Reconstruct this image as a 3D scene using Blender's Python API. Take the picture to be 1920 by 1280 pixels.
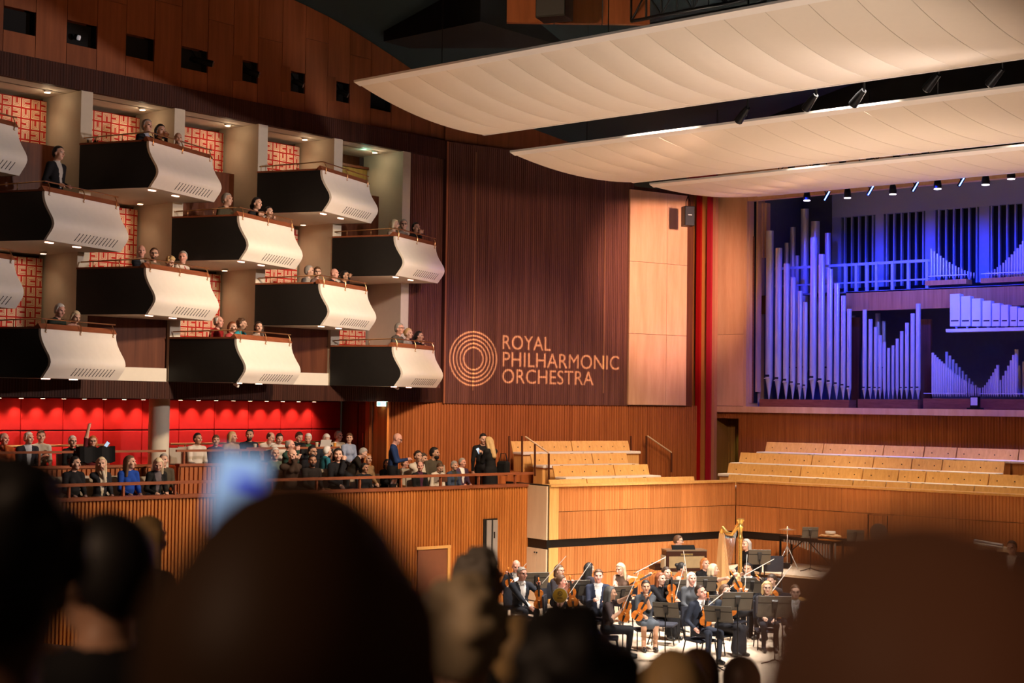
import bpy, bmesh, math, random
import numpy as np
from mathutils import Vector, Matrix

scene = bpy.context.scene
for o in list(bpy.data.objects): bpy.data.objects.remove(o)
random.seed(7)
COL = scene.collection
sin, cos, pi = math.sin, math.cos, math.pi
rad = math.radians

# ------------------------------------------------------------------ camera
FPX = 2850.0                     # focal length in pixels of the 1920 wide frame
EYE = 4.6                        # eye height above the datum
YAW, PITCH, ROLL = rad(40.9), math.atan(116 / FPX), rad(0.75)
f0 = Vector((-sin(YAW), cos(YAW), 0)); r0 = Vector((cos(YAW), sin(YAW), 0)); z0 = Vector((0, 0, 1))
CF = f0 * cos(PITCH) + z0 * sin(PITCH)
_u = z0 * cos(PITCH) - f0 * sin(PITCH)
CR = r0 * cos(ROLL) + _u * sin(ROLL)
CU = _u * cos(ROLL) - r0 * sin(ROLL)
CAMPOS = Vector((0, 0, EYE))
cd = bpy.data.cameras.new('camera'); cam = bpy.data.objects.new('camera', cd); COL.objects.link(cam)
m = Matrix((CR, CU, -CF)).transposed().to_4x4(); m.translation = CAMPOS
cam.matrix_world = m
cd.sensor_width = 36.0; cd.lens = FPX / 1920 * 36.0; cd.clip_start = 0.05; cd.clip_end = 300
cd.dof.use_dof = True; cd.dof.focus_distance = 31.0; cd.dof.aperture_fstop = 1.8
scene.camera = cam

# ------------------------------------------------------------------ world, exposure
w = bpy.data.worlds.new('hall_air'); scene.world = w; w.use_nodes = True
w.node_tree.nodes['Background'].inputs[0].default_value = (1.0, 0.62, 0.40, 1)
w.node_tree.nodes['Background'].inputs[1].default_value = 0.014
vs = scene.view_settings
vs.view_transform = 'Standard'; vs.look = 'None'; vs.exposure = 0.0; vs.gamma = 1.0; vs.use_curve_mapping = False

# ------------------------------------------------------------------ lights of the hall
def spot(name, loc, target, watt, col, angle, blend=0.5, size=0.15):
    l = bpy.data.lights.new(name, 'SPOT'); l.energy = watt; l.color = col
    l.spot_size = rad(angle); l.spot_blend = blend; l.shadow_soft_size = size
    o = bpy.data.objects.new(name, l); COL.objects.link(o); o.location = loc
    d = Vector(target) - Vector(loc); o.rotation_euler = d.to_track_quat('-Z', 'Y').to_euler()
    return o
def point(name, loc, watt, col, size=0.05):
    l = bpy.data.lights.new(name, 'POINT'); l.energy = watt; l.color = col; l.shadow_soft_size = size
    o = bpy.data.objects.new(name, l); COL.objects.link(o); o.location = loc
    return o
WARM = (1.0, 0.78, 0.55); STAGE_W = (1.0, 0.90, 0.80)
# stage rig above the platform, between the reflectors
for i, (x, y, tx, ty, wt) in enumerate([(-17, 23.8, -17.5, 25.5, 10500), (-12.5, 23.8, -15.0, 24.5, 11500),
                                        (-16.5, 28.9, -18.5, 27.0, 5200), (-11.0, 28.9, -15.5, 27.5, 6000)]):
    spot('stage_light', (x, y, 11.2 if y > 26 else 11.6), (tx, ty, 0.3), wt, STAGE_W, 50, 0.6, 0.25)
spot('front_light', (-3.0, 12.0, 11.0), (-17.0, 25.2, 1.0), 19000, STAGE_W, 21, 0.7, 0.25)
# warm house lights for boxes, choir and side stalls, plus added fill and wash spots
spot('reflector_fill', (-10.0, 17.0, 2.5), (-13.8, 22.2, 10.4), 1700, (1.0, 0.82, 0.69), 72, 0.6, 0.5)  # added unseen uplights standing in for house light and bounce on the reflectors
spot('reflector_fill', (-13.0, 26.6, 2.6), (-13.5, 29.0, 10.0), 1100, (1.0, 0.81, 0.67), 82, 0.8, 0.5)
spot('house_light_boxes', (-6.0, 24.0, 9.0), (-25.0, 18.8, 7.4), 5300, (1.0, 0.86, 0.82), 44, 0.6, 0.3)
spot('house_light_terrace', (-15.0, 21.0, 9.6), (-24.5, 21.3, 3.0), 5000, (1.0, 0.74, 0.50), 72, 0.7, 0.3)
spot('stalls_wall_fill', (-15.5, 23.6, 9.6), (-24.6, 29.5, 3.2), 3000, (1.0, 0.66, 0.40), 46, 0.7, 0.3)  # added unseen spot to brighten the fluted stalls wall
for x in (-20.0, -16.5, -13.0, -9.5):
    spot('house_light_choir', (x, 33.0, 9.3), (x - .2, 32.7, 2.6), 760, (1.0, 0.77, 0.50), 62, 0.6, 0.3)
spot('house_light_choir', (-16.0, 28.9, 9.6), (-22.6, 30.8, 3.0), 900, (1.0, 0.80, 0.58), 50, 0.8, 0.3)
spot('house_light_parapet', (-10.0, 20.0, 9.6), (-19.5, 30.5, 1.9), 4000, (1.0, 0.67, 0.44), 40, 0.7, 0.3)
spot('house_light_upper_wall', (-12.0, 15.0, 8.0), (-25.5, 19.0, 12.0), 1100, (1.0, 0.46, 0.20), 50, 0.9, 0.5)
spot('rear_fill', (5.0, -6.0, 9.5), (1.2, 1.2, 4.3), 520, (1.0, 0.42, 0.22), 24, 0.9, 0.4)  # added unseen spots behind the camera in place of ambient hall light
spot('rear_fill', (-4.0, -6.0, 9.5), (-4.2, 5.0, 3.6), 1250, (1.0, 0.62, 0.38), 58, 0.9, 0.4)
spot('warm_wash_wall', (-15.0, 23.7, 9.4), (-24.9, 28.5, 7.6), 1300, (1.0, 0.60, 0.45), 46, 0.9, 0.3)  # added warm spot to lift the dark emblem wall
spot('violet_wash_wall', (-14.0, 23.7, 9.4), (-24.8, 29.2, 5.4), 800, (0.52, 0.32, 1.0), 34, 0.9, 0.3)
spot('violet_wash_strip', (-17.0, 23.7, 9.4), (-25.5, 26.3, 6.4), 520, (0.36, 0.16, 1.0), 20, 0.7, 0.2)
spot('warm_wash_panels', (-15.0, 28.9, 9.3), (-23.8, 33.6, 7.9), 7600, (1.0, 0.56, 0.41), 34, 0.8, 0.3)
spot('pink_wash_panels', (-15.5, 29.0, 9.2), (-23.5, 34.3, 5.3), 700, (0.80, 0.34, 1.0), 22, 0.9, 0.3)
spot('blue_spill_boxes', (-16.0, 28.5, 8.6), (-25.6, 21.9, 5.6), 160, (0.08, 0.12, 1.0), 10, 0.9, 0.2)  # added spot imitating blue spill from the organ lights
# blue organ lights hang on the last reflector
for i in range(6):
    x = -19.7 + i * 1.75
    spot('organ_light', (x, 34.0, 9.9), (x + 0.3, 36.9, 6.6), 1000, (0.008, 0.030, 1.0), 96, 0.6, 0.1)
spot('organ_light_low', (-13.0, 31.0, 9.2), (-18.5, 36.5, 6.4), 1900, (0.08, 0.13, 1.0), 40, 0.6, 0.2)
# ------------------------------------------------------------------ pixel rays (frame 1920 x 1280) to points of the hall
def ray(x, y): return CF + CR * ((x - 960) / FPX) - CU * ((y - 640) / FPX)
def on_x(x, y, X): d = ray(x, y); return CAMPOS + d * (X / d.x)
def on_y(x, y, Y): d = ray(x, y); return CAMPOS + d * (Y / d.y)
def on_z(x, y, Z): d = ray(x, y); return CAMPOS + d * ((Z - EYE) / d.z)
def on_plane(x, y, p, n):
    d = ray(x, y); return CAMPOS + d * ((Vector(p) - CAMPOS).dot(n) / d.dot(n))
def at_depth(x, y, t): return CAMPOS + ray(x, y) * t

# ------------------------------------------------------------------ materials
MATS = {}
def _new(name):
    m = bpy.data.materials.new(name); m.use_nodes = True
    return m, m.node_tree.nodes, m.node_tree.links, m.node_tree.nodes['Principled BSDF']
def mat(name, col, rough=0.6, metal=0.0, emit=None, estr=0.0, spec=0.4, vary=0.0):
    if name in MATS: return MATS[name]
    m, n, l, b = _new(name)
    b.inputs['Base Color'].default_value = (*col, 1); b.inputs['Roughness'].default_value = rough
    b.inputs['Metallic'].default_value = metal; b.inputs['Specular IOR Level'].default_value = spec
    if emit:
        b.inputs['Emission Color'].default_value = (*emit, 1); b.inputs['Emission Strength'].default_value = estr
    if vary:
        tc = n.new('ShaderNodeTexCoord'); nz = n.new('ShaderNodeTexNoise'); nz.inputs['Scale'].default_value = 9
        l.new(tc.outputs['Object'], nz.inputs['Vector'])
        mx = n.new('ShaderNodeMix'); mx.data_type = 'RGBA'
        mx.inputs[6].default_value = (*[c * (1 - vary) for c in col], 1)
        mx.inputs[7].default_value = (*[min(1, c * (1 + vary)) for c in col], 1)
        l.new(nz.outputs['Fac'], mx.inputs[0]); l.new(mx.outputs[2], b.inputs['Base Color'])
    MATS[name] = m
    return m
def wood(name, c1, c2, rough=0.45, sc=(14, 14, 0.5), tone=0.25, streak=0.0, bump=0.0):
    if name in MATS: return MATS[name]
    m, n, l, b = _new(name)
    tc = n.new('ShaderNodeTexCoord'); mp = n.new('ShaderNodeMapping'); mp.inputs['Scale'].default_value = sc
    oi = n.new('ShaderNodeObjectInfo')
    add = n.new('ShaderNodeVectorMath'); add.operation = 'ADD'
    cmb = n.new('ShaderNodeCombineXYZ')
    mu = n.new('ShaderNodeMath'); mu.operation = 'MULTIPLY'; mu.inputs[1].default_value = 31.0
    l.new(oi.outputs['Random'], mu.inputs[0])
    for k in range(3): l.new(mu.outputs[0], cmb.inputs[k])
    l.new(tc.outputs['Object'], mp.inputs['Vector']); l.new(mp.outputs[0], add.inputs[0]); l.new(cmb.outputs[0], add.inputs[1])
    nz = n.new('ShaderNodeTexNoise'); nz.inputs['Scale'].default_value = 1.0; nz.inputs['Detail'].default_value = 5
    nz.inputs['Roughness'].default_value = 0.65
    l.new(add.outputs[0], nz.inputs['Vector'])
    rp = n.new('ShaderNodeValToRGB')
    rp.color_ramp.elements[0].position = 0.3; rp.color_ramp.elements[0].color = (*c1, 1)
    rp.color_ramp.elements[1].position = 0.72; rp.color_ramp.elements[1].color = (*c2, 1)
    l.new(nz.outputs['Fac'], rp.inputs[0])
    hsv = n.new('ShaderNodeHueSaturation')
    mr = n.new('ShaderNodeMapRange'); mr.inputs[3].default_value = 1 - tone; mr.inputs[4].default_value = 1 + tone
    l.new(oi.outputs['Random'], mr.inputs[0]); l.new(mr.outputs[0], hsv.inputs['Value']); l.new(rp.outputs[0], hsv.inputs['Color'])
    l.new(hsv.outputs[0], b.inputs['Base Color'])
    b.inputs['Roughness'].default_value = rough; b.inputs['Specular IOR Level'].default_value = 0.15
    MATS[name] = m
    return m

M_FASCIA = wood('dark_fascia_wood', (0.028, 0.009, 0.005), (0.065, 0.021, 0.012), 0.6, tone=0.05)
M_UPPER = wood('upper_panel_wood', (0.17, 0.050, 0.018), (0.26, 0.085, 0.030), 0.5, sc=(7, 7, 0.5), tone=0.12)
M_DARKFLUTE = wood('dark_fluted_wood', (0.085, 0.034, 0.026), (0.20, 0.082, 0.060), 0.42, sc=(10, 10, 0.3), tone=0.05)
M_ORANGE = wood('orange_fluted_wood', (0.36, 0.115, 0.025), (0.62, 0.24, 0.060), 0.45, sc=(9, 9, 0.4), tone=0.05)
M_REDWOOD = wood('red_fluted_wood', (0.26, 0.075, 0.022), (0.44, 0.145, 0.045), 0.45, sc=(9, 9, 0.4), tone=0.05)
M_PARAPET = wood('parapet_panel_wood', (0.42, 0.15, 0.045), (0.64, 0.27, 0.090), 0.4, sc=(16, 16, 0.5), tone=0.13)
M_PALE = wood('pale_panel_wood', (0.62, 0.34, 0.19), (0.76, 0.46, 0.28), 0.4, sc=(5, 5, 0.6), tone=0.06)
M_BENCH = wood('bench_wood', (0.66, 0.35, 0.11), (0.82, 0.49, 0.17), 0.38, sc=(16, 16, 1.2), tone=0.08)
M_BIRCH = wood('birch_panel', (0.66, 0.50, 0.33), (0.74, 0.58, 0.40), 0.45, sc=(4, 4, 1), tone=0.03)
M_RAILWOOD = wood('rail_wood', (0.22, 0.065, 0.028), (0.34, 0.11, 0.05), 0.35, sc=(3, 3, 20), tone=0.05)
M_STAGE = wood('stage_boards', (0.64, 0.50, 0.37), (0.76, 0.62, 0.48), 0.42, sc=(2.5, 14, 2.5), tone=0.04)
M_DOORWOOD = wood('door_wood', (0.075, 0.024, 0.012), (0.15, 0.05, 0.024), 0.4, sc=(8, 8, 0.4), tone=0.05)
M_PLASTER = mat('pillar_plaster', (0.62, 0.56, 0.45), 0.8, vary=0.05)
M_SHELL = mat('box_shell_paint', (0.80, 0.74, 0.66), 0.45, vary=0.04)
M_BLACK = mat('black_side_paint', (0.010, 0.009, 0.008), 0.42, vary=0.3)
M_SOFFIT = mat('soffit_paint', (0.72, 0.66, 0.56), 0.7, vary=0.04)
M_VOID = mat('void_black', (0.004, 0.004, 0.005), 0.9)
M_TEAL = mat('dark_teal_paint', (0.010, 0.024, 0.030), 0.8)
M_RED = mat('red_felt', (0.62, 0.010, 0.012), 0.75, vary=0.08)
M_BRASS = mat('brass', (0.60, 0.34, 0.16), 0.28, 0.9)
M_REFLECT = mat('reflector_skin', (0.80, 0.70, 0.57), 0.85, spec=0.1, vary=0.02)
M_RIM = mat('reflector_rim', (0.86, 0.80, 0.72), 0.4)
M_BLACKMETAL = mat('black_metal', (0.012, 0.012, 0.013), 0.4, 0.6)
M_STEEL = mat('steel', (0.55, 0.56, 0.58), 0.3, 0.9)
M_PIPE = mat('pipe_metal', (0.62, 0.62, 0.64), 0.30, 0.4)
M_PIPEWOOD = mat('pipe_wood_grey', (0.66, 0.66, 0.70), 0.5)
M_SLOT = mat('slot_dark', (0.02, 0.018, 0.016), 0.8)
M_WHITECUSH = mat('white_cushion', (0.80, 0.74, 0.66), 0.8)
M_SEATGREY = mat('seat_fabric_beige', (0.40, 0.34, 0.27), 0.9, vary=0.08)
M_SEATARM = wood('seat_arm_wood', (0.45, 0.22, 0.08), (0.60, 0.32, 0.12), 0.4)
M_LAMPWARM = mat('lamp_warm', (1, 0.8, 0.6), 0.5, emit=(1.0, 0.62, 0.34), estr=14)
M_LAMPRED = mat('lamp_pink', (1, 0.7, 0.6), 0.5, emit=(1.0, 0.50, 0.36), estr=6)
M_LAMPWHITE = mat('lamp_white', (1, 1, 1), 0.5, emit=(0.92, 0.92, 1.0), estr=14)
M_LAMPBLUE = mat('lamp_blue', (0.2, 0.3, 1), 0.5, emit=(0.10, 0.22, 1.0), estr=12)
M_EXIT = mat('exit_green', (0.2, 0.8, 0.5), 0.5, emit=(0.25, 1.0, 0.55), estr=2.0)
M_EXITW = mat('exit_white', (0.9, 0.95, 0.9), 0.5, emit=(0.75, 1.0, 0.85), estr=3.0)
M_GOLD = mat('gold_leaf', (0.83, 0.55, 0.16), 0.25, 0.85)
M_VARNISH = wood('violin_varnish', (0.42, 0.10, 0.016), (0.66, 0.22, 0.035), 0.22, sc=(20, 4, 4), tone=0.25)
M_EBONY = mat('ebony', (0.012, 0.010, 0.010), 0.3)
M_STICK = mat('bow_stick', (0.72, 0.60, 0.52), 0.35)  # stick paled in colour to imitate bright stage light on it
M_CHAIRFAB = mat('chair_fabric', (0.018, 0.020, 0.032), 0.85)
M_STAND = mat('stand_metal', (0.085, 0.075, 0.062), 0.42, 0.35)

# ------------------------------------------------------------------ mesh builder
class MB:
    def __init__(s): s.v = []; s.f = []; s.m = []; s.smooth = []
    def add(s, vs, fs, mi=0, sm=False):
        k = len(s.v); s.v += [tuple(v) for v in vs]
        for f in fs: s.f.append(tuple(i + k for i in f)); s.m.append(mi); s.smooth.append(sm)
        return s
    def hexa(s, b, t, mi=0):
        """eight corners: four of the bottom, four of the top, same order"""
        return s.add(list(b) + list(t), [(3, 2, 1, 0), (4, 5, 6, 7), (0, 1, 5, 4), (1, 2, 6, 5), (2, 3, 7, 6), (3, 0, 4, 7)], mi)
    def box(s, x0, x1, y0, y1, z0, z1, mi=0):
        return s.hexa([(x0, y0, z0), (x1, y0, z0), (x1, y1, z0), (x0, y1, z0)], [(x0, y0, z1), (x1, y0, z1), (x1, y1, z1), (x0, y1, z1)], mi)
    def bbox(s, x0, x1, y0, y1, z0, z1, bv=0.01, mi=0):
        """box with chamfered edges in all directions (24 verts)"""
        bm = bmesh.new(); bmesh.ops.create_cube(bm, size=1)
        for v in bm.verts: v.co = Vector(((x0 + x1) / 2 + v.co.x * (x1 - x0), (y0 + y1) / 2 + v.co.y * (y1 - y0), (z0 + z1) / 2 + v.co.z * (z1 - z0)))
        bmesh.ops.bevel(bm, geom=bm.edges[:], offset=bv, segments=2, affect='EDGES', profile=0.5)
        bm.verts.ensure_lookup_table(); bm.faces.ensure_lookup_table()
        s.add([v.co[:] for v in bm.verts], [[v.index for v in f.verts] for f in bm.faces], mi); bm.free(); return s
    def obox(s, p, ax, ay, az, mi=0):
        """box spanned by three edge vectors from corner p"""
        p, ax, ay, az = Vector(p), Vector(ax), Vector(ay), Vector(az)
        return s.hexa([p, p + ax, p + ax + ay, p + ay], [p + az, p + ax + az, p + ax + ay + az, p + ay + az], mi)
    def bar(s, a, b, wd, th, up=(0, 0, 1), mi=0):
        a, b = Vector(a), Vector(b); d = (b - a).normalized(); up = Vector(up)
        sd = d.cross(up)
        if sd.length < 1e-4: sd = d.cross(Vector((1, 0, 0)))
        sd.normalize(); u = sd.cross(d).normalized()
        h = sd * wd / 2; k = u * th / 2
        return s.hexa([a - h - k, a + h - k, b + h - k, b - h - k], [a - h + k, a + h + k, b + h + k, b - h + k], mi)
    def tube(s, pts, r, n=8, mi=0, caps=True, sm=True):
        pts = [Vector(p) for p in pts]; rs = r if isinstance(r, (list, tuple)) else [r] * len(pts)
        vs = []; prev = None
        for i, p in enumerate(pts):
            d = (pts[min(i + 1, len(pts) - 1)] - pts[max(i - 1, 0)])
            if d.length < 1e-9: d = Vector((0, 0, 1))
            d.normalize()
            if prev is None:
                a = d.orthogonal().normalized()
            else:
                a = prev - d * prev.dot(d)
                a = a.normalized() if a.length > 1e-6 else d.orthogonal().normalized()
            prev = a; b = d.cross(a)
            for k in range(n):
                t = 2 * pi * k / n; vs.append(p + (a * cos(t) + b * sin(t)) * rs[i])
        fs = []
        for i in range(len(pts) - 1):
            for k in range(n):
                fs.append((i * n + k, i * n + (k + 1) % n, (i + 1) * n + (k + 1) % n, (i + 1) * n + k))
        s.add(vs, fs, mi, sm)
        if caps:
            k0 = len(s.v) - len(vs)
            s.f.append(tuple(k0 + i for i in reversed(range(n)))); s.m.append(mi); s.smooth.append(False)
            s.f.append(tuple(k0 + (len(pts) - 1) * n + i for i in range(n))); s.m.append(mi); s.smooth.append(False)
        return s
    def lathe(s, prof, n=14, c=(0, 0, 0), mi=0, sm=True):
        """profile of (radius, z) turned about the vertical through c"""
        return s.tube([(c[0], c[1], c[2] + z) for _, z in prof], [max(r, 1e-4) for r, _ in prof], n, mi, True, sm) if all(prof[i][1] < prof[i + 1][1] for i in range(len(prof) - 1)) else s._lathe(prof, n, c, mi, sm)
    def _lathe(s, prof, n, c, mi, sm):
        vs = [(c[0] + r * cos(2 * pi * k / n), c[1] + r * sin(2 * pi * k / n), c[2] + z) for r, z in prof for k in range(n)]
        fs = [(i * n + k, i * n + (k + 1) % n, (i + 1) * n + (k + 1) % n, (i + 1) * n + k) for i in range(len(prof) - 1) for k in range(n)]
        fs.append(tuple(reversed(range(n)))); fs.append(tuple((len(prof) - 1) * n + k for k in range(n)))
        return s.add(vs, fs, mi, sm)
    def prism(s, poly, off, mi=0):
        """closed polygon (3-D points) pushed along off"""
        n = len(poly); off = Vector(off); a = [Vector(p) for p in poly]; b = [p + off for p in a]
        fs = [tuple(reversed(range(n))), tuple(range(n, 2 * n))] + [(i, (i + 1) % n, n + (i + 1) % n, n + i) for i in range(n)]
        return s.add(a + b, fs, mi)
    def sheet(s, rows, th=None, mi=0, sm=True):
        """grid of points; th = thickness vector makes it solid"""
        R, C = len(rows), len(rows[0]); vs = [Vector(p) for r in rows for p in r]
        fs = [(i * C + j, i * C + j + 1, (i + 1) * C + j + 1, (i + 1) * C + j) for i in range(R - 1) for j in range(C - 1)]
        if th is None: return s.add(vs, fs, mi, sm)
        th = Vector(th); n = len(vs); vs2 = vs + [v + th for v in vs]
        fs2 = fs + [tuple(n + i for i in reversed(f)) for f in fs]
        s.add(vs2, fs2, mi, sm)
        k = len(s.v) - 2 * n
        edge = [(0, j, 0, j + 1) for j in range(C - 1)] + [(i, C - 1, i + 1, C - 1) for i in range(R - 1)] + [(R - 1, j + 1, R - 1, j) for j in range(C - 1)] + [(i + 1, 0, i, 0) for i in range(R - 1)]
        for a, b, c, d in edge:
            p, q = a * C + b, c * C + d
            s.f.append((k + q, k + p, k + n + p, k + n + q)); s.m.append(mi); s.smooth.append(False)
        return s
    def mesh(s, name, mats, fix=True):
        me = bpy.data.meshes.new(name); me.from_pydata(s.v, [], s.f)
        for mm in (mats if isinstance(mats, (list, tuple)) else [mats]): me.materials.append(mm)
        me.polygons.foreach_set('material_index', s.m); me.polygons.foreach_set('use_smooth', s.smooth)
        if fix:
            bm = bmesh.new(); bm.from_mesh(me); bmesh.ops.recalc_face_normals(bm, faces=bm.faces)
            for e in bm.edges:
                if len(e.link_faces) == 2 and e.calc_face_angle(0) > 0.8: e.smooth = False
            bm.to_mesh(me); bm.free()
        me.update(); return me
    def build(s, name, mats, parent=None, loc=None, rotz=0, **kw):
        return link(name, s.mesh(name, mats), parent, loc, rotz, **kw)

def link(name, data, parent=None, loc=None, rotz=0, label=None, cat=None, group=None, kind=None):
    o = bpy.data.objects.new(name, data); COL.objects.link(o)
    if parent is not None: o.parent = parent
    if loc is not None: o.location = loc
    if rotz: o.rotation_euler = (0, 0, rotz)
    tag(o, label, cat, group, kind)
    return o
def tag(o, label=None, cat=None, group=None, kind=None):
    if label: o['label'] = label
    if cat: o['category'] = cat
    if group: o['group'] = group
    if kind: o['kind'] = kind
    return o
def thing(name, label, cat, loc=(0, 0, 0), rotz=0, group=None):
    return link(name, None, None, loc, rotz, label, cat, group)
def struct(name, mb, mats, label=None):
    o = mb.build(name, mats); o['kind'] = 'structure'
    if label: o['label'] = label
    return o
def rot2(v, a): return Vector((v[0] * cos(a) - v[1] * sin(a), v[0] * sin(a) + v[1] * cos(a), v[2] if len(v) > 2 else 0))

def flutes(mb, a, b, z0, z1, n_out, pitch, depth, fill=0.62, mi=0):
    """row of upright slats from a to b (2-D) between z0 and z1, standing out along n_out"""
    a, b = Vector((a[0], a[1], 0)), Vector((b[0], b[1], 0)); d = b - a; L = d.length; d.normalize(); n = Vector((n_out[0], n_out[1], 0))
    k = max(1, int(round(L / pitch))); p = L / k
    for i in range(k):
        q = a + d * (p * (i + 0.5 - fill / 2)); w_ = p * fill
        mb.add([q + Vector((0, 0, z0)), q + d * w_ + Vector((0, 0, z0)), q + d * w_ * 0.85 + n * depth + Vector((0, 0, z0)), q + d * w_ * 0.15 + n * depth + Vector((0, 0, z0)),
                q + Vector((0, 0, z1)), q + d * w_ + Vector((0, 0, z1)), q + d * w_ * 0.85 + n * depth + Vector((0, 0, z1)), q + d * w_ * 0.15 + n * depth + Vector((0, 0, z1))],
               [(0, 4, 7, 3), (3, 7, 6, 2), (2, 6, 5, 1), (4, 5, 6, 7), (0, 3, 2, 1)], mi)
# ================================================================== LEFT WALL
XW = -25.5; BAY0 = 16.6; BAY = 2.2
def bay_y(k): return BAY0 + BAY * k
TOPZ = {'A': 9.48, 'B': 8.28, 'C': 7.07, 'D': 5.82}
SP = 14; SD = Vector((sin(rad(SP)), cos(rad(SP)), 0)); SN = Vector((cos(rad(SP)), -sin(rad(SP)), 0))   # splayed wall: direction, normal to the hall
P1 = Vector((XW, 26.85, 0))
def sp(s, out=0.0, z=0.0): p = P1 + SD * s + SN * out; return Vector((p.x, p.y, z))
def on_sp(x, y, out=0.0): return on_plane(x, y, P1 + SN * out, SN)
def sp_s(p): return (Vector((p.x, p.y, 0)) - P1).dot(SD)

def ztop(Y):
    pts = [(10, 14.3), (18, 13.9), (22.06, 13.47), (23.35, 13.25), (24.71, 12.89), (25.88, 12.53), (27.2, 12.1), (29, 11.5), (31, 11.0), (40, 10.9)]
    for (a, b), (c, d) in zip(pts, pts[1:]):
        if a <= Y <= c: return b + (d - b) * (Y - a) / (c - a)
    return 10.9

wall_left = struct('wall_left', MB().box(XW - 0.55, XW - 0.50, 11.0, 27.0, 10.55, 14.2).box(-27.15, -27.0, 11.0, 25.4, 4.95, 10.56), M_DOORWOOD, 'dark backing of the left side wall')
PW = 0.674; PY0 = 14.95
open_idx = {0: 0, 2: 0, 4: 0, 6: 0, 8: 1, 10: 1, 12: 1, 14: 0}
for i in range(-4, 19):
    y0, y1 = PY0 + i * PW + 0.006, PY0 + (i + 1) * PW - 0.006
    zt0, zt1 = ztop(y0), ztop(y1)
    X = XW - 0.08
    def piece(za, zb0, zb1):
        b = [(X - 0.04, y0, za), (X, y0, za), (X, y1, za), (X - 0.04, y1, za)]
        t = [(X - 0.04, y0, zb0), (X, y0, zb0), (X, y1, zb1), (X - 0.04, y1, zb1)]
        MB().hexa(b, t).build('panel', M_UPPER, wall_left)
    seam = 12.45 + 0.12 * ((i * 7) % 3)
    if i in open_idx:
        piece(11.0, 11.43, 11.43); piece(11.885, zt0, zt1)
        # dark recess behind the opening
        h = link('spotlight_niche', None, wall_left)
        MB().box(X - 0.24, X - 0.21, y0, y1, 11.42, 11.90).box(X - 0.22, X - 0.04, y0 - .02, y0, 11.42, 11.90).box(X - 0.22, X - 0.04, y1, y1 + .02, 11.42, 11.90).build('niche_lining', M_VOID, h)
        if open_idx[i]:   # raised frame that turns the opening to the stage
            MB().hexa([(X, y0 - .04, 11.38), (X + .12, y0 + .12, 11.38), (X + .12, y0 + .15, 11.38), (X, y0, 11.38)], [(X, y0 - .04, 11.93), (X + .12, y0 + .12, 11.93), (X + .12, y0 + .15, 11.93), (X, y0, 11.93)]).build('niche_frame', M_UPPER, h)
    else:
        piece(11.0, seam - 0.004, seam - 0.004)
        piece(seam + 0.004, zt0, zt1)
# profile spotlights poking out of some niches
def niche_lamp(i, dx, dy, label):
    y = PY0 + (i + 0.5) * PW
    t = thing('profile_spotlight', label, 'spotlight', (XW - 0.12, y, 11.66))
    MB().tube([(0, 0, 0), (0.10, .05, -.02), (0.22 + dx, 0.16 + dy, -0.08)], [0.05, 0.065, 0.07], 12).build('barrel', M_BLACKMETAL, t)
    MB().tube([(0.215 + dx, 0.155 + dy, -0.077), (0.232 + dx, 0.17 + dy, -0.085)], 0.06, 12).build('lens', M_STEEL, t)
    MB().bar((-.06, 0, .2), (0.08, .03, 0.0), 0.03, 0.02).build('yoke', M_BLACKMETAL, t)
niche_lamp(6, 0.06, 0.12, 'black spotlight poking far out of the fourth wall opening from the left')
niche_lamp(8, 0.0, 0.05, 'black spotlight in the first framed wall opening from the left')
niche_lamp(10, -0.05, 0.0, 'round black spotlight in the middle framed wall opening')
niche_lamp(12, -0.05, 0.0, 'round black spotlight in the framed opening nearest the reflector')
ng = thing('spotlight_lens', 'small pale lens glinting inside the second wall opening from the left', 'spotlight', (XW - 0.14, PY0 + 2.42 * PW, 11.60))
MB().tube([(0, 0, 0), (0.03, 0.02, -.01)], 0.05, 10).build('glass', mat('pale_glass', (.6, .6, .62), .2, emit=(.6, .6, .65), estr=.25), ng)  # weak emission imitates a glint on the lens
MB().tube([(-0.05, -0.03, 0.015), (0.0, 0.0, 0.0)], 0.06, 10).build('barrel', M_BLACKMETAL, ng)

# fascia over the boxes and under the boxes
mb = MB().box(XW - 0.1, XW + 0.02, 11.0, 26.9, 10.55, 11.0); flutes(mb, (XW + 0.02, 11.0), (XW + 0.02, 26.85), 10.56, 10.99, (1, 0), 0.06, 0.006)
trim_upper = struct('trim_1', mb, M_FASCIA, 'dark wood fascia above the boxes')
mb = MB().box(XW - 0.12, XW + 0.0, 11.0, 26.9, 4.6, 4.95); flutes(mb, (XW, 11.0), (XW, 26.85), 4.61, 4.94, (1, 0), 0.06, 0.006)
trim_lower = struct('trim_2', mb, M_FASCIA, 'dark wood fascia below the boxes')
MB_ceil = MB().box(-27.0, XW - 0.1, 11.0, 25.7, 10.55, 10.62)
struct('ceiling_boxes', MB_ceil, M_SOFFIT, 'white ceiling of the box tier')
# upright white fins between the bays
fin_me = MB().box(-1.35, 0.0, 0.0, 0.26, 4.95, 10.55).mesh('pillar', M_PLASTER)
for k in range(-2, 5): link('pillar', fin_me, wall_left, (XW, bay_y(k), 0))
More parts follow.
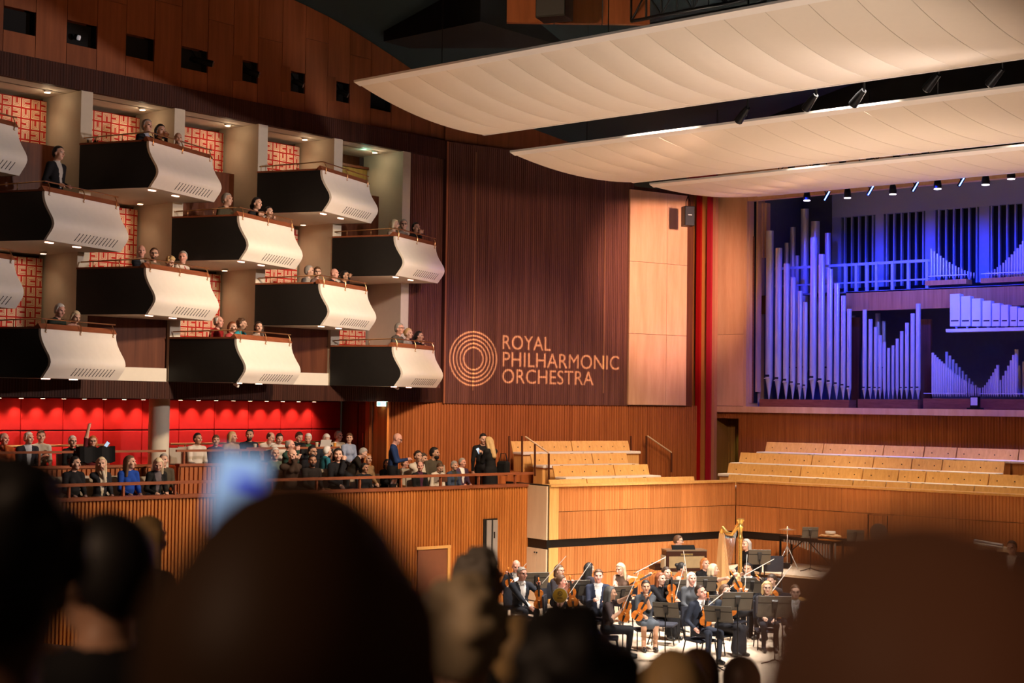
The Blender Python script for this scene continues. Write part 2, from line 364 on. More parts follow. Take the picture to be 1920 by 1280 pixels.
# bay floors and dark panels
for k in range(-2, 4):
    y0, y1 = bay_y(k) + 0.26, bay_y(k + 1)
    for r in (('A', 'C') if k % 2 == 0 else ('B', 'D')):
        z = TOPZ[r] - 0.87
        MB().box(-26.98, XW, y0, y1, z, z + 0.08).build('bay_floor', M_SOFFIT, wall_left)
    if k % 2:
        MB().box(-26.34, -26.30, y0, y1, TOPZ['B'] - 0.79, 9.53).build('dado_panel', M_DOORWOOD, wall_left)
    else:
        MB().box(XW - 0.14, XW - 0.10, y0, y1, 5.22, TOPZ['C'] - 0.87).build('dado_panel', M_DOORWOOD, wall_left)
        MB().box(XW - 0.14, XW - 0.05, y0, y1, 4.95, 5.22).build('skirting', M_SOFFIT, wall_left)

# maze-print curtains
def maze_material():
    m, n, l, b = _new('maze_print'); C = 0.205
    tc = n.new('ShaderNodeTexCoord'); sep = n.new('ShaderNodeSeparateXYZ'); l.new(tc.outputs['Object'], sep.inputs[0])
    def ma(op, a, c=None):
        k = n.new('ShaderNodeMath'); k.operation = op
        for i, q in enumerate((a, c)):
            if q is None: continue
            if isinstance(q, (int, float)): k.inputs[i].default_value = q
            else: l.new(q, k.inputs[i])
        return k.outputs[0]
    U = ma('DIVIDE', sep.outputs['Y'], C); V = ma('DIVIDE', sep.outputs['Z'], C)
    iu, iv = ma('FLOOR', U), ma('FLOOR', V)
    a = ma('SUBTRACT', ma('SUBTRACT', U, iu), 0.5); c = ma('SUBTRACT', ma('SUBTRACT', V, iv), 0.5)
    k = ma('FLOORED_MODULO', ma('ADD', iu, iv), 4.0)
    na, nc = ma('MULTIPLY', a, -1.0), ma('MULTIPLY', c, -1.0)
    # opening of the letter turns a quarter per cell: b0 is measured towards the opening
    def sel(vals):
        out = None
        for i, v in enumerate(vals):
            e = ma('COMPARE', k, float(i)); e.node.inputs[2].default_value = 0.1
            t = ma('MULTIPLY', e, v); out = t if out is None else ma('ADD', out, t)
        return out
    A = sel([c, a, c, a]); B = sel([a, nc, na, c])
    absA = ma('ABSOLUTE', A); d = ma('MAXIMUM', absA, ma('MULTIPLY', B, -1.0))
    s1 = ma('MULTIPLY', ma('GREATER_THAN', d, 0.335), ma('LESS_THAN', d, 0.415))
    s2 = ma('MULTIPLY', ma('GREATER_THAN', d, 0.215), ma('LESS_THAN', d, 0.285))
    s3 = ma('MULTIPLY', ma('GREATER_THAN', d, 0.105), ma('LESS_THAN', d, 0.165))
    ink = ma('MULTIPLY', ma('MAXIMUM', s1, ma('MAXIMUM', s2, s3)), ma('LESS_THAN', ma('ABSOLUTE', B), 0.415))
    mx = n.new('ShaderNodeMix'); mx.data_type = 'RGBA'
    mx.inputs[6].default_value = (0.40, 0.012, 0.006, 1); mx.inputs[7].default_value = (0.66, 0.54, 0.36, 1)
    l.new(ink, mx.inputs[0]); l.new(mx.outputs[2], b.inputs['Base Color']); b.inputs['Roughness'].default_value = 0.9
    return m
M_MAZE = maze_material()
ORD = {-2: 'first', -1: 'second', 0: 'third', 1: 'fourth', 2: 'fifth', 3: 'last'}
for k in range(-2, 4):
    y0, y1 = bay_y(k) + 0.30, bay_y(k + 1) - 0.05
    spans = [('upper', TOPZ['A'] - 0.79, 10.45), ('lower', TOPZ['C'] - 0.79, TOPZ['A'] - 0.95)] if k % 2 == 0 else [('upper', 9.4, 10.45), ('lower', TOPZ['D'] - 0.79, TOPZ['B'] - 0.95)]
    for nm, za, zb in spans:
        ye = y1 if not (k == 3 and nm == 'upper') else y0 + 0.55
        rows = []
        for j in range(13):
            y = y0 + (ye - y0) * j / 12; rows.append([(-26.62 + 0.012 * sin(j * 1.9), y, za), (-26.62 + 0.012 * sin(j * 1.9), y, zb)])
        t = MB().sheet(rows, (-0.02, 0, 0)).build('curtain', M_MAZE)
        tag(t, 'red and cream maze-print curtain, %s tier of the %s bay from the left edge' % (nm, ORD[k]), 'curtain', 'maze-print curtains behind the boxes')
        # ceiling lamp of the bay
        zl = 10.54 if nm == 'upper' else (TOPZ['A'] - 0.88 if k % 2 == 0 else TOPZ['B'] - 0.88)
        if nm == 'upper' or k < 3:
            lp = thing('bay_downlight', 'small glowing ceiling lamp of the %s tier in the %s bay from the left edge' % (nm, ORD[k]), 'lamp', (-26.05, y1 - 0.35, zl), 0, 'ceiling lamps of the boxes')
            MB().lathe([(0.07, -0.03), (0.075, 0.0)], 14).build('lamp_ring', M_SOFFIT, lp)
            MB().lathe([(0.055, -0.036), (0.055, -0.031)], 14).build('lamp_glass', M_LAMPWARM, lp)
            l_ = spot('bay_lamp', (-26.05, y1 - 0.35, zl - 0.06), (-26.5, y1 - 0.75, zl - 1.2), 17 if nm == 'upper' else 11, (1.0, 0.70, 0.42), 150, 0.9, 0.05)
            if nm == 'upper': point('bay_lamp_glow', (-26.05, y1 - 0.35, zl - 0.12), 1.6, (1.0, 0.72, 0.45), 0.04)
# last upper bay: exit sign, and door with green light put into its wood colour
d1 = struct('door_1', MB().box(-26.75, -26.66, bay_y(3) + 1.05, bay_y(4) - 0.06, 8.5, 10.2), wood('green_lit_door', (0.20, 0.13, 0.03), (0.34, 0.23, 0.06), 0.4), 'wooden door of the last upper bay')
MB().box(-26.66, -26.63, bay_y(3) + 1.0, bay_y(4) - 0.03, 10.2, 10.26).build('door_frame', M_DOORWOOD, d1)
def exit_sign(loc, rz, w_, h_, label):
    t = thing('exit_sign', label, 'exit sign', loc, rz)
    MB().bbox(-w_ / 2, w_ / 2, -0.02, 0.02, -h_ / 2, h_ / 2, 0.006).build('sign_case', M_EXITW, t)
    MB().box(-w_ / 2 + .015, -w_ * 0.12, -0.024, -0.0205, -h_ * .38, h_ * .38).build('green_field', M_EXIT, t)
    # running figure and arrow
    x = w_ * 0.12
    g = MB().box(x - .012, x + .012, -.024, -.0205, -.01, .035).box(x + .0, x + .022, -.024, -.0205, .04, .062).bar((x, -.022, -.01), (x - .03, -.022, -h_ * .36), .003, .014, (0, 1, 0)).bar((x, -.022, -.01), (x + .03, -.022, -h_ * .33), .003, .014, (0, 1, 0))
    g.build('running_figure', M_EXIT, t)
    MB().prism([(w_ * .26, -.024, .0), (w_ * .38, -.024, .035), (w_ * .38, -.024, .012), (w_ * .46, -.024, .012), (w_ * .46, -.024, -.012), (w_ * .38, -.024, -.012), (w_ * .38, -.024, -.035)], (0, .003, 0)).build('arrow', M_EXIT, t)
    return t
p = on_x(679, 275, -26.2)
exit_sign((p.x, p.y, p.z), YAW, 0.34, 0.15, 'lit green exit sign hanging above the door of the last upper bay')
MB().tube([(0, 0, .07), (0, 0, .5)], 0.008, 6).build('hanger', M_STEEL, bpy.data.objects['exit_sign'])
point('exit_glow', (p.x + 0.15, p.y - 0.05, p.z - 0.12), 2.0, (0.45, 1.0, 0.72), 0.05)

# ================================================================== BOXES
BROT = rad(20); BW = 2.2; BL = 1.58; BT = BW * math.tan(BROT)
PROF = [(0.0, 0.0), (-0.004, -0.04), (0.002, -0.11), (0.028, -0.20), (0.075, -0.295), (0.135, -0.39), (0.188, -0.47), (0.218, -0.54), (0.226, -0.60), (0.212, -0.655), (0.175, -0.72), (0.12, -0.79), (0.055, -0.88)]
def box_meshes():
    R = {}
    # black flank: polygon following the S-profile
    poly = [(0.0, -0.012, 0.0), (0.0, -0.012, -0.87)] + [(BL + dx - 0.03, -0.012, z) for dx, z in reversed(PROF)]
    R['side_panel'] = MB().prism(poly, (0, 0.03, 0)).mesh('side_panel', M_BLACK)
    poly = [(BT + .02, BW - .02, 0.0), (BT + .02, BW - .02, -0.87)] + [(BL + dx - 0.03, BW - .02, z) for dx, z in reversed(PROF)]
    R['far_panel'] = MB().prism(poly, (0, 0.03, 0)).mesh('side_panel', M_BLACK)
    fine = []
    for (a, b), (c, d) in zip(PROF, PROF[1:]):
        fine += [(a, b), ((a + c) / 2, (b + d) / 2)]
    fine.append(PROF[-1])
    rows = [[(BL + dx, -0.016 + (BW + .032) * j / 6, z) for j in range(7)] for dx, z in fine]
    R['front_panel'] = MB().sheet(rows, (-0.05, 0, 0)).mesh('front_panel', M_SHELL)
    R['floor_slab'] = MB().prism([(0.0, 0.02, -0.87), (BL + .01, 0.02, -0.88), (BL + .01, BW - .02, -0.88), (BT, BW - .02, -0.87)], (0, 0, 0.07)).mesh('floor_slab', M_SOFFIT)
    R['ledge'] = MB().hexa([(BL - .16, -.03, .0), (BL + .01, -.03, .0), (BL + .01, BW + .03, .0), (BL - .16, BW + .03, .0)], [(BL - .16, -.03, .02), (BL - .06, -.03, .10), (BL - .06, BW + .03, .10), (BL - .16, BW + .03, .02)]).mesh('ledge', M_RAILWOOD)
    R['side_ledge'] = MB().box(-.0, BL - .10, -.03, .05, .0, .035).mesh('side_ledge', M_RAILWOOD)
    zr = 0.175
    R['rail'] = MB().tube([(0.05, .04, zr - .03), (BL - .10, .0, zr), (BL - .02, .01, zr + .005), (BL - .02, BW, zr + .005)], 0.013, 8).mesh('brass_rail', M_BRASS)
    R['bracket'] = MB().tube([(BL - .02, 0, zr), (BL + .02, 0, .09), (BL + .02, 0, -.02), (BL - .0, 0, -.06), (BL + .03, 0, -.065)], 0.009, 6).mesh('bracket', M_BRASS)
    R['post'] = MB().tube([(0, 0, .03), (0, 0, zr - .01)], 0.009, 6).mesh('rail_post', M_BRASS)
    # slanted vent slot on the lower slope
    (x1, z1), (x2, z2) = (BL + 0.196, -0.685), (BL + 0.095, -0.825)
    nx, nz = 0.81, -0.58
    R['vent_slot'] = MB().hexa([(x1, .035, z1), (x1, .050, z1), (x2, .015, z2), (x2, .0, z2)], [(x1 + nx * .006, .035, z1 + nz * .006), (x1 + nx * .006, .050, z1 + nz * .006), (x2 + nx * .006, .015, z2 + nz * .006), (x2 + nx * .006, .0, z2 + nz * .006)]).mesh('vent_slot', M_SLOT)
    R['downlight'] = MB().box(-.03, .03, -.09, .09, -.895, -.878).mesh('downlight', M_LAMPRED)
    return R
BX = box_meshes()
def theatre_box(k, r, label):
    t = thing('theatre_box', label, 'balcony box', (XW, bay_y(k), TOPZ[r]), BROT, 'drawer-like boxes on the left wall')
    link('side_panel', BX['side_panel'], t); link('side_panel', BX['far_panel'], t)
    fp = link('front_panel', BX['front_panel'], t); fp['label'] = 'white S-curved front'
    link('floor_slab', BX['floor_slab'], t); link('ledge', BX['ledge'], t); link('side_ledge', BX['side_ledge'], t)
    rl = link('brass_rail', BX['rail'], t)
    for y in (0.10, BW / 2, BW - 0.10): link('bracket', BX['bracket'], rl, (0, y, 0))
    for x in (0.35, 0.95): link('rail_post', BX['post'], rl, (x, 0.02, 0))
    for i in range(12): link('vent_slot', BX['vent_slot'], fp, (0, 0.72 + i * 0.105, 0))
    for y in (0.35, 1.15): link('downlight', BX['downlight'], t, (BL - 0.16, y, 0))
    return t
BOXES = {}
for k, r, lb in [(-2, 'A', 'cut-off white box at the upper left edge of the picture'), (0, 'A', 'white top-tier box holding a grey-haired man and a woman with chin on hand'),
                 (2, 'A', 'empty white top-tier box beside the lit exit sign'), (-1, 'B', 'white second-tier box at the left with a man in a dark suit standing'),
                 (1, 'B', 'white second-tier box with a dark-haired woman leaning on its rail'), (3, 'B', 'white second-tier box nearest the dark fluted wall, blonde woman at its rail'),
                 (-2, 'C', 'cut-off white third-tier box at the left picture edge'), (0, 'C', 'white third-tier box holding a man in white shirt and red tie'),
                 (2, 'C', 'white third-tier box with a bald man in black at its rail'), (-1, 'D', 'white lowest-tier box at the left with an old man in dark green'),
                 (1, 'D', 'white lowest-tier box with a boy in turquoise'), (3, 'D', 'white lowest-tier box beside the projected emblem')]:
    BOXES[(k, r)] = theatre_box(k, r, lb)
# small cctv cameras under the lowest boxes
for (x, y), lb in (((441, 722), 'small white camera under the lowest box with the boy in turquoise'), ((741, 727), 'small white camera under the lowest box beside the emblem')):
    q = at_depth(x, y, 30.55 if x < 600 else 34.55)
    t = thing('security_camera', lb, 'camera', q, BROT)
    MB().lathe([(0.03, 0.03), (0.045, 0.06), (0.05, 0.12)], 10).build('mount', M_BLACKMETAL, t)
    MB().bar((-.02, .0, .03), (.09, -.03, -.02), .05, .05).build('camera_body', M_SHELL, t)

# ================================================================== SIDE STALLS (terrace)
T0 = Vector((-24.25, 13.0, 0)); T1 = Vector((-22.15, 26.2, 0)); TD = (T1 - T0).normalized(); TN = Vector((-TD.y, TD.x, 0))   # TN points to the wall
def tp(s, off, z=0.0): q = T0 + TD * s + TN * off; return Vector((q.x, q.y, z))
TL = (T1 - T0).length
def on_t(x, y, off): return on_plane(x, y, T0 + TN * off, TN)
def t_s(p): return (Vector((p.x, p.y, 0)) - T0).dot(TD)
FZ, RZ = 2.20, 2.66       # floors of the front and rear tier
mb = MB().prism([tp(0, 0.0), tp(0, 0.18), tp(TL, 0.18), tp(TL, 0.0)], (0, 0, 3.69))
for v in range(len(mb.v)): mb.v[v] = (mb.v[v][0], mb.v[v][1], mb.v[v][2] - 0.9)
flutes(mb, tp(0, 0), tp(TL, 0), -0.9, 2.74, -TN, 0.072, 0.026)
wall_terrace = struct('wall_terrace', mb, M_ORANGE, 'fluted orange wood front wall of the side stalls')
MB().obox(tp(0, -0.06, 2.74), TD * TL, TN * 0.28, (0, 0, 0.06)).build('wall_cap', M_RAILWOOD, wall_terrace)
rail = thing('terrace_handrail', 'long reddish wooden handrail along the front of the side stalls', 'handrail', tp(1.0, 0.05, 2.80))
ro = tp(1.0, 0.05, 2.80)
MB().obox((0, 0, 0.20), TD * (TL - 0.8), TN * 0.10, (0, 0, 0.055)).build('rail_bar', M_RAILWOOD, rail)
pm = MB().box(-.025, .025, -.02, .02, -.0, .20).mesh('post', M_RAILWOOD)
for i in range(12): link('post', pm, rail, (TD * (0.5 + i * 1.05) + TN * 0.05)[:])
# terrace floors
mb = MB().prism([tp(0, 0.18), tp(0, 3.6), tp(TL + 0.4, 4.6), tp(TL + 0.4, 0.18)], (0, 0, 0.1))
for v in range(len(mb.v)): mb.v[v] = (mb.v[v][0], mb.v[v][1], mb.v[v][2] + FZ - 0.1)
struct('floor_terrace', mb, M_REDWOOD, 'floor of the side stalls')
ss1 = t_s(on_t(283, 880, 1.9)); ss2 = t_s(on_t(335, 880, 1.9)); ss3 = t_s(on_t(500, 880, 1.9))
mb = MB()
for a, b in ((0.0, ss1), (ss2, ss3)):
    q = tp(a, 1.9); mb.obox((q.x, q.y, FZ), TD * (b - a), TN * 0.12, (0, 0, 1.06)); flutes(mb, tp(a, 1.9), tp(b, 1.9), FZ, 3.22, -TN, 0.10, 0.03)
wall_tier = struct('wall_tier', mb, M_REDWOOD, 'low fluted wall in front of the rear stalls tier')
for a, b in ((0.0, ss1), (ss2, ss3)):
    MB().obox(tp(a, 1.86, 3.24), TD * (b - a), TN * 0.2, (0, 0, 0.05)).build('wall_cap', M_RAILWOOD, wall_tier)
tr = [('lower reddish rail on the left low tier wall', 0.0, ss1 + 0.35), ('lower reddish rail on the tier wall right of the round column', ss2 - 0.02, ss3)]
for lb, a, b in tr:
    t = thing('tier_handrail', lb, 'handrail', tp(a, 1.95, 3.29))
    MB().obox((0, 0, 0.24), TD * (b - a), TN * 0.06, (0, 0, 0.045)).build('rail_bar', M_RAILWOOD, t)
    n_ = max(2, int((min(b, ss3) - a) / 1.3))
    for i in range(n_): MB().obox((TD * (0.15 + i * 1.3) - Vector((0, 0, 0)))[:], TD * .04, TN * .04, (0, 0, 0.245)).build('post', M_RAILWOOD, t)
t = thing('tier_handrail', 'lower reddish rail running on behind the man in green sweater', 'handrail', tp(ss3, 2.75, FZ + .002))
MB().obox((0, 0, 3.53 - FZ), TD * 2.4, TN * 0.06, (0, 0, 0.045)).build('rail_bar', M_RAILWOOD, t)
for i in range(3): MB().obox((TD * (0.05 + i * 1.15))[:], TD * .04, TN * .04, (0, 0, 3.532 - FZ)).build('post', M_RAILWOOD, t)
mb = MB().prism([tp(0, 2.02), tp(0, 3.6), tp(TL - 1.0, 4.6), tp(ss3 + 2.6, 2.85), tp(ss3, 2.85), tp(ss3, 2.02)], (0, 0, RZ - FZ))
for v in range(len(mb.v)): mb.v[v] = (mb.v[v][0], mb.v[v][1], mb.v[v][2] + FZ)
struct('floor_tier', mb, M_REDWOOD, 'raised floor of the rear stalls tier')
# red padded back wall
XR = -27.6
wall_red = struct('wall_red', MB().box(XR - 0.1, XR - 0.04, 12.0, 25.5, 2.2, 4.62), mat('red_backing', (0.12, 0.004, 0.004), .8), 'backing of the red padded wall')
seams = [12.85 + 0.975 * i for i in range(14)]
rp = {}
for i in range(13):
    y0, y1 = seams[i] + 0.008, seams[i + 1] - 0.008
    if y1 > 25.5: y1 = 25.48
    if y1 - y0 < 0.2: continue
    for z0_, z1_ in ((2.45, 3.905), (3.93, 4.58)):
        key = (round(y1 - y0, 3), z0_)
        if key not in rp: rp[key] = MB().bbox(-0.04, 0.0, 0, y1 - y0, z0_, z1_, 0.012).mesh('red_panel', M_RED)
        link('red_panel', rp[key], wall_red, (XR, y0, 0))
struct('ceiling_terrace', MB().box(XR - 0.1, XW - 0.12, 12.0, 26.8, 4.62, 4.70), mat('terrace_soffit', (0.30, 0.12, 0.05), .6), 'soffit over the rear stalls tier')
wl_me = MB().lathe([(0.05, -0.045), (0.055, 0.0)], 10).mesh('lamp_can', M_BLACKMETAL); wl_g = MB().lathe([(0.042, -0.05), (0.042, -0.046)], 10).mesh('lamp_glass', M_LAMPWARM)
yl = 13.2
nl = 0
while yl < 24.9:
    t = thing('wall_washer', 'small warm downlight over the red padded wall', 'downlight', (XR + 0.22, yl, 4.62), 0, 'row of downlights over the red wall')
    link('lamp_can', wl_me, t); link('lamp_glass', wl_g, t)
    spot('wall_washer_light', (XR + 0.20, yl, 4.55), (XR + 0.08, yl, 3.6), 34, (1.0, 0.62, 0.36), 96, 1.0, 0.03)
    yl += 0.4875; nl += 1
# brass handrails before the red wall
for (x0_, x1_), lb in (((-60, 204), 'brass handrail before the left part of the red wall'), ((319, 662), 'brass handrail before the red wall right of the column')):
    a = on_x(x0_, 826, XR + 0.35); b = on_x(x1_, 824, XR + 0.35); z_ = 3.62
    t = thing('brass_handrail', lb, 'handrail', (XR + 0.35, a.y, 0))
    L = b.y - a.y
    MB().tube([(0, 0, z_), (0, L - .06, z_), (0, L - .01, z_ - .03), (0, L, z_ - .10), (0, L, RZ)], 0.028, 10).build('rail_tube', M_BRASS, t)
    for i in range(int(L / 1.6)): MB().tube([(0, 0.4 + i * 1.6, RZ), (0, 0.4 + i * 1.6, z_)], 0.02, 8).build('post', M_BRASS, t)
# round column
pc = on_x(298, 800, -26.35)
t = thing('round_column', 'round off-white column standing before the red wall', 'column', (pc.x, pc.y, RZ))
MB().lathe([(0.215, 0.06), (0.215, 4.6 - RZ)], 28).build('shaft', M_PLASTER, t); MB().lathe([(0.235, 0.0), (0.235, 0.06)], 28).build('base', M_DOORWOOD, t)
# dark doors at the end of the tier and the lit panel beside them
A_ = Vector((XR, 25.52, 0)); B_ = Vector((sp(-2.0).x - 0.05, sp(-2.0).y + 0.1, 0)); dd = (B_ - A_); dl = dd.length; dd.normalize(); dn = Vector((dd.y, -dd.x, 0))
struct('wall_terrace_end', MB().obox((A_.x, A_.y, FZ), dd * dl, -dn * 0.1, (0, 0, 2.42)), M_DOORWOOD, 'dark wood end wall of the tier')
def endwall(x0_, x1_, z0_, z1_, name, m_, th=0.04, par=None):
    a = on_plane(x0_, 800, A_, dn); b = on_plane(x1_, 800, A_, dn); s0, s1 = (a - A_).dot(dd), (b - A_).dot(dd); q = A_ + dd * s0
    return MB().obox((q.x, q.y, z0_), dd * (s1 - s0), dn * th, (0, 0, z1_ - z0_)).build(name, m_, par)
d2 = endwall(650, 673, RZ, 4.55, 'door_2', M_DOORWOOD); d2['kind'] = 'structure'
d3 = endwall(675, 699, RZ, 4.55, 'door_3', M_DOORWOOD); d3['kind'] = 'structure'
endwall(685, 686.5, 3.55, 3.85, 'door_handle', M_BRASS, 0.07, d3)
w5 = endwall(704, 729, FZ, 4.6, 'wall_panel_lit', M_ORANGE, 0.05); w5['kind'] = 'structure'; w5['label'] = 'smooth orange panel under the exit sign'
q = on_plane(717, 757, A_ + dn * 0.1, dn)
exit_sign((q.x, q.y, q.z), YAW * 0.6, 0.26, 0.11, 'small pale exit sign above the orange panel of the side stalls')
spot('panel_lamp', (sp(-1.6, 1.2).x, sp(-1.6, 1.2).y, 4.5), (q.x, q.y, 3.2), 40, (1.0, 0.55, 0.22), 90, 0.9, 0.05)

# ================================================================== SPLAYED WALL towards the stage
mb = MB().obox(sp(-2.0, -0.2, 2.1), SD * 10.6, SN * 0.2, (0, 0, 2.5)); flutes(mb, sp(-2.0), sp(8.55), 2.2, 4.6, SN, 0.082, 0.026)
struct('wall_splay_lower', mb, M_REDWOOD, 'fluted reddish wood wall behind the side stalls')
mb = MB().obox(sp(0.0, -0.2, 4.58), SD * 5.95, SN * 0.26, (0, 0, 6.4)); flutes(mb, sp(0, 0.06), sp(5.95, 0.06), 4.60, 10.95, SN, 0.062, 0.012)
wsu = struct('wall_splay_upper', mb, M_DARKFLUTE, 'dark fluted wood wall carrying the projected emblem')
MB().obox(sp(0.0, 0.055, 4.58), SD * 0.05, SN * 0.03, (0, 0, 6.4)).build('edge_strip', mat('edge_strip_wood', (.30, .10, .045), .4), wsu)
for s_ in (0.85, 4.95): MB().obox(sp(s_, 0.06, 4.9), SD * 0.022, SN * 0.02, (0, 0, 5.9)).build('bright_slat', mat('bright_slat_wood', (.34, .15, .07), .35), wsu)
mb = MB().box(XW - 0.3, XW - 0.06, 25.66, 26.86, 4.6, 11.0); flutes(mb, (XW - 0.06, 25.66), (XW - 0.06, 26.84), 4.6, 11.0, (1, 0), 0.062, 0.012)
struct('wall_left_return', mb, M_DARKFLUTE, 'dark fluted strip between the boxes and the emblem wall')
# upper orange wall continues above the splayed wall
mb = MB()
for i in range(9):
    s0, s1 = i * 0.95 + .006, (i + 1) * 0.95 - .006
    q = sp(s0, 0.0); z1_ = max(11.05, ztop(q.y + 0.0) if q.y < 30 else 12.6)
    MB().obox(sp(s0, -0.06, 10.98), SD * (s1 - s0), SN * 0.05, (0, 0, z1_ - 10.98 + 0.3)).build('panel', M_UPPER, wall_left)
# pale wood panels (two columns, three rows) standing proud
wpp = struct('wall_splay_panels', MB().obox(sp(5.97, -0.2, 4.58), SD * 2.1, SN * 0.26, (0, 0, 5.85)), M_DOORWOOD, 'backing of the pale wood panels')
zs = [4.60, on_sp(1230, 627, .14).z, on_sp(1230, 493, .14).z, on_sp(1215, 358, .14).z]
cs = [sp_s(on_sp(1180, 560, .14)), sp_s(on_sp(1250, 560, .14)), sp_s(on_sp(1288, 560, .14))]
for a, b in zip(cs, cs[1:]):
    for za, zb in zip(zs, zs[1:]):
        MB().obox(sp(a + .005, 0.08, za + .005), SD * (b - a - .01), SN * 0.06, (0, 0, zb - za - .01)).build('panel', M_PALE, wpp)

# ================================================================== ORGAN WALL
YO = 35.3
def ox(x, Y=YO): return on_y(x, 640, Y).x
def oz(x, y, Y=YO): return on_y(x, y, Y).z
# clustered pillar of coloured strips
col_t = struct('trim_3', MB().box(sp(8.1).x - .2, ox(1340), YO - 0.25, YO + .1, 2.2, 12.6), M_DOORWOOD, 'core of the striped pillar')
strips = [(1289, 1292, 'dark', (0.06, 0.015, 0.01)), (1292, 1304, 'amber', (0.42, 0.15, 0.035)), (1304, 1312, 'scarlet', (0.40, 0.008, 0.008)), (1312, 1324, 'ochre', (0.52, 0.21, 0.055)), (1324, 1332, 'crimson', (0.42, 0.015, 0.03)), (1332, 1340, 'rosy', (0.55, 0.24, 0.14))]
for i, (a, b, nm, c) in enumerate(strips):
    Y_ = YO - 0.42 + (0.08 if i % 2 else 0.0)
    MB().box(ox(a, Y_) + .003, ox(b, Y_) - .003, Y_, YO - 0.2, 2.25, 12.5).build('strip', wood('strip_' + nm, tuple(k * .75 for k in c), c, .4, sc=(20, 20, .4), tone=0.02), col_t)
XL, XRR = ox(1340), 2.0
mb = MB().box(ox(1386), XRR, YO, YO + .2, 2.4, 4.46).box(XL, ox(1386), YO, YO + .2, oz(1360, 784), 4.46); flutes(mb, (ox(1387), YO), (XRR, YO), 2.6, 4.45, (0, -1), 0.075, 0.016); flutes(mb, (XL, YO), (ox(1386), YO), oz(1360, 784), 4.45, (0, -1), 0.075, 0.016)
struct('wall_choir', mb, M_REDWOOD, 'fluted wood wall behind the choir seats')
struct('trim_4', MB().box(XL, XRR, YO - 0.16, YO + 0.3, 4.44, 4.60), M_PALE, 'pale sill under the organ')
# door recess by the corner
mb = MB().box(XL + .0, ox(1386), YO + 0.7, YO + 0.8, 2.4, 4.4).box(XL - .05, XL, YO + .1, YO + .75, 2.4, 4.4).box(ox(1386), ox(1386) + .05, YO + .1, YO + .75, 2.4, 4.4); flutes(mb, (XL, YO + .7), (ox(1386), YO + .7), 2.4, 4.4, (0, -1), 0.09, 0.03)
struct('door_4', mb, wood('recess_wood', (.20, .10, .03), (.33, .17, .05), .45), 'fluted doorway recess in the corner of the choir')
spot('doorway_lamp', (ox(1376), YO + 0.35, 4.3), (ox(1372), YO + .75, 2.9), 14, (0.85, 0.95, 0.35), 60, 0.8, 0.03)
wop = struct('wall_organ_side', MB().box(XL, ox(1395), YO + .02, YO + .3, 4.6, 10.6), M_DOORWOOD, 'backing of the smooth panel left of the organ')
MB().box(XL + .01, ox(1395), YO - .03, YO + .02, 4.61, oz(1370, 627)).build('panel', M_PALE, wop); MB().box(XL + .01, ox(1395), YO - .03, YO + .02, oz(1370, 627) + .008, 10.6).build('panel', M_PALE, wop)
wo2 = struct('wall_organ_upper', MB().box(ox(1340), XRR, YO, YO + .2, oz(1900, 332), 11.5), M_PALE, 'pale wood wall above the organ')
struct('wall_back_upper', MB().box(ox(1340), XRR, YO, YO + .2, 11.5, 16), M_VOID, 'added black wall standing in for unlit depth above the organ wall')  # added wall, its black stands in for darkness in the reflector gap
M_CHAMBER = mat('organ_chamber_paint', (0.16, 0.17, 0.22), 0.75, vary=0.1)
OX0 = ox(1412)
struct('wall_organ_chamber', MB().box(OX0 - .3, XRR, 38.4, 38.5, 4.5, 11.0).box(OX0 - .35, OX0 - .25, YO + .2, 38.4, 4.5, 11.0).box(OX0 - .35, XRR, YO + .2, 38.4, 10.7, 10.8).box(OX0 - .35, XRR, YO + .2, 38.4, 4.4, 4.58), M_CHAMBER, 'dark chamber of the organ')
# stepped jamb left of the pipes
jamb = struct('trim_5', MB().box(ox(1395), ox(1400), YO - .02, YO + .9, 4.6, 10.6), M_PALE, 'stepped jamb beside the organ')
for a, b, yy, za, zb, m_ in ((1400, 1405, .10, 4.7, 10.4, M_PALE), (1405, 1411, .25, 4.7, oz(1408, 441), M_RAILWOOD), (1411, 1414, .32, 4.7, 10.3, M_VOID), (1414, 1420, .40, 5.0, 10.3, M_PALE), (1421, 1436, .75, oz(1425, 585), oz(1425, 550), M_DOORWOOD), (1423, 1429, .6, oz(1425, 478), 10.2, M_PALE), (1431, 1436, .7, oz(1425, 478), 10.2, M_PALE)):
    MB().box(ox(a, YO + yy), ox(b, YO + yy) - .004, YO + yy, YO + yy + .2, za, zb).build('jamb_slat', m_, jamb)

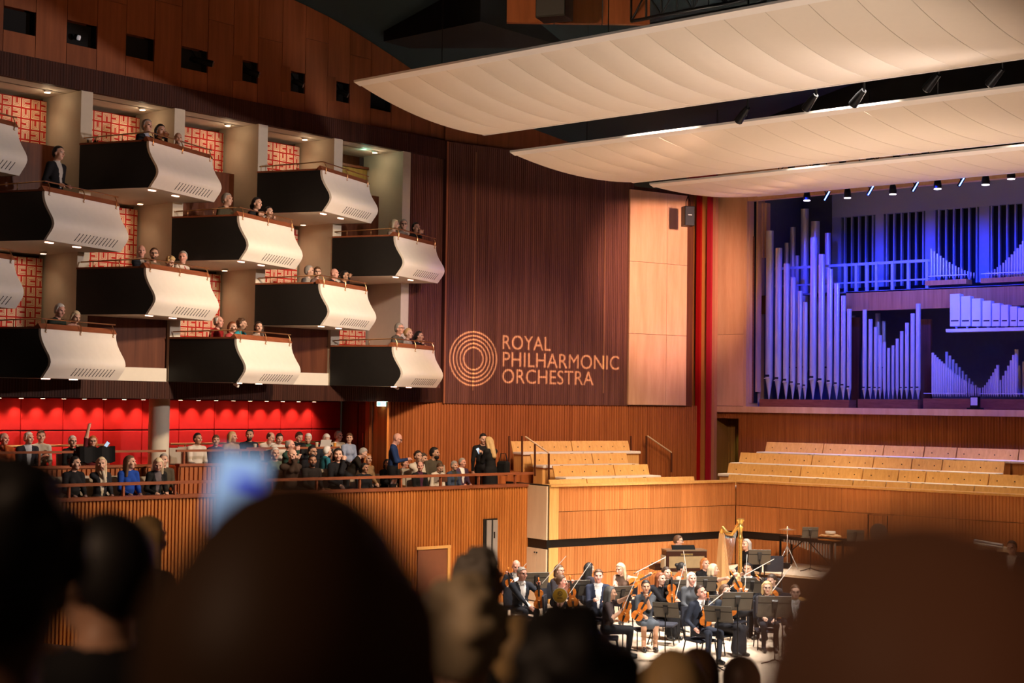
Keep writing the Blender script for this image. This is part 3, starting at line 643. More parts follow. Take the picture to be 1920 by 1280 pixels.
# ================================================================== CHOIR PARAPETS
CX = Vector((-20.05, 31.5, 0)); PZ = 2.81; STG = 0.2
LD = SD; LN = -SN          # left choir: along, away from the stage
def lp(s, off, z=0.0): q = CX + LD * s + LN * off; return Vector((q.x, q.y, z))
def on_l(x, y, off): return on_plane(x, y, CX + LN * off, LN)
def l_s(p): return (Vector((p.x, p.y, 0)) - CX).dot(LD)
LE = l_s(on_l(1030, 960, 0))        # near end (negative)
zb_top, zb_bot = 1.60, 1.42          # black slot
def parapet(name, org, d, n_in, L0, L1, splits, label):
    core = MB().obox(org + d * L0 + n_in * 0.05 + Vector((0, 0, STG)), d * (L1 - L0), n_in * 0.25, (0, 0, PZ - STG - .04))
    o = struct(name, core, M_BLACK, label)
    zmid = 2.21
    for a, b in zip(splits, splits[1:]):
        for za, zb in ((zb_top, zmid - .006), (zmid + .006, PZ - .05), (STG + .02, 0.80), (0.812, zb_bot)):
            mb = MB().obox(org + d * (a + .004) + n_in * 0.012 + Vector((0, 0, za)), d * (b - a - .008), n_in * 0.04, (0, 0, zb - za))
            flutes(mb, (org + d * (a + .004) + n_in * .012), (org + d * (b - .004) + n_in * .012), za, zb, -n_in, 0.075, 0.012, 0.7)
            mb.build('panel', M_PARAPET, o)
    MB().obox(org + d * L0 - n_in * 0.05 + Vector((0, 0, PZ - .045)), d * (L1 - L0), n_in * 0.35, (0, 0, 0.045)).build('parapet_cap', M_BENCH, o)
    return o
lsp = [LE + .25, -4.45, -3.55, -2.7, -1.75, -0.9, 0.0]
parapet('wall_choir_left', CX, LD, LN, LE, 0.0, lsp, 'panelled wood parapet left of the stage')
rd = Vector((1, 0, 0)); rn = Vector((0, 1, 0))
rsp = [0.0] + [on_y(x, 930, 31.5).x - CX.x for x in (1456, 1516, 1578, 1671, 1793, 1920)] + [9.3, 11.5, 14, 16.5, 19, 21.5]
parapet('wall_choir_right', CX, rd, rn, 0.0, 21.5, rsp, 'panelled wood parapet behind the stage')
# birch end of the left parapet, with the cupboard doors
wpe = struct('wall_choir_end', MB().obox(lp(LE - .05, 0.02, STG), LD * 0.10, LN * 1.6, (0, 0, PZ - STG)), M_BLACK, 'core of the birch end of the parapet')
MB().obox(lp(LE, -.01, zb_top), LD * .25, LN * .05, (0, 0, PZ - zb_top - .05)).build('corner_post', M_BENCH, wpe); MB().obox(lp(LE, -.01, STG), LD * .25, LN * .05, (0, 0, zb_bot - STG)).build('corner_post', M_BENCH, wpe)
MB().obox(lp(LE - .08, 0.0, zb_top), LD * .04, LN * .75, (0, 0, PZ - zb_top - .03)).build('panel', M_BIRCH, wpe)
for a, b in ((0.0, 0.36), (0.37, 0.78)):
    d_ = MB().obox(lp(LE - .08, a, STG + .03), LD * .04, LN * (b - a), (0, 0, zb_bot - STG - .06)).build('cupboard_door', M_BIRCH, wpe)
    kq = lp(LE - .085, 0.33 if a == 0 else 0.41, zb_bot - .12)
    MB().tube([kq, kq - LD * .02], .016, 8).build('finger_hole', M_SLOT, d_)

# choir benches
plate_me = MB().box(-.012, .012, -.004, .0, -.012, .012).mesh('number_plate', M_SLOT)
clip_me = MB().box(-.035, .035, -.012, .012, -.004, .006).mesh('number_clip', M_EBONY)
def bench(name_row, order, org, d, n_in, s0, s1, off, ztop_, seatz, nseat, label, cush=True):
    """one bench: backrest along d from s0 to s1 at distance off behind the parapet"""
    o3 = org + d * s0 + n_in * off
    ang = math.atan2(d.y, d.x); L = s1 - s0
    t = thing('choir_bench', label, 'bench', (o3.x, o3.y, 0), ang, 'pale wood choir benches')
    # local x along the bench, local -y to the stage
    MB().hexa([(0.014, -.10, seatz - .05), (L - .014, -.10, seatz - .05), (L - .014, -.06, seatz - .05), (0.014, -.06, seatz - .05)], [(0.014, 0.0, ztop_), (L - .014, 0.0, ztop_), (L - .014, .035, ztop_), (0.014, .035, ztop_)]).build('backrest', M_BENCH, t)
    MB().bbox(0.006, L - .006, -.52, -.09, seatz - .07, seatz, .02).build('seat_cushion', M_WHITECUSH, t)
    MB().box(0.03, L - .03, -.46, -.10, ztop_ - .72, seatz - .07).build('bench_base', M_BENCH, t)
    for i in range(nseat):
        x = L * (i + .5) / nseat; zz = seatz + (ztop_ - seatz) * 0.42
        yy = -.10 + .10 * (zz - seatz + .05) / (ztop_ - seatz + .05)
        link('number_plate', plate_me, t, (x, yy - .004, zz))
        if i % 2 == (order % 2): link('number_clip', clip_me, t, (x + .1, 0.015, ztop_ + .002))
    return t
def row_r(nm, off, xs, y0_, y1_, hs, counts, lbl):
    Y = 31.5 + off
    for i, (a, b) in enumerate(zip(xs, xs[1:])):
        pa = on_y(a, y0_ + (y1_ - y0_) * (a - xs[0]) / (1920 - xs[0]), Y)
        z_ = ROWZ[nm]
        bench(nm, i, CX, rd, rn, pa.x - CX.x, on_y(b, 860, Y).x - CX.x, off, z_, z_ - .25, counts[i], lbl % NTH[i])
NTH = ['first', 'second', 'third', 'fourth', 'fifth', 'sixth', 'seventh', 'eighth']
ROWZ = {'r1': oz(1437, 828, 34.75), 'r2': oz(1390, 848, 34.0), 'r3': oz(1368, 868, 33.2), 'r4': oz(1368, 889, 32.45)}
row_r('r1', 3.25, [1437, 1545, 1658, 1734, 1795, 1911, 2000], 828, 845, 0.34, [4, 4, 2, 2, 4, 3], 'pale choir bench, top row right of the doorway, %s from the left')
row_r('r2', 2.5, [1388, 1524, 1639, 1711, 1768, 1885], 848, 868, 0.34, [5, 4, 2, 2, 4], 'pale choir bench, second row right of the doorway, %s from the left')
row_r('r3', 1.7, [1366, 1503, 1619, 1686, 1737, 1855, 1990], 868, 890, 0.34, [4, 4, 2, 2, 4, 4], 'pale choir bench, third row right of the doorway, %s from the left')
row_r('r4', 0.95, [1366, 1482, 1600, 1662, 1708, 1827, 1960], 889, 905, 0.34, [4, 4, 2, 2, 4, 4], 'low wood bench peeping over the right parapet, %s from the left')
def row_l(nm, off, xs, ys, hs, counts, lbl):
    z_ = on_l(xs[0], ys[0], off).z * .5 + on_l(xs[-1], ys[1], off).z * .5; ROWZ[nm] = z_
    for i, (a, b) in enumerate(zip(xs, xs[1:])):
        bench(nm, i, CX, LD, LN, l_s(on_l(a, 850, off)), l_s(on_l(b, 850, off)), off, z_, z_ - .25, counts[i], lbl % ['left', 'right'][i])
row_l('l1', 3.35, [957, 1070, 1178], (827, 826), 0.34, [5, 5], 'pale wood bench of the left choir block, top row, %s one')
row_l('l2', 2.5, [994, 1109, 1175], (850, 850), 0.34, [4, 3], 'pale wood bench of the left choir block, second row, %s one')
row_l('l3', 1.65, [1036, 1150, 1215], (873, 870), 0.34, [5, 3], 'pale wood bench of the left choir block, third row, %s one')
row_l('l4', 0.92, [1029, 1100, 1302], (900, 892), 0.34, [3, 7], 'low wood bench peeping over the left parapet, %s one')
# choir floors (stepped)
mb = MB()
for off0, off1, nm in ((0.3, 1.05, '4'), (1.05, 1.85, '3'), (1.85, 2.7, '2'), (2.7, 3.9, '1')):
    z_ = ROWZ['l' + nm] - .72; q = lp(LE, off0); mb.obox((q.x, q.y, z_ - 1.2), LD * (-LE - off0 * .2), LN * (off1 - off0), (0, 0, 1.2))
    z_ = ROWZ['r' + nm] - .72; mb.box({'4': ox(1366, 32.45), '3': ox(1366, 33.2), '2': ox(1388, 34.0), '1': ox(1437, 34.75)}[nm] - .03, XRR, 31.5 + off0, min(31.5 + off1, 35.25), z_ - 1.2, z_)
struct('floor_choir', mb, M_REDWOOD, 'stepped floor of the choir seats')
# stair handrails of the left choir
def handrail(pts, posts, label, off):
    P = [on_l(x, y, off) for x, y in pts]
    t = thing('stair_handrail', label, 'handrail', (P[0].x, P[0].y, 0))
    b = Vector((P[0].x, P[0].y, 0))
    MB().tube([p - b for p in P], 0.02, 8).build('rail_bar', mat('pale_rail', (.72, .55, .36), .35), t)
    for (x, y, yb) in posts:
        p1, p2 = on_l(x, y, off), on_l(x, yb, off); MB().bar(p1 - b, p2 - b, .035, .035).build('post', M_DOORWOOD, t)
handrail([(985, 818), (1029, 849)], [(979, 817, 885), (1003, 832, 892), (1029, 850, 900), (955, 817, 882)], 'pale sloping handrail left of the choir benches', 1.86)
handrail([(1214, 817), (1259, 848)], [(1183, 817, 870), (1212, 817, 880), (1259, 849, 885)], 'pale sloping handrail on the wall beside the striped pillar', 3.8)

# ================================================================== STAGE
stage_poly = [(-24.6, 20.6), (-18, 20.2), (-8, 20.0), (2, 20.4), (2, 31.6), (CX.x, 31.6), (lp(LE, 0).x, lp(LE, 0).y), (lp(LE, 1.0).x, lp(LE, 1.0).y), (-22.2, 26.3)]
stage_poly = [(-22.95, 20.6), (-18, 20.3), (-8, 20.0), (2, 20.4), (2, 31.55), (CX.x, 31.55), (lp(LE, 0.02).x, lp(LE, .02).y), (lp(LE - .06, .72).x, lp(LE - .06, .72).y), (T1.x - .0, T1.y)]
struct('floor', MB().prism([(x, y, -0.9) for x, y in stage_poly], (0, 0, STG + 0.9)), M_STAGE, 'pale wooden stage platform')
# risers at the back
RZ1, RZ2 = 0.95, 0.50
ra = on_z(1338, 1064, RZ1)
t = thing('stage_riser', 'high pale wooden riser against the back parapet', 'riser', (0, 0, 0))
MB().prism([(ra.x, ra.y, RZ1 - .05), (ra.x - .1, 31.45, RZ1 - .05), (1.5, 31.45, RZ1 - .05), (1.5, 29.4, RZ1 - .05)], (0, 0, .05)).build('deck', M_STAGE, t)
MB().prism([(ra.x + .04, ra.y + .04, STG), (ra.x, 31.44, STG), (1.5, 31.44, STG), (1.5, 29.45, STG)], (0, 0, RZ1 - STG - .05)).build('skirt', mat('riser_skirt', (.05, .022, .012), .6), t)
rb = on_z(1338, 1121, RZ2)
t = thing('stage_riser', 'lower wooden riser in front of the high riser', 'riser', (0, 0, 0))
MB().prism([(rb.x, rb.y, RZ2 - .05), (ra.x - .1, ra.y - .03, RZ2 - .05), (1.5, 29.34, RZ2 - .05), (1.5, 27.6, RZ2 - .05)], (0, 0, .05)).build('deck', M_BENCH, t)
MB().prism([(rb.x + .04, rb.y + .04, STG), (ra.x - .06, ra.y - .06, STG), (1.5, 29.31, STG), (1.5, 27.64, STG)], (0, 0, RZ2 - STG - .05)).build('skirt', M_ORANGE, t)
# doors in the terrace front
a = on_t(781, 1060, 0.0); b = on_t(836, 1060, 0.0); zt = on_t(800, 1029, 0).z
d5 = struct('door_5', MB().obox(tp(t_s(a), -0.045, -0.9), TD * (t_s(b) - t_s(a)), TN * 0.03, (0, 0, zt + .9)), mat('door_panel_brown', (.24, .09, .045), .5, vary=.1), 'brown door in the fluted stalls wall')
MB().obox(tp(t_s(a) - .05, -0.07, zt), TD * (t_s(b) - t_s(a) + .13), TN * 0.06, (0, 0, .06)).build('door_frame', M_BENCH, d5); MB().obox(tp(t_s(b), -0.07, -.9), TD * .07, TN * 0.06, (0, 0, zt + .9)).build('door_frame', M_BENCH, d5)
a = on_t(904, 1000, 0.0); b = on_t(930, 1000, 0.0); zt = on_t(915, 972, 0).z; zb_ = STG
d6 = struct('door_6', MB().obox(tp(t_s(a), -0.045, zb_), TD * (t_s(b) - t_s(a)), TN * 0.03, (0, 0, zt - zb_)), M_BLACK, 'narrow grey metal double door in the fluted wall')
hw = (t_s(b) - t_s(a)) / 2
for i in (0, 1):
    MB().obox(tp(t_s(a) + .08 + i * (hw - .02), -0.07, zb_ + .02), TD * (hw - .07), TN * 0.03, (0, 0, zt - zb_ - .05)).build('door_leaf', mat('door_grey_metal', (.45, .43, .42), .45, .4), d6)
MB().obox(tp(t_s(b) - .12, -0.08, on_t(925, 1008, 0).z), TD * .03, TN * .02, (0, 0, .14)).build('door_handle', M_EBONY, d6)
# sloping stalls floor under the audience
mb = MB().sheet([[(x, y, max(-0.9, 3.28 - 0.2 * max(y, -1.0)) ) for x in (-26, -12, 6)] for y in (-6, -1, 0, 4, 8, 12, 16, 20.9, 22)], (0, 0, -0.2), sm=False)
struct('floor_stalls', mb, mat('stalls_floor', (.06, .03, .02), .8), 'dark sloping floor of the stalls')

# ================================================================== CEILING AND REFLECTORS
rows = []
for Y in (8, 12, 16, 20, 22.06, 23.35, 24.71, 25.88, 27.2, 29, 31, 34):
    rows.append([(XW - .2, Y, ztop(Y)), (-22, Y, ztop(Y) + .9), (-17, Y, ztop(Y) + 2.0), (-8, Y, ztop(Y) + 2.6), (6, Y, ztop(Y) + 2.8)])
struct('ceiling', MB().sheet(rows, (0, 0, 0.1)), M_TEAL, 'dark teal ceiling of the hall')
c0 = at_depth(945, -40, 33)
struct('ceiling_baffle', MB().box(c0.x - 3.5, c0.x - .5, c0.y - .2, c0.y + 3.0, c0.z - .9, c0.z + .5), M_VOID, 'black hanging baffle near the ceiling')
cb = at_depth(950, 42, 31.0)
cw = thing('wood_baffle', 'orange wood baffle hanging under the dark ceiling', 'baffle', cb, 0)
ex = rot2((1, 0), YAW)
spot('baffle_lamp', (cb.x + 2.5, cb.y - 5.0, cb.z - 1.2), (cb.x + 1.2, cb.y + .5, cb.z + .5), 700, (1.0, .6, .3), 50, .8, .1)  # added unseen spot to brighten the dim baffle
for i in range(3):
    MB().obox((ex * (i * 0.98))[:], (ex * .96)[:], (rot2((0, 1), YAW) * .12)[:], (0, 0, .75)).build('board', M_UPPER, cw)
def reflector(n_, x0_, ys, zs_, label):
    # quadratic through three profile points
    (ya, yb, yc), (za, zb, zc) = ys, zs_
    def pz(y): return za * (y - yb) * (y - yc) / ((ya - yb) * (ya - yc)) + zb * (y - ya) * (y - yc) / ((yb - ya) * (yb - yc)) + zc * (y - ya) * (y - yb) / ((yc - ya) * (yc - yb))
    t = thing('acoustic_reflector', label, 'reflector', (x0_, ya, za), 0, 'curved white reflectors over the stage')
    wd = 0.74; NX = 6; NY = 14
    rows = []
    for i in range(NY + 1):
        y = ya + (yc - ya) * i / NY; r_ = []
        for j in range(NX + 1):
            u_ = j / NX; sag = 0.014 * (1 - (2 * u_ - 1) ** 2) * (0.35 + 0.65 * sin(pi * min(1, i / NY + .12)))
            r_.append((u_ * (wd - .008) + .004, y - ya, pz(y) - za - sag))
        rows.append(r_)
    me = MB().sheet(rows, (0, 0, 0.05)).mesh('panel', M_REFLECT)
    N = 24
    for i in range(N): link('panel', me, t, (i * wd, 0, 0))
    MB().hexa([(0, -.16, .03), (N * wd, -.16, .03), (N * wd, 0.01, -.02), (0, 0.01, -.02)], [(0, -.16, .07), (N * wd, -.16, .07), (N * wd, 0.01, .06), (0, 0.01, .06)]).build('rim', M_RIM, t)
    MB().box(0, N * wd, yc - ya - .01, yc - ya + .05, zc - za - .01, zc - za + .05).build('rim', M_RIM, t)
    for x in (1.0, 5.0, 9.0, 13.0): MB().tube([(x, 1.2, pz(ya + 1.2) - za + .02), (x, 1.2, 1.9 if n_ == 3 else 3.4)], 0.01, 5).build('suspension_wire', M_BLACKMETAL, t)
    return t
reflector(1, -21.0, (19.73, 21.35, 23.23), (10.60, 10.24, 10.15), 'nearest and largest curved white acoustic reflector')
reflector(2, -21.0, (24.25, 26.1, 28.44), (9.87, 9.69, 9.78), 'middle curved white acoustic reflector')
reflector(3, -21.0, (29.29, 31.5, 33.92), (9.78, 9.80, 10.07), 'farthest curved white acoustic reflector above the organ lights')
# ================================================================== ORGAN
organ = thing('pipe_organ', 'blue-lit pipe organ with rows of tall silver pipes', 'organ', (0, 0, 4.6))
def op(b, name, m_, label=None):
    o = b.build(name, m_, organ, (0, 0, -4.6)); 
    if label: o['label'] = label
    return o
def pipe(xc, ytop, wpx, ymouth, yfoot, Y):
    x = ox(xc, Y); zt, zm, zf = oz(xc, ytop, Y), oz(xc, ymouth, Y), oz(xc, yfoot, Y)
    r = wpx / 2 * 0.0148 * 0.98
    mb = MB().lathe([(r * .12, zf), (r * .98, zm - .03), (r, zm), (r, zt - .25 * (zt - zm)), (r * .995, zt - .25 * (zt - zm) + .01), (r, zt)], 14, (x, Y, 0))
    o = op(mb, 'pipe', M_PIPE)
    if wpx > 6:   # mouth with its upper lip
        MB().box(x - r * .55, x + r * .55, Y - r * 1.04, Y - r * .6, zm + .0, zm + r * .55).build('mouth', M_SLOT, o)
        MB().box(x - r * .8, x + r * .8, Y - r * 1.10, Y - r * .75, zm - .05, zm - .03).build('lip', M_PIPE, o)
    return o
Z3 = 3.5556
for xz, tz, wz, mz in [(222, 330, 52, 520), (282, 445, 46, 535), (335, 548, 41, 545), (380, 640, 36, 560), (427, 730, 33, 572), (462, 805, 30, 580), (515, 375, 46, 527), (570, 487, 42, 542), (625, 585, 38, 553), (672, 680, 36, 567), (716, 762, 32, 577), (755, 850, 30, 590)]:
    pipe(1380 + xz / Z3, 340 + tz / Z3, wz / Z3, 560 + mz / Z3, 749, YO + .55)
for xz, tz, wz in [(858, 855, 28), (897, 918, 26), (932, 970, 24), (962, 1025, 22), (990, 1070, 20), (1018, 1110, 18), (1047, 1093, 18), (1075, 1048, 20), (1105, 998, 22), (1140, 942, 25), (1178, 880, 27), (1215, 815, 30)]:
    pipe(1380 + xz / Z3, 340 + tz / Z3, wz / Z3, 727, 748, YO + .55)
# tall pipes standing deeper in the chamber
for xz, tz, wz in [(335, 410, 34), (375, 305, 38), (455, 185, 55), (525, 268, 60), (610, 345, 40), (405, 495, 30), (945, 880, 34), (985, 930, 26), (785, 895, 22)]:
    pipe(1380 + xz / Z3, 340 + tz / Z3, wz / Z3, 690, 730, YO + 1.5)
# small fan-shaped ranks
def rank(x0_, x1_, y0_, y1_, n_, Y, yb, yf, bow, wpx):
    for i in range(n_):
        u_ = i / (n_ - 1); x = x0_ + (x1_ - x0_) * u_
        e = 1 - (1 - u_) ** bow if y1_ > y0_ else u_ ** bow
        y = y0_ + (y1_ - y0_) * e
        pipe(x, y, wpx[0] + (wpx[1] - wpx[0]) * u_, yb, yf, Y)
rank(1746, 1826, 466, 511, 15, YO + 1.0, 514, 522, 1.5, (4.2, 2.2))
rank(1849, 1919, 511, 452, 14, YO + 1.0, 514, 522, 1.5, (2.2, 5.0))
rank(1749, 1838, 661, 727, 22, YO + .6, 734, 744, 1.35, (4.6, 2.0))
rank(1775, 1836, 659, 727, 11, YO + 1.1, 734, 744, 1.1, (5.0, 2.6))
rank(1843, 1871, 726, 684, 8, YO + .6, 734, 744, 1.2, (2.2, 5.0))
rank(1876, 1906, 712, 655, 7, YO + .6, 734, 744, 1.1, (3.0, 6.0))
rank(1895, 1960, 700, 640, 9, YO + 1.0, 734, 744, 1.0, (4.0, 6.0))
# square wooden pipes on a shelf
Yw = YO + .35
for xz, wz, tz in [(1458, 66, 750), (1530, 62, 765), (1600, 59, 780), (1670, 56, 795), (1733, 52, 812), (1790, 50, 822), (1850, 47, 832), (1902, 45, 842), (1950, 43, 850)]:
    xa, xb = ox(1380 + (xz - wz / 2) / Z3, Yw), ox(1380 + (xz + wz / 2) / Z3, Yw); xm = (xa + xb) / 2
    za = oz(1380 + xz / Z3, 340 + 965 / Z3, Yw); zt = oz(1380 + xz / Z3, 340 + tz / Z3, Yw)
    o = op(MB().bbox(xa, xb, Yw, Yw + .22, za, zt, .008), 'square_pipe', M_PIPEWOOD)
    MB().box(xa + .03, xb - .03, Yw - .004, Yw + .01, za + .12, za + .15).build('mouth', M_SLOT, o)
    MB().lathe([(.02, za - .09), (.04, za)], 8, (xm, Yw + .1, 0)).build('foot', M_PIPEWOOD, o)
op(MB().box(ox(1775, Yw), 0.5, Yw - .05, Yw + .3, oz(1780, 622.5, Yw), oz(1780, 616.5, Yw)), 'pipe_shelf', M_PIPEWOOD)
# gallery front, its railing and the chests
Yg = YO + .8
op(MB().box(ox(1586, Yg), 0.5, Yg, Yg + .1, oz(1600, 583, Yg), oz(1600, 547, Yg)), 'gallery_front', M_PARAPET)
op(MB().box(ox(1500, Yg), 0.5, Yg, Yg + 2.0, oz(1600, 549, Yg), oz(1600, 546, Yg)), 'gallery_floor', M_CHAMBER)
blue_rail = mat('gallery_rail_paint', (.35, .38, .46), .5)
zr1, zr0 = oz(1600, 493, Yg + .05), oz(1600, 546, Yg + .05); zrm = oz(1600, 528, Yg + .05)
op(MB().box(ox(1480, Yg + .9), ox(1740, Yg), Yg + .08, Yg + .12, zr1 - .07, zr1), 'gallery_rail', blue_rail)
op(MB().box(ox(1480, Yg + .9), ox(1740, Yg), Yg + .08, Yg + .12, zrm - .04, zrm), 'gallery_rail', blue_rail)
for x in (1508, 1530, 1582, 1602, 1622, 1640, 1670, 1700, 1735):
    op(MB().box(ox(x, Yg) - .035, ox(x, Yg) + .035, Yg + .06, Yg + .14, zr0, zr1), 'gallery_post', blue_rail)
for x0_, x1_, m_ in ((1739, 1816, M_PARAPET), (1843, 1990, M_PARAPET)):
    op(MB().box(ox(x0_, YO + 1), ox(x1_, YO + 1), YO + .85, YO + 1.2, oz(1760, 535, YO + 1), oz(1760, 526, YO + 1)), 'wind_chest', m_)
    op(MB().box(ox(x0_, YO + 1), ox(x1_, YO + 1), YO + .88, YO + .92, oz(1760, 518.5, YO + 1), oz(1760, 517, YO + 1)), 'rack_rail', M_PIPEWOOD)
for x0_, x1_, m_ in ((1430, 1597, M_RAILWOOD), (1614, 1726, M_RAILWOOD)):
    op(MB().box(ox(x0_, YO + .5), ox(x1_, YO + .5), YO + .35, YO + .75, 4.6, oz(x0_ + 50, 748.5, YO + .55)), 'toe_board', m_)
for x0_, x1_ in ((1736, 1815), (1840, 1990)):
    op(MB().box(ox(x0_, YO + .5), ox(x1_, YO + .5), YO + .38, YO + .42, oz(1760, 738, YO + .5), oz(1760, 736.5, YO + .5)), 'rack_rail', M_PIPEWOOD)
op(MB().box(ox(1736, YO + .5), 0.5, YO + .35, YO + 1.3, 4.6, oz(1760, 747, YO + .5)), 'wind_chest', M_RAILWOOD)
op(MB().box(ox(1600, YO + 1.2), ox(1614, YO + 1.2), YO + 1.1, YO + 1.2, 4.6, 7.0), 'case_post', M_DOORWOOD)
op(MB().box(ox(1728, YO + 1.2), ox(1748, YO + 1.2), YO + 1.1, YO + 1.2, 4.6, 6.9), 'case_post', M_DOORWOOD)
# swell-box shutters far behind
Ys = YO + 2.3
op(MB().box(ox(1568, Ys), 0.5, Ys + .12, Ys + .2, oz(1700, 535, Ys), oz(1700, 395, Ys)), 'swell_box_back', M_VOID)
for xz in (720, 768, 815, 862, 908, 1002, 1050, 1100, 1147, 1197, 1245, 1350, 1398, 1450, 1500, 1552, 1603, 1702, 1753, 1806, 1862, 1915, 1965):
    x = ox(1380 + xz / Z3, Ys); op(MB().box(x - .022, x + .022, Ys, Ys + .1, oz(1700, 535, Ys), oz(1700, 398, Ys)), 'shutter', blue_rail)
for a, b in ((640, 700), (928, 985), (1262, 1330), (1622, 1690), (1985, 2050)):
    op(MB().box(ox(1380 + a / Z3, Ys), ox(1380 + b / Z3, Ys), Ys - .02, Ys + .12, oz(1700, 535, Ys), oz(1700, 395, Ys)), 'swell_box_post', blue_rail)
op(MB().box(ox(1560, Ys), 0.5, Ys - .03, Ys + .2, oz(1700, 398, Ys), 10.69), 'swell_box_head', blue_rail)
# little console lamp on the sill
q = on_y(1828, 748, YO + .1)
t = thing('sill_floodlight', 'small black floodlight with a pale face on the organ sill', 'floodlight', (q.x, q.y, 4.6))
MB().bbox(-.11, .11, -.05, .08, .04, .32, .015).build('lamp_body', M_BLACKMETAL, t); MB().box(-.085, .085, -.056, -.05, .10, .29).build('lamp_face', M_PIPEWOOD, t); MB().box(-.2, .2, -.02, .05, .0, .04).build('foot', M_BLACKMETAL, t)

# ================================================================== SPOTLIGHTS, TRUSSES, SPEAKERS
bz = max(on_y(x, y, 34.25).z for x, y in ((1513, 371), (1896, 330))) + .36
SPN = ['first', 'second', 'third', 'fourth', 'fifth', 'sixth', 'seventh', 'eighth', 'ninth', 'tenth']
for i, (x, y, kind) in enumerate([(1513, 371, 0), (1551, 367, 1), (1589, 366, 0), (1633, 357, 1), (1674, 359, 0), (1717, 350, 1), (1758, 349, 2), (1804, 340, 1), (1848, 341, 2), (1896, 330, 0)]):
    q = on_y(x, y, 34.25)
    t = thing('stage_spotlight', '%s spotlight from the left in the row above the organ, %s' % (SPN[i], ['dim pinkish lens', 'slim blue bar', 'brilliant white lens'][kind]), 'spotlight', q, 0, 'spotlights in a row above the organ')
    if kind == 1:
        MB().bar((-.09, .0, -.11), (.05, .0, .10), .07, .07, (0, 1, 0)).build('lamp_body', M_BLACKMETAL, t); MB().bar((-.055, -.04, -.11), (.085, -.04, .10), .012, .035, (0, 1, 0)).build('lens', M_LAMPBLUE, t)
        MB().bar((-.02, .0, 0), (-.1, -.15, bz - q.z), .02, .02).build('yoke', M_BLACKMETAL, t)
    else:
        MB().lathe([(.085, -.06), (.10, 0.0), (.075, .14), (.04, .2)], 14).build('lamp_body', M_BLACKMETAL, t)
        MB().lathe([(.085, -.075), (.085, -.061)], 14).build('lens', M_LAMPWHITE if kind == 2 else mat('lamp_pinkwhite', (1, .9, 1), .5, emit=(1.0, .82, .95), estr=5), t)
        MB().bar((0, 0, .15), (0, -.15, bz - q.z), .03, .03).build('yoke', M_BLACKMETAL, t)
bz = max(on_y(x, y, 34.25).z for x, y in ((1513, 371), (1896, 330))) + .36
t = thing('lighting_bar', 'thin black bar carrying the spotlights above the organ', 'bar', (on_y(1490, 370, 34.1).x, 34.1, bz))
MB().tube([(0, 0, 0), (13, 0, 0)], .025, 8).build('tube', M_BLACKMETAL, t)
for i in range(6): MB().tube([(.6 + i * 2.2, 0, 0), (.6 + i * 2.2, -.17, 10.09 - bz)], .012, 6).build('hanger', M_BLACKMETAL, t)
def truss(name, a, b, h, label, nbay, rr=.03):
    t = thing(name, label, 'truss', a); d = Vector(b) - Vector(a); L = d.length; e = d.normalized()
    n_ = Vector((-e.y, e.x, 0)).normalized() * (h * .8)
    for o_ in (Vector((0, 0, 0)), Vector((0, 0, h)), n_, n_ + Vector((0, 0, h))): MB().tube([o_, o_ + d], rr, 6).build('chord', M_BLACKMETAL, t)
    for i in range(nbay + 1):
        p_ = d * (i / nbay); MB().tube([p_, p_ + Vector((0, 0, h))], rr * .7, 5).build('brace', M_BLACKMETAL, t)
        if i < nbay: MB().tube([p_ + Vector((0, 0, h * (i % 2))), p_ + d / nbay + Vector((0, 0, h * ((i + 1) % 2)))], rr * .6, 5).build('brace', M_BLACKMETAL, t)
    return t
a = on_y(1460, 322, 30.6); b = on_y(1990, 258, 30.6)
tr2 = truss('lighting_truss', a, b, 0.30, 'thin black lighting truss between the middle and far reflectors', 16, .018)
for i in range(10):
    c_ = (b - a) * ((i + .5) / 10); MB().bbox(c_.x - .06, c_.x + .06, c_.y - .06, c_.y + .06, c_.z - .02, c_.z + .14, .015).build('lamp_body', M_BLACKMETAL, tr2)
a = at_depth(1183, 40, 31.0); b = at_depth(1420, -5, 29.5)
truss('lighting_truss', a, b, 0.55, 'heavy black truss above the near reflector at the top edge', 8, .035)
# black profile lamps in the gap between near and middle reflectors
for i, (x, y) in enumerate([(1402, 212), (1530, 188), (1620, 180), (1760, 150), (1880, 140)]):
    q = on_y(x, y, 23.75)
    t = thing('profile_spotlight', 'black spotlight in the dark gap below the near reflector, %s from the left' % SPN[i], 'spotlight', q)
    MB().tube([(0, 0, .1), (-.12, .05, .02), (-.28, .12, -.1)], [.05, .07, .085], 10).build('barrel', M_BLACKMETAL, t); MB().tube([(0, 0, .1), (0, 0, 2.6)], .02, 6).build('yoke', M_BLACKMETAL, t); MB().tube([(-.277, .118, -.098), (-.29, .124, -.107)], .07, 10).build('lens', M_STEEL, t)
def speaker(q, w_, d_, h_, rz, label, badge=True):
    t = thing('loudspeaker', label, 'loudspeaker', q, rz)
    MB().bbox(-w_ / 2, w_ / 2, -d_ / 2, d_ / 2, -h_, 0, .015).build('cabinet', M_BLACKMETAL, t)
    MB().box(-w_ / 2 + .02, w_ / 2 - .02, -d_ / 2 - .006, -d_ / 2, -h_ + .03, -.03).build('grille', mat('speaker_grille', (.02, .022, .03), .7), t)
    if badge: MB().box(-.05, .05, -d_ / 2 - .01, -d_ / 2 - .005, -h_ * .47, -h_ * .44).build('badge', M_STEEL, t)
    for x in (-w_ * .2, w_ * .2): MB().tube([(x, 0, 0), (x, 0, .12), (0, 0, .3), (0, 0, 1.76)], .012, 5).build('suspension_wire', M_BLACKMETAL, t)
    return t
speaker(at_depth(1290, 387, 40.4), .28, .30, .53, rad(55), 'black loudspeaker hanging before the striped pillar')
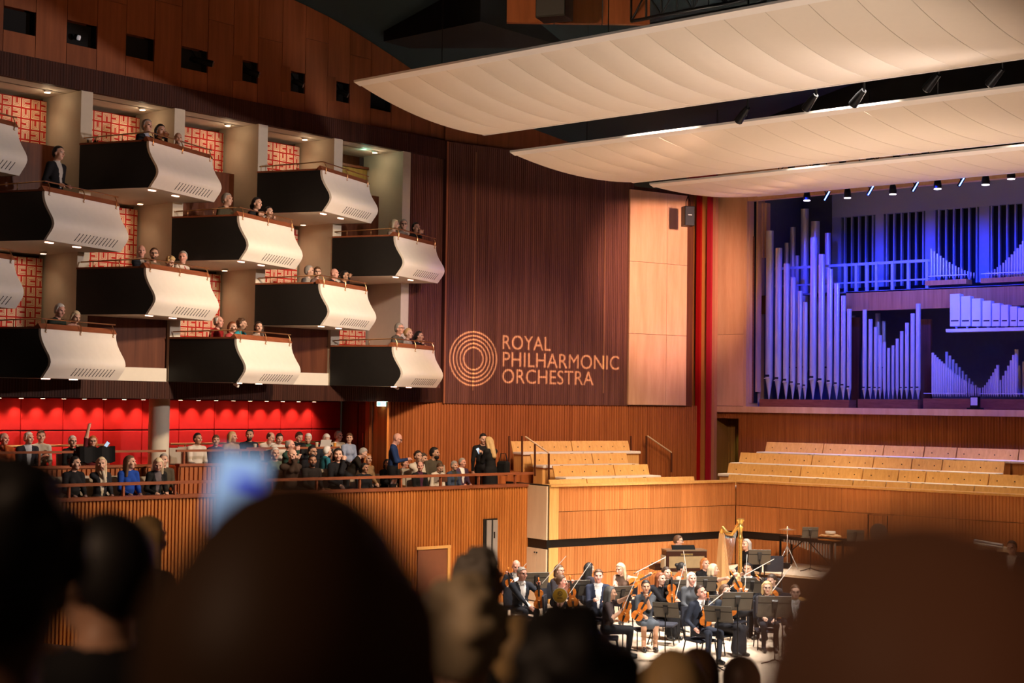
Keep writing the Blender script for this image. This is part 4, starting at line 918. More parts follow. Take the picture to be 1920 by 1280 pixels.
speaker(at_depth(1040, -15, 30.0), .62, .5, .55, rad(20), 'large black loudspeaker hanging at the top picture edge', False)
# red roller blind behind the reflectors
q = on_y(1293, 330, YO - .95); q2 = on_y(1340, 325, YO - .95)
t = thing('red_roller', 'dark red rolled blind above the striped pillar behind the reflectors', 'blind', q)
MB().tube([(0, 0, 0), (q2.x - q.x, 0, 0)], .16, 14).build('roll', mat('dark_red_cloth', (.22, .012, .015), .8), t); MB().tube([(-.06, 0, 0), (q2.x - q.x + .06, 0, 0)], .03, 8).build('axle', M_STEEL, t)

# ================================================================== LOGO PROJECTOR (gobo in front of a narrow lamp)
GP = Vector((-8.5, 23.6, 9.7)); GD = 0.12
gfoot = (GP - P1).dot(SN) - 0.075; gs = (Vector((GP.x, GP.y, 0)) - P1).dot(SD)
gsc = GD / gfoot
def to_gobo(s, z): return ((s - gs) * gsc, (z - GP.z) * gsc)
def wall_sz(x, y): p_ = on_sp(x, y, 0.075); return sp_s(p_), p_.z
gc = bpy.data.curves.new('gobo_outline', 'CURVE'); gc.dimensions = '2D'; gc.fill_mode = 'BOTH'; gc.resolution_u = 6
def poly_spline(pts):
    s_ = gc.splines.new('POLY'); s_.points.add(len(pts) - 1)
    for p_, (x, y) in zip(s_.points, pts): p_.co = (x, y, 0, 1)
    s_.use_cyclic_u = True
R_ = 0.14
poly_spline([(-R_, -R_), (R_, -R_), (R_, R_), (-R_, R_)])
cs_, cz_ = wall_sz(888, 672); rx = abs(wall_sz(932, 672)[0] - wall_sz(843, 672)[0]) / 2; rz_ = abs(wall_sz(888, 621)[1] - wall_sz(888, 723)[1]) / 2
for fr in (0.985, 0.84, 0.70, 0.555, 0.41):
    for k_ in (0.027, -0.027):
        poly_spline([to_gobo(cs_ + (rx * fr + rz_ * k_) * cos(2 * pi * i / 64), cz_ + (rz_ * (fr + k_)) * sin(2 * pi * i / 64)) for i in range(64)])
def text_splines(body, x0_, x1_, ya, yb):
    fc = bpy.data.curves.new('lettering', 'FONT'); fc.body = body; fc.offset = 0.042; fc.space_character = 1.03
    fo = bpy.data.objects.new('lettering', fc); COL.objects.link(fo); bpy.context.view_layer.update()
    dg = bpy.context.evaluated_depsgraph_get(); cv = fo.to_curve(dg)
    pts_all = []
    for s_ in cv.splines:
        P_ = []
        n_ = len(s_.bezier_points)
        for i in range(n_):
            p0, p1_ = s_.bezier_points[i], s_.bezier_points[(i + 1) % n_]
            for j in range(5):
                u_ = j / 5; a_, b_, c_, d_ = p0.co, p0.handle_right, p1_.handle_left, p1_.co
                q_ = a_ * (1 - u_) ** 3 + b_ * 3 * u_ * (1 - u_) ** 2 + c_ * 3 * u_ * u_ * (1 - u_) + d_ * u_ ** 3
                if not P_ or (P_[-1][0] - q_.x) ** 2 + (P_[-1][1] - q_.y) ** 2 > 1e-6: P_.append((q_.x, q_.y))
        pts_all.append(P_)
    fo.to_curve_clear(); bpy.data.objects.remove(fo)
    return pts_all
def fit_text(body, x0_, x1_, ya, yb):
    pa = text_splines(body, 0, 0, 0, 0)
    xs = [p_[0] for s_ in pa for p_ in s_]; ys_ = [p_[1] for s_ in pa for p_ in s_]
    ax, bx, ay, by = min(xs), max(xs), min(ys_), max(ys_)
    s0, _ = wall_sz(x0_, (ya + yb) / 2); s1, _ = wall_sz(x1_, (ya + yb) / 2); zt = wall_sz((x0_ + x1_) / 2, ya)[1]; zb = wall_sz((x0_ + x1_) / 2, yb)[1]
    for s_ in pa:
        poly_spline([to_gobo(s0 + (s1 - s0) * (x - ax) / (bx - ax), zb + (zt - zb) * (y - ay) / (by - ay)) for x, y in s_])
fit_text('ROYAL', 943, 1033, 629.5, 656)
fit_text('PHILHARMONIC', 943, 1161, 663, 690)
fit_text('ORCHESTRA', 942, 1113, 693.5, 720)
go = bpy.data.objects.new('gobo_tmp', gc); COL.objects.link(go); bpy.context.view_layer.update()
gme = bpy.data.meshes.new_from_object(go.evaluated_get(bpy.context.evaluated_depsgraph_get())); bpy.data.objects.remove(go)
gme.materials.clear(); gme.materials.append(M_BLACKMETAL)
pj = thing('logo_projector', 'black projector under the near reflector casting the emblem on the wall', 'projector', GP)
gob = link('gobo_plate', gme, pj)
gm = Matrix((SD, z0, SN)).transposed().to_4x4()     # local x along the wall, y up, z towards the hall
gm.translation = -SN * GD
gob.matrix_local = gm
qz = (sp((gs + 3.6), 0.0, 6.4) - GP).normalized()
MB().tube([-qz * .55, -qz * .2, -qz * .03], [.12, .13, .12], 12).build('lamp_body', M_BLACKMETAL, pj); MB().tube([(-qz * .4), (-qz * .4) + Vector((0, 0, 4.2))], .02, 6).build('yoke', M_BLACKMETAL, pj)
tgt = sp((wall_sz(1000, 672)[0]), 0.0, wall_sz(1000, 672)[1])
spot('logo_lamp', GP, tgt, 76000, (1.0, 0.74, 0.36), 22, 0.05, 0.0001)
# ================================================================== PEOPLE: implicit bodies meshed with surface nets
def surface_nets(V, xs, ys, zs):
    nx, ny, nz = V.shape; neg = V < 0
    acc = np.zeros((nx - 1, ny - 1, nz - 1, 3), np.float32); cnt = np.zeros((nx - 1, ny - 1, nz - 1), np.float32)
    quads = []
    C = (xs, ys, zs)
    for ax in range(3):
        sl0 = [slice(None)] * 3; sl1 = [slice(None)] * 3; sl0[ax] = slice(0, -1); sl1[ax] = slice(1, None)
        cr = neg[tuple(sl0)] != neg[tuple(sl1)]
        I = np.argwhere(cr)
        if not len(I): continue
        a = V[tuple(sl0)][cr]; b = V[tuple(sl1)][cr]; t = a / (a - b)
        P = np.stack([C[k][I[:, k]] for k in range(3)], 1)
        P[:, ax] = C[ax][I[:, ax]] * (1 - t) + C[ax][I[:, ax] + 1] * t
        o1, o2 = [(1, 2), (2, 0), (0, 1)][ax]
        cells = []
        for d1, d2 in ((-1, -1), (0, -1), (0, 0), (-1, 0)):
            J = I.copy(); J[:, o1] += d1; J[:, o2] += d2
            ok = (J >= 0).all(1) & (J[:, 0] < nx - 1) & (J[:, 1] < ny - 1) & (J[:, 2] < nz - 1)
            Jo = J[ok]; np.add.at(acc, (Jo[:, 0], Jo[:, 1], Jo[:, 2]), P[ok]); np.add.at(cnt, (Jo[:, 0], Jo[:, 1], Jo[:, 2]), 1)
            cells.append((J, ok))
        allok = cells[0][1] & cells[1][1] & cells[2][1] & cells[3][1]
        q = np.stack([c[0][allok] for c in cells], 1)
        flip = (a > 0)[allok]
        q[flip] = q[flip][:, ::-1]
        quads.append(q)
    act = cnt > 0; idx = -np.ones(cnt.shape, np.int64); idx[act] = np.arange(act.sum())
    verts = acc[act] / cnt[act][:, None]
    q = np.concatenate(quads)
    return verts, idx[q[..., 0], q[..., 1], q[..., 2]]

class SDF:
    """smooth union of rounded cones and ellipsoids; every primitive carries a material slot"""
    def __init__(s): s.p = []
    def cone(s, a, b, ra, rb, mi, k=0.03): s.p.append(('c', np.array(a, np.float32), np.array(b, np.float32), ra, rb, mi, k)); return s
    def ell(s, c, r, mi, M=None, k=0.03): s.p.append(('e', np.array(c, np.float32), np.array(r, np.float32), None if M is None else np.array(M, np.float32), None, mi, k)); return s
    def bounds(s):
        lo = np.full(3, 9.); hi = np.full(3, -9.)
        for q in s.p:
            if q[0] == 'c':
                for e, r in ((q[1], q[3]), (q[2], q[4])): lo = np.minimum(lo, e - r); hi = np.maximum(hi, e + r)
            else:
                R = q[2].max(); lo = np.minimum(lo, q[1] - R); hi = np.maximum(hi, q[1] + R)
        return lo - 0.03, hi + 0.03
    @staticmethod
    def dist(q, X, Y, Z):
        if q[0] == 'c':
            a, b = q[1], q[2]; ba = b - a; L = float(ba @ ba) + 1e-9
            px, py, pz = X - a[0], Y - a[1], Z - a[2]
            t = np.clip((px * ba[0] + py * ba[1] + pz * ba[2]) / L, 0, 1)
            return np.sqrt((px - t * ba[0]) ** 2 + (py - t * ba[1]) ** 2 + (pz - t * ba[2]) ** 2) - (q[3] + (q[4] - q[3]) * t)
        c, r, M = q[1], q[2], q[3]; px, py, pz = X - c[0], Y - c[1], Z - c[2]
        if M is not None:
            px, py, pz = (px * M[0, 0] + py * M[0, 1] + pz * M[0, 2], px * M[1, 0] + py * M[1, 1] + pz * M[1, 2], px * M[2, 0] + py * M[2, 1] + pz * M[2, 2])
        k0 = np.sqrt((px / r[0]) ** 2 + (py / r[1]) ** 2 + (pz / r[2]) ** 2)
        k1 = np.sqrt((px / r[0] ** 2) ** 2 + (py / r[1] ** 2) ** 2 + (pz / r[2] ** 2) ** 2) + 1e-6
        return k0 * (k0 - 1) / k1
    def field(s, xs, ys, zs, cut=None):
        V = np.full((len(xs), len(ys), len(zs)), 0.5, np.float32)
        for q in s.p:
            if q[0] == 'c': lo = np.minimum(q[1] - q[3], q[2] - q[4]); hi = np.maximum(q[1] + q[3], q[2] + q[4])
            else: lo = q[1] - q[2].max(); hi = q[1] + q[2].max()
            sl = []
            for C, l, h in zip((xs, ys, zs), lo - .05, hi + .05): sl.append(slice(max(0, np.searchsorted(C, l) - 1), np.searchsorted(C, h) + 1))
            X, Y, Z = xs[sl[0]][:, None, None], ys[sl[1]][None, :, None], zs[sl[2]][None, None, :]
            if 0 in (X.size, Y.size, Z.size): continue
            d = s.dist(q, X, Y, Z).astype(np.float32); a = V[tuple(sl)]; k = q[6]
            h = np.maximum(k - np.abs(a - d), 0) / k
            V[tuple(sl)] = np.minimum(a, d) - h * h * k * 0.25
        return V
    def slots(s, P):
        best = np.full(len(P), 9., np.float32); m = np.zeros(len(P), np.int32)
        for q in s.p:
            d = s.dist(q, P[:, 0], P[:, 1], P[:, 2]); b = d < best; best[b] = d[b]; m[b] = q[5]
        return m

def axis(lo, hi, h, flo, fhi, fh):
    a = list(np.arange(lo, flo, h)) if lo < flo else []
    b = list(np.arange(max(lo, flo), fhi, fh)); c = list(np.arange(max(fhi, lo), hi + h, h))
    return np.array(a + b + c, np.float32)
def to_mesh(name, verts, quads, slots, mats):
    me = bpy.data.meshes.new(name); n = len(quads)
    me.vertices.add(len(verts)); me.vertices.foreach_set('co', verts.astype(np.float32).ravel())
    me.loops.add(n * 4); me.loops.foreach_set('vertex_index', quads.astype(np.int32).ravel())
    me.polygons.add(n); me.polygons.foreach_set('loop_start', np.arange(0, 4 * n, 4, dtype=np.int32))
    me.polygons.foreach_set('material_index', slots.astype(np.int32)); me.polygons.foreach_set('use_smooth', np.ones(n, bool))
    for m_ in mats: me.materials.append(m_)
    me.update(calc_edges=True); return me

def rx_(a): return np.array([[1, 0, 0], [0, cos(a), -sin(a)], [0, sin(a), cos(a)]])
def ry_(a): return np.array([[cos(a), 0, sin(a)], [0, 1, 0], [-sin(a), 0, cos(a)]])
def rz3(a): return np.array([[cos(a), -sin(a), 0], [sin(a), cos(a), 0], [0, 0, 1]])
def ik(a, b, l1, l2, pole):
    a, b = np.array(a, float), np.array(b, float); d = b - a; L = np.linalg.norm(d)
    if L > (l1 + l2) * .995: b = a + d / L * (l1 + l2) * .995; d = b - a; L = np.linalg.norm(d)
    e = d / L; x = (l1 * l1 - l2 * l2 + L * L) / (2 * L); h = math.sqrt(max(l1 * l1 - x * x, 0))
    p = np.array(pole, float); p = p - e * (p @ e); p /= (np.linalg.norm(p) + 1e-9)
    return a + e * x + p * h, b

CMAT = {}
def cmat(kind, c):
    key = (kind, tuple(round(x, 3) for x in c))
    if key not in CMAT:
        CMAT[key] = mat('%s_%d' % (kind, len(CMAT)), c, {'skin': .5, 'cloth': .85, 'hair': .55, 'shoe': .35}[kind], vary={'skin': .04, 'cloth': .18, 'hair': .35, 'shoe': 0}[kind], spec={'skin': .4, 'cloth': .2, 'hair': .4, 'shoe': .5}[kind])
    return CMAT[key]
SKINS = {'p': (.62, .37, .27), 'm': (.50, .28, .18), 't': (.34, .17, .10), 'd': (.16, .075, .045), 'r': (.66, .34, .26)}
HAIRS = {'black': (.012, .010, .010), 'dark': (.035, .020, .013), 'brown': (.10, .050, .025), 'auburn': (.20, .060, .022), 'ginger': (.42, .15, .04), 'blonde': (.52, .35, .16), 'pale': (.62, .50, .33), 'grey': (.32, .29, .26), 'white': (.66, .62, .57), 'darkgrey': (.10, .095, .09)}
EYE_M = mat('eye_dark', (.02, .012, .01), .3); LIP = {}

def body(pose='sit', s=1.0, lean=0.06, side=0.0, hy=0.0, hp=0.0, ht=0.0, hl=None, hr=None, female=False, bulk=1.0, legs='trousers', sleeves=1, top=(.02, .02, .025), bottom=(.02, .02, .022), skin='p', shirt=None, tie=None, h=0.021, fh=0.011, knees=0.12, shoe=(.012, .012, .012), kick=0.0, knee_y=.43):
    """body in its own frame: feet on z = 0, facing +y; returns mesh, head frame"""
    D = SDF(); W = 0.155 if female else 0.18; W *= (0.5 + 0.5 * bulk)
    hz = 0.53 if pose == 'sit' else 0.90
    P = np.array([0, 0, hz]); R = ry_(side) @ rx_(-lean)
    def T(x, y, z): return P + R @ np.array([x, y, z])
    Rt = R.T
    b = bulk
    D.ell(T(0, 0, 0.0), (.165 * b if not female else .17, .125 * b, .115), 2 if pose != 'sit' or shirt is None else 2, Rt)
    D.ell(T(0, .005, .13), (.145 * b if not female else .128, .112 * b, .15), 1, Rt)
    D.ell(T(0, 0, .31), (.160 * b if not female else .142, .108 * (0.4 + .6 * b), .185), 1, Rt)
    if female: D.ell(T(.062, .075, .31), (.062, .055, .065), 1, Rt).ell(T(-.062, .075, .31), (.062, .055, .065), 1, Rt)
    shL, shR = T(-W, -.005, .435), T(W, -.005, .435)
    D.cone(T(-W * .9, -.01, .44), T(0, -.015, .475), .055, .062, 1).cone(T(W * .9, -.01, .44), T(0, -.015, .475), .055, .062, 1)
    nb = T(0, -.01, .47); nt = T(0, .012, .575)
    D.cone(nb, nt, .058 if not female else .048, .05 if not female else .043, 0, .02)
    # head
    HR = R @ rx_(lean * .7) @ rz3(hy) @ rx_(-hp) @ ry_(ht)
    Hc = nt + HR @ np.array([0, .018, .085])
    def Hh(x, y, z): return Hc + HR @ np.array([x, y, z])
    Ht = HR.T
    D.ell(Hh(0, -.008, .025), (.077, .097, .095), 0, Ht, .02)
    D.ell(Hh(0, .022, -.045), (.060, .068, .075), 0, Ht, .03)
    D.ell(Hh(0, .055, -.093), (.028, .028, .024), 0, Ht, .02)
    D.cone(Hh(0, .088, .012), Hh(0, .112, -.030), .010, .015, 0, .012)
    for sx in (-1, 1):
        D.ell(Hh(sx * .078, -.006, -.012), (.012, .022, .034), 0, Ht, .008)
        D.ell(Hh(sx * .045, .062, -.025), (.026, .024, .024), 0, Ht, .02)
        D.ell(Hh(sx * .032, .082, .034), (.026, .012, .010), 0, Ht, .012)
    # arms
    if hl is None: hl = (-.11, .30, .60) if pose == 'sit' else (-.24, .06, .80)
    if hr is None: hr = (.11, .30, .60) if pose == 'sit' else (.24, .06, .80)
    sl = 1 if sleeves else 0
    hands = []
    for sh, hd, sx in ((shL, hl, -1), (shR, hr, 1)):
        el, hd2 = ik(sh, hd, .285, .25, (sx * .35, -.55, -.75))
        D.cone(sh, el, .060 * (0.6 + .4 * b), .047, 1 if sleeves != 0 else 0)
        D.cone(el, hd2, .045, .031, 1 if sleeves == 1 else 0)
        e = (hd2 - el) / (np.linalg.norm(hd2 - el) + 1e-9)
        D.ell(hd2 + e * .045, (.036, .036, .036), 0, None, .02).cone(hd2, hd2 + e * .075, .028, .032, 0, .02)
        hands.append((hd2, e, sx))
    # legs
    for sx in (-1, 1):
        if pose == 'sit':
            hj = np.array([sx * .09, .0, hz - .01]); kn = np.array([sx * knees, knee_y, hz - .01]); an = np.array([sx * (knees - .01), knee_y - .03 + kick * (1 if sx > 0 else -.4), .09])
        else:
            hj = np.array([sx * .09, 0, hz - .05]); kn = np.array([sx * .10, .015, .50]); an = np.array([sx * .105, -.01, .09])
        lm = 2
        D.cone(hj, kn, .088 * (0.5 + .5 * b), .062, 2)
        D.cone(kn, an, .058, .042, 2 if legs != 'knee' else 0)
        D.cone(an + np.array([0, -.02, -.045]), an + np.array([0, .14, -.05]), .042, .036, 3)
    if legs in ('skirt', 'knee') and pose == 'sit':
        D.cone((0, .05, hz - .03), (0, knee_y - .01, hz - .02), .095, .095, 2)
        if legs == 'skirt': D.cone((0, .43, hz - .05), (0, .40, .16), .12, .15, 2)
    if legs in ('skirt', 'knee', 'coat') and pose == 'stand':
        D.cone((0, 0, hz), (0, 0, .55), .15, .17, 1 if legs == 'coat' else 2)
        if legs == 'skirt': D.cone((0, 0, .55), (0, 0, .14), .17, .19, 2)
    lo, hi = D.bounds()
    fx = [(Hc[i] - .125, Hc[i] + .13) for i in range(3)]
    xs, ys, zs = (axis(lo[i], hi[i], h, fx[i][0], fx[i][1], fh) for i in range(3))
    V = D.field(xs, ys, zs); verts, quads = surface_nets(V, xs, ys, zs)
    cen = verts[quads].mean(1); sl_ = D.slots(cen)
    # clothing and face regions
    tl = (cen - P) @ R; hl_ = (cen - Hc) @ HR
    ntop = (sl_ == 0) & (tl[:, 2] < .50) & (np.abs(tl[:, 0]) < .12) & (np.abs(tl[:, 1]) < .12) & (tl[:, 2] > .2)
    sl_[ntop] = 1
    if shirt is not None:
        wv = .018 + .055 * np.clip((tl[:, 2] - .10) / .38, 0, 1)
        sf = (sl_ == 1) & (tl[:, 1] > .02) & (np.abs(tl[:, 0]) < wv) & (tl[:, 2] > .06)
        sl_[sf] = 4
        sl_[(sl_ <= 1) & (tl[:, 2] > .475) & (tl[:, 2] < .53) & (np.linalg.norm(tl[:, :2], axis=1) < .085)] = 4
        if tie is not None: sl_[(sl_ == 4) & (tl[:, 1] > .03) & (np.abs(tl[:, 0]) < .02 + .012 * np.clip((.45 - tl[:, 2]) / .3, 0, 1)) & (tl[:, 2] < .48)] = 5
    hd_ = (sl_ == 0) & (hl_[:, 1] > .04)
    for sx in (-1, 1): sl_[hd_ & (((hl_[:, 0] - sx * .031) / .017) ** 2 + ((hl_[:, 2] - .012) / .010) ** 2 < 1)] = 6
    sl_[hd_ & ((hl_[:, 0] / .024) ** 2 + ((hl_[:, 2] + .062) / .009) ** 2 < 1)] = 7
    # fingers: five bent tubes rooted in each palm
    fm = MB()
    for hd2, e, sx in hands:
        up = np.array([0, 0, 1.]); up = up - e * (up @ e); up /= np.linalg.norm(up) + 1e-9; sd = np.cross(e, up)
        for j, (o_, L_) in enumerate(((-.024, .060), (-.008, .070), (.008, .066), (.023, .052))):
            a_ = hd2 + e * .055 + sd * o_; b_ = a_ + e * L_ * .55 - up * .006; c_ = b_ + e * L_ * .35 - up * L_ * .35
            fm.tube([tuple(a_), tuple(b_), tuple(c_)], [.0105, .0095, .008], 5)
        a_ = hd2 + e * .025 - sd * sx * .024; b_ = a_ + e * .035 - sd * sx * .022; c_ = b_ + e * .025 - up * .01
        fm.tube([tuple(a_), tuple(b_), tuple(c_)], [.012, .011, .009], 5)
    fv = np.array(fm.v, np.float32); k0 = len(verts)
    fq = np.array([f for f in fm.f if len(f) == 4], np.int64) + k0
    verts = np.concatenate([verts, fv]); quads = np.concatenate([quads, fq]); sl_ = np.concatenate([sl_, np.zeros(len(fq), np.int32)])
    verts = verts * s
    sk = SKINS[skin]
    if skin not in LIP: LIP[skin] = mat('lip_' + skin, (sk[0] * .8, sk[1] * .45, sk[2] * .45), .4)
    mats = [cmat('skin', sk), cmat('cloth', top), cmat('cloth', bottom), cmat('shoe', shoe), cmat('cloth', shirt or (.8, .78, .76)), cmat('cloth', tie or (.01, .01, .01)), EYE_M, LIP[skin]]
    return to_mesh('person', verts, quads, sl_, mats), (Hc * s, HR, T, hands)

def hair_mesh(style, s=1.0, fh=0.0125, noise=0.0, sd=0):
    """hair in the head frame"""
    D = SDF(); g = .012
    if style == 'bald': return None
    D.ell((0, -.012, .028), (.077 + g, .097 + g, .095 + g), 0, None, .02)
    if style in ('short', 'curly', 'thin', 'fringe'): D.ell((0, -.055, -.02), (.072, .055, .07), 0)
    if style == 'curly':
        rg = random.Random(sd)
        for i in range(34):
            th, ph = rg.uniform(0, 2 * pi), rg.uniform(-.3, 1.4)
            D.ell((.086 * cos(th) * cos(ph), -.012 + .104 * sin(th) * cos(ph), .03 + .105 * sin(ph)), (.026,) * 3, 0, None, .012)
    if style in ('bob', 'long', 'verylong'):
        zl = {'bob': -.10, 'long': -.24, 'verylong': -.36}[style]
        D.cone((0, -.06, .0), (0, -.085, zl), .078, .06, 0)
        for sx in (-1, 1): D.cone((sx * .07, -.02, .03), (sx * .082, -.03, max(zl, -.26)), .034, .030, 0)
    if style == 'bun': D.ell((0, -.125, .035), (.045, .042, .042), 0, None, .015).ell((0, -.055, -.02), (.070, .055, .06), 0)
    if style == 'tail': D.cone((0, -.10, .03), (0, -.135, -.05), .034, .034, 0).cone((0, -.135, -.05), (0, -.12, -.24), .034, .015, 0).ell((0, -.055, -.02), (.070, .055, .06), 0)
    lo, hi = D.bounds(); xs, ys, zs = (np.arange(lo[i], hi[i] + fh, fh, dtype=np.float32) for i in range(3))
    V = D.field(xs, ys, zs)
    X, Y, Z = xs[:, None, None], ys[None, :, None], zs[None, None, :]
    # face opening: keep hair off the face, ears side
    hairline = {'thin': .085, 'fringe': .048}.get(style, .066)
    V = np.maximum(V, np.where((Y > .012 + .25 * np.clip(Z, 0, .1)) & (Z < hairline - .18 * np.abs(X) + .02), .02, -.02))
    if style in ('short', 'curly', 'thin', 'fringe', 'bun', 'tail'):
        low = Z + .045 + .55 * np.clip(-Y - .02, -.2, .09)      # nape line
        V = np.where((style in ('bun', 'tail')) & (Y < -.09), V, np.maximum(V, -low))
    if style == 'thin': V = np.maximum(V, np.where((Z > .085) & (np.sqrt(X ** 2 + (Y + .01) ** 2) < .075), .02, -.02))
    v, q = surface_nets(V.astype(np.float32), xs, ys, zs)
    return v * s, q
HM = {}
def add_hair(parent, style, colr, frame, s, sd=0):
    if style == 'bald': return
    key = (style, round(s, 2), colr, sd if style == 'curly' else 0)
    if key not in HM:
        r = hair_mesh(style, s, sd=sd); HM[key] = to_mesh('hair', r[0], r[1], np.zeros(len(r[1]), np.int32), [cmat('hair', HAIRS[colr])])
    Hc, HR = frame[0], frame[1]
    o = link('hair', HM[key], parent); mm = Matrix([list(r_) for r_ in HR]).to_4x4(); mm.translation = Vector(Hc); o.matrix_local = mm
GLM = {}
def add_glasses(parent, frame, s):
    if s not in GLM:
        mb = MB()
        for sx in (-1, 1):
            mb.tube([(sx * .032 * s + .021 * s * cos(2 * pi * i / 12), .104 * s, .012 * s + .017 * s * sin(2 * pi * i / 12)) for i in range(13)], .0028, 5, caps=False)
            mb.tube([(sx * .053 * s, .10 * s, .016 * s), (sx * .082 * s, .0, .012 * s)], .0026, 5)
        mb.tube([(-.011 * s, .108 * s, .014 * s), (.011 * s, .108 * s, .014 * s)], .003, 5); GLM[s] = mb.mesh('glasses', M_EBONY)
    o = link('glasses', GLM[s], parent); mm = Matrix([list(r_) for r_ in frame[1]]).to_4x4(); mm.translation = Vector(frame[0]); o.matrix_local = mm
def add_beard(parent, colr, frame, s):
    key = ('beard', s, colr)
    if key not in HM:
        D = SDF().ell((0, .03, -.072), (.060, .072, .058), 0).ell((0, .062, -.098), (.036, .034, .036), 0)
        lo, hi = D.bounds(); fh = .011; xs, ys, zs = (np.arange(lo[i], hi[i] + fh, fh, dtype=np.float32) for i in range(3)); V = D.field(xs, ys, zs)
        X, Y, Z = xs[:, None, None], ys[None, :, None], zs[None, None, :]
        V = np.maximum(V, -(.02 - Y) * -1 * 0 + np.where((Y < .0) | (Z > -.035), .02, -.02)); V = np.maximum(V, np.where((np.abs(X) < .024) & (np.abs(Z + .06) < .011), .01, -.02))
        v, q = surface_nets(V.astype(np.float32), xs, ys, zs); HM[key] = to_mesh('beard', v * s, q, np.zeros(len(q), np.int32), [cmat('hair', HAIRS[colr])])
    o = link('beard', HM[key], parent); mm = Matrix([list(r_) for r_ in frame[1]]).to_4x4(); mm.translation = Vector(frame[0]); o.matrix_local = mm
BOW_TIE = {}
def add_bow_tie(parent, frame, s):
    if s not in BOW_TIE: BOW_TIE[s] = MB().prism([(-.045 * s, 0, .02 * s), (-.008 * s, 0, .006 * s), (.008 * s, 0, .006 * s), (.045 * s, 0, .02 * s), (.045 * s, 0, -.02 * s), (.008 * s, 0, -.006 * s), (-.008 * s, 0, -.006 * s), (-.045 * s, 0, -.02 * s)], (0, .018 * s, 0)).mesh('bow_tie', mat('bow_tie_white', (.75, .73, .70), .8))
    p_ = frame[2](0, .075, .485) * s
    link('bow_tie', BOW_TIE[s], parent, tuple(p_))

def facing(a):
    """camera-relative heading in degrees (0 looks at the camera, 90 to picture right) -> rotation of a body that faces +y"""
    d = -f0 * cos(rad(a)) + r0 * sin(rad(a)); return math.atan2(d.y, d.x) - pi / 2
PEOPLE = []
def person(head_px=None, head=None, a=0, label='', pose='sit', s=None, hair='short', hc='brown', glasses=False, beard=None, bow=False, group=None, floor=None, hands_w=None, female=False, sd=0, hyd=0, **kw):
    """place a person so that the head is where the picture shows it; hands_w = world targets (left, right)"""
    if s is None: s = 0.94 if female else 1.0
    rot = facing(a)
    Hloc = np.array([0, .03, 1.19 if pose == 'sit' else 1.56])
    if head is None: head = on_z(head_px[0], head_px[1], floor + Hloc[2] * s)
    # first build with default hands to learn the head offset, cheaply from the frame formulae
    lean = kw.get('lean', .06); side = kw.get('side', 0.)
    P = np.array([0, 0, .53 if pose == 'sit' else .90]); R = ry_(side) @ rx_(-lean)
    nt = P + R @ np.array([0, .012, .575]); HRm = R @ rx_(lean * .7) @ rz3(rad(hyd)) @ rx_(-kw.get('hp', 0.)) @ ry_(kw.get('ht', 0.))
    Hc = (nt + HRm @ np.array([0, .018, .085])) * s
    off = rot2(Hc, rot); loc = Vector(head) - Vector((off.x, off.y, Hc[2]))
    if floor is not None: loc.z = floor
    if hands_w is not None:
        for key, hwld in zip(('hl', 'hr'), hands_w):
            if hwld is not None:
                d = rot2(Vector(hwld) - loc, -rot); kw[key] = (d.x / s, d.y / s, (hwld[2] - loc.z) / s)
    me, frame = body(pose=pose, s=s, female=female, hy=rad(hyd), **kw)
    o = link('person', me, None, loc, rot, label, 'person', group)
    add_hair(o, hair, hc, frame, s, sd)
    if glasses: add_glasses(o, frame, s)
    if beard: add_beard(o, beard, frame, s)
    if bow: add_bow_tie(o, frame, s)
    PEOPLE.append(o)
    return o
# ================================================================== FURNITURE AND INSTRUMENTS
def rounded_pad(x0_, x1_, y0_, y1_, z0_, z1_, bv): return MB().bbox(x0_, x1_, y0_, y1_, z0_, z1_, bv)
SEAT = {'seat': MB().bbox(-.19, .19, -.19, .15, .31, .395, .03).mesh('seat', M_SEATGREY),
        'backrest': MB().hexa([(-.21, -.26, .33), (.21, -.26, .33), (.21, -.20, .33), (-.21, -.20, .33)], [(-.20, -.33, .90), (.20, -.33, .90), (.20, -.28, .90), (-.20, -.28, .90)]).mesh('backrest', M_SEATGREY),
        'armrest': MB().bbox(-.02, .02, -.24, .12, .50, .54, .01).mesh('armrest', M_SEATARM),
        'pedestal': MB().box(-.015, .015, -.2, .10, .004, .50).mesh('pedestal', M_SEATARM)}
def stalls_seat(loc, rot, label, s=1.0):
    t = thing('stalls_seat', label, 'seat', loc, rot, 'beige upholstered stalls seats')
    link('seat', SEAT['seat'], t); link('backrest', SEAT['backrest'], t)
    t.scale = (s, s, s)
    for x in (-.215, .215): link('armrest', SEAT['armrest'], t, (x, 0, 0)); link('pedestal', SEAT['pedestal'], t, (x, 0, 0))
    return t
CH = {'seat': MB().bbox(-.21, .21, -.20, .22, .335, .385, .022).mesh('seat', M_CHAIRFAB),
      'backrest': MB().sheet([[(-.21 + .42 * j / 6, -.255 - .06 * (z_ - .55) + .02 * ((j - 3) / 3) ** 2, z_) for j in range(7)] for z_ in (.56, .68, .80, .90)], (0, -.035, 0)).mesh('backrest', M_CHAIRFAB)}
def _leg(x, y0_, y1_): return MB().tube([(x, y0_, .34), (x * 1.06, y1_, .010)], .012, 7).mesh('leg', M_BLACKMETAL)
CHL = [_leg(-.19, .18, .24), _leg(.19, .18, .24), _leg(-.19, -.16, -.26), _leg(.19, -.16, -.26)]
CHB = MB().tube([(0, -.19, .345), (0, -.265, .62)], .012, 6).mesh('back_frame', M_BLACKMETAL)
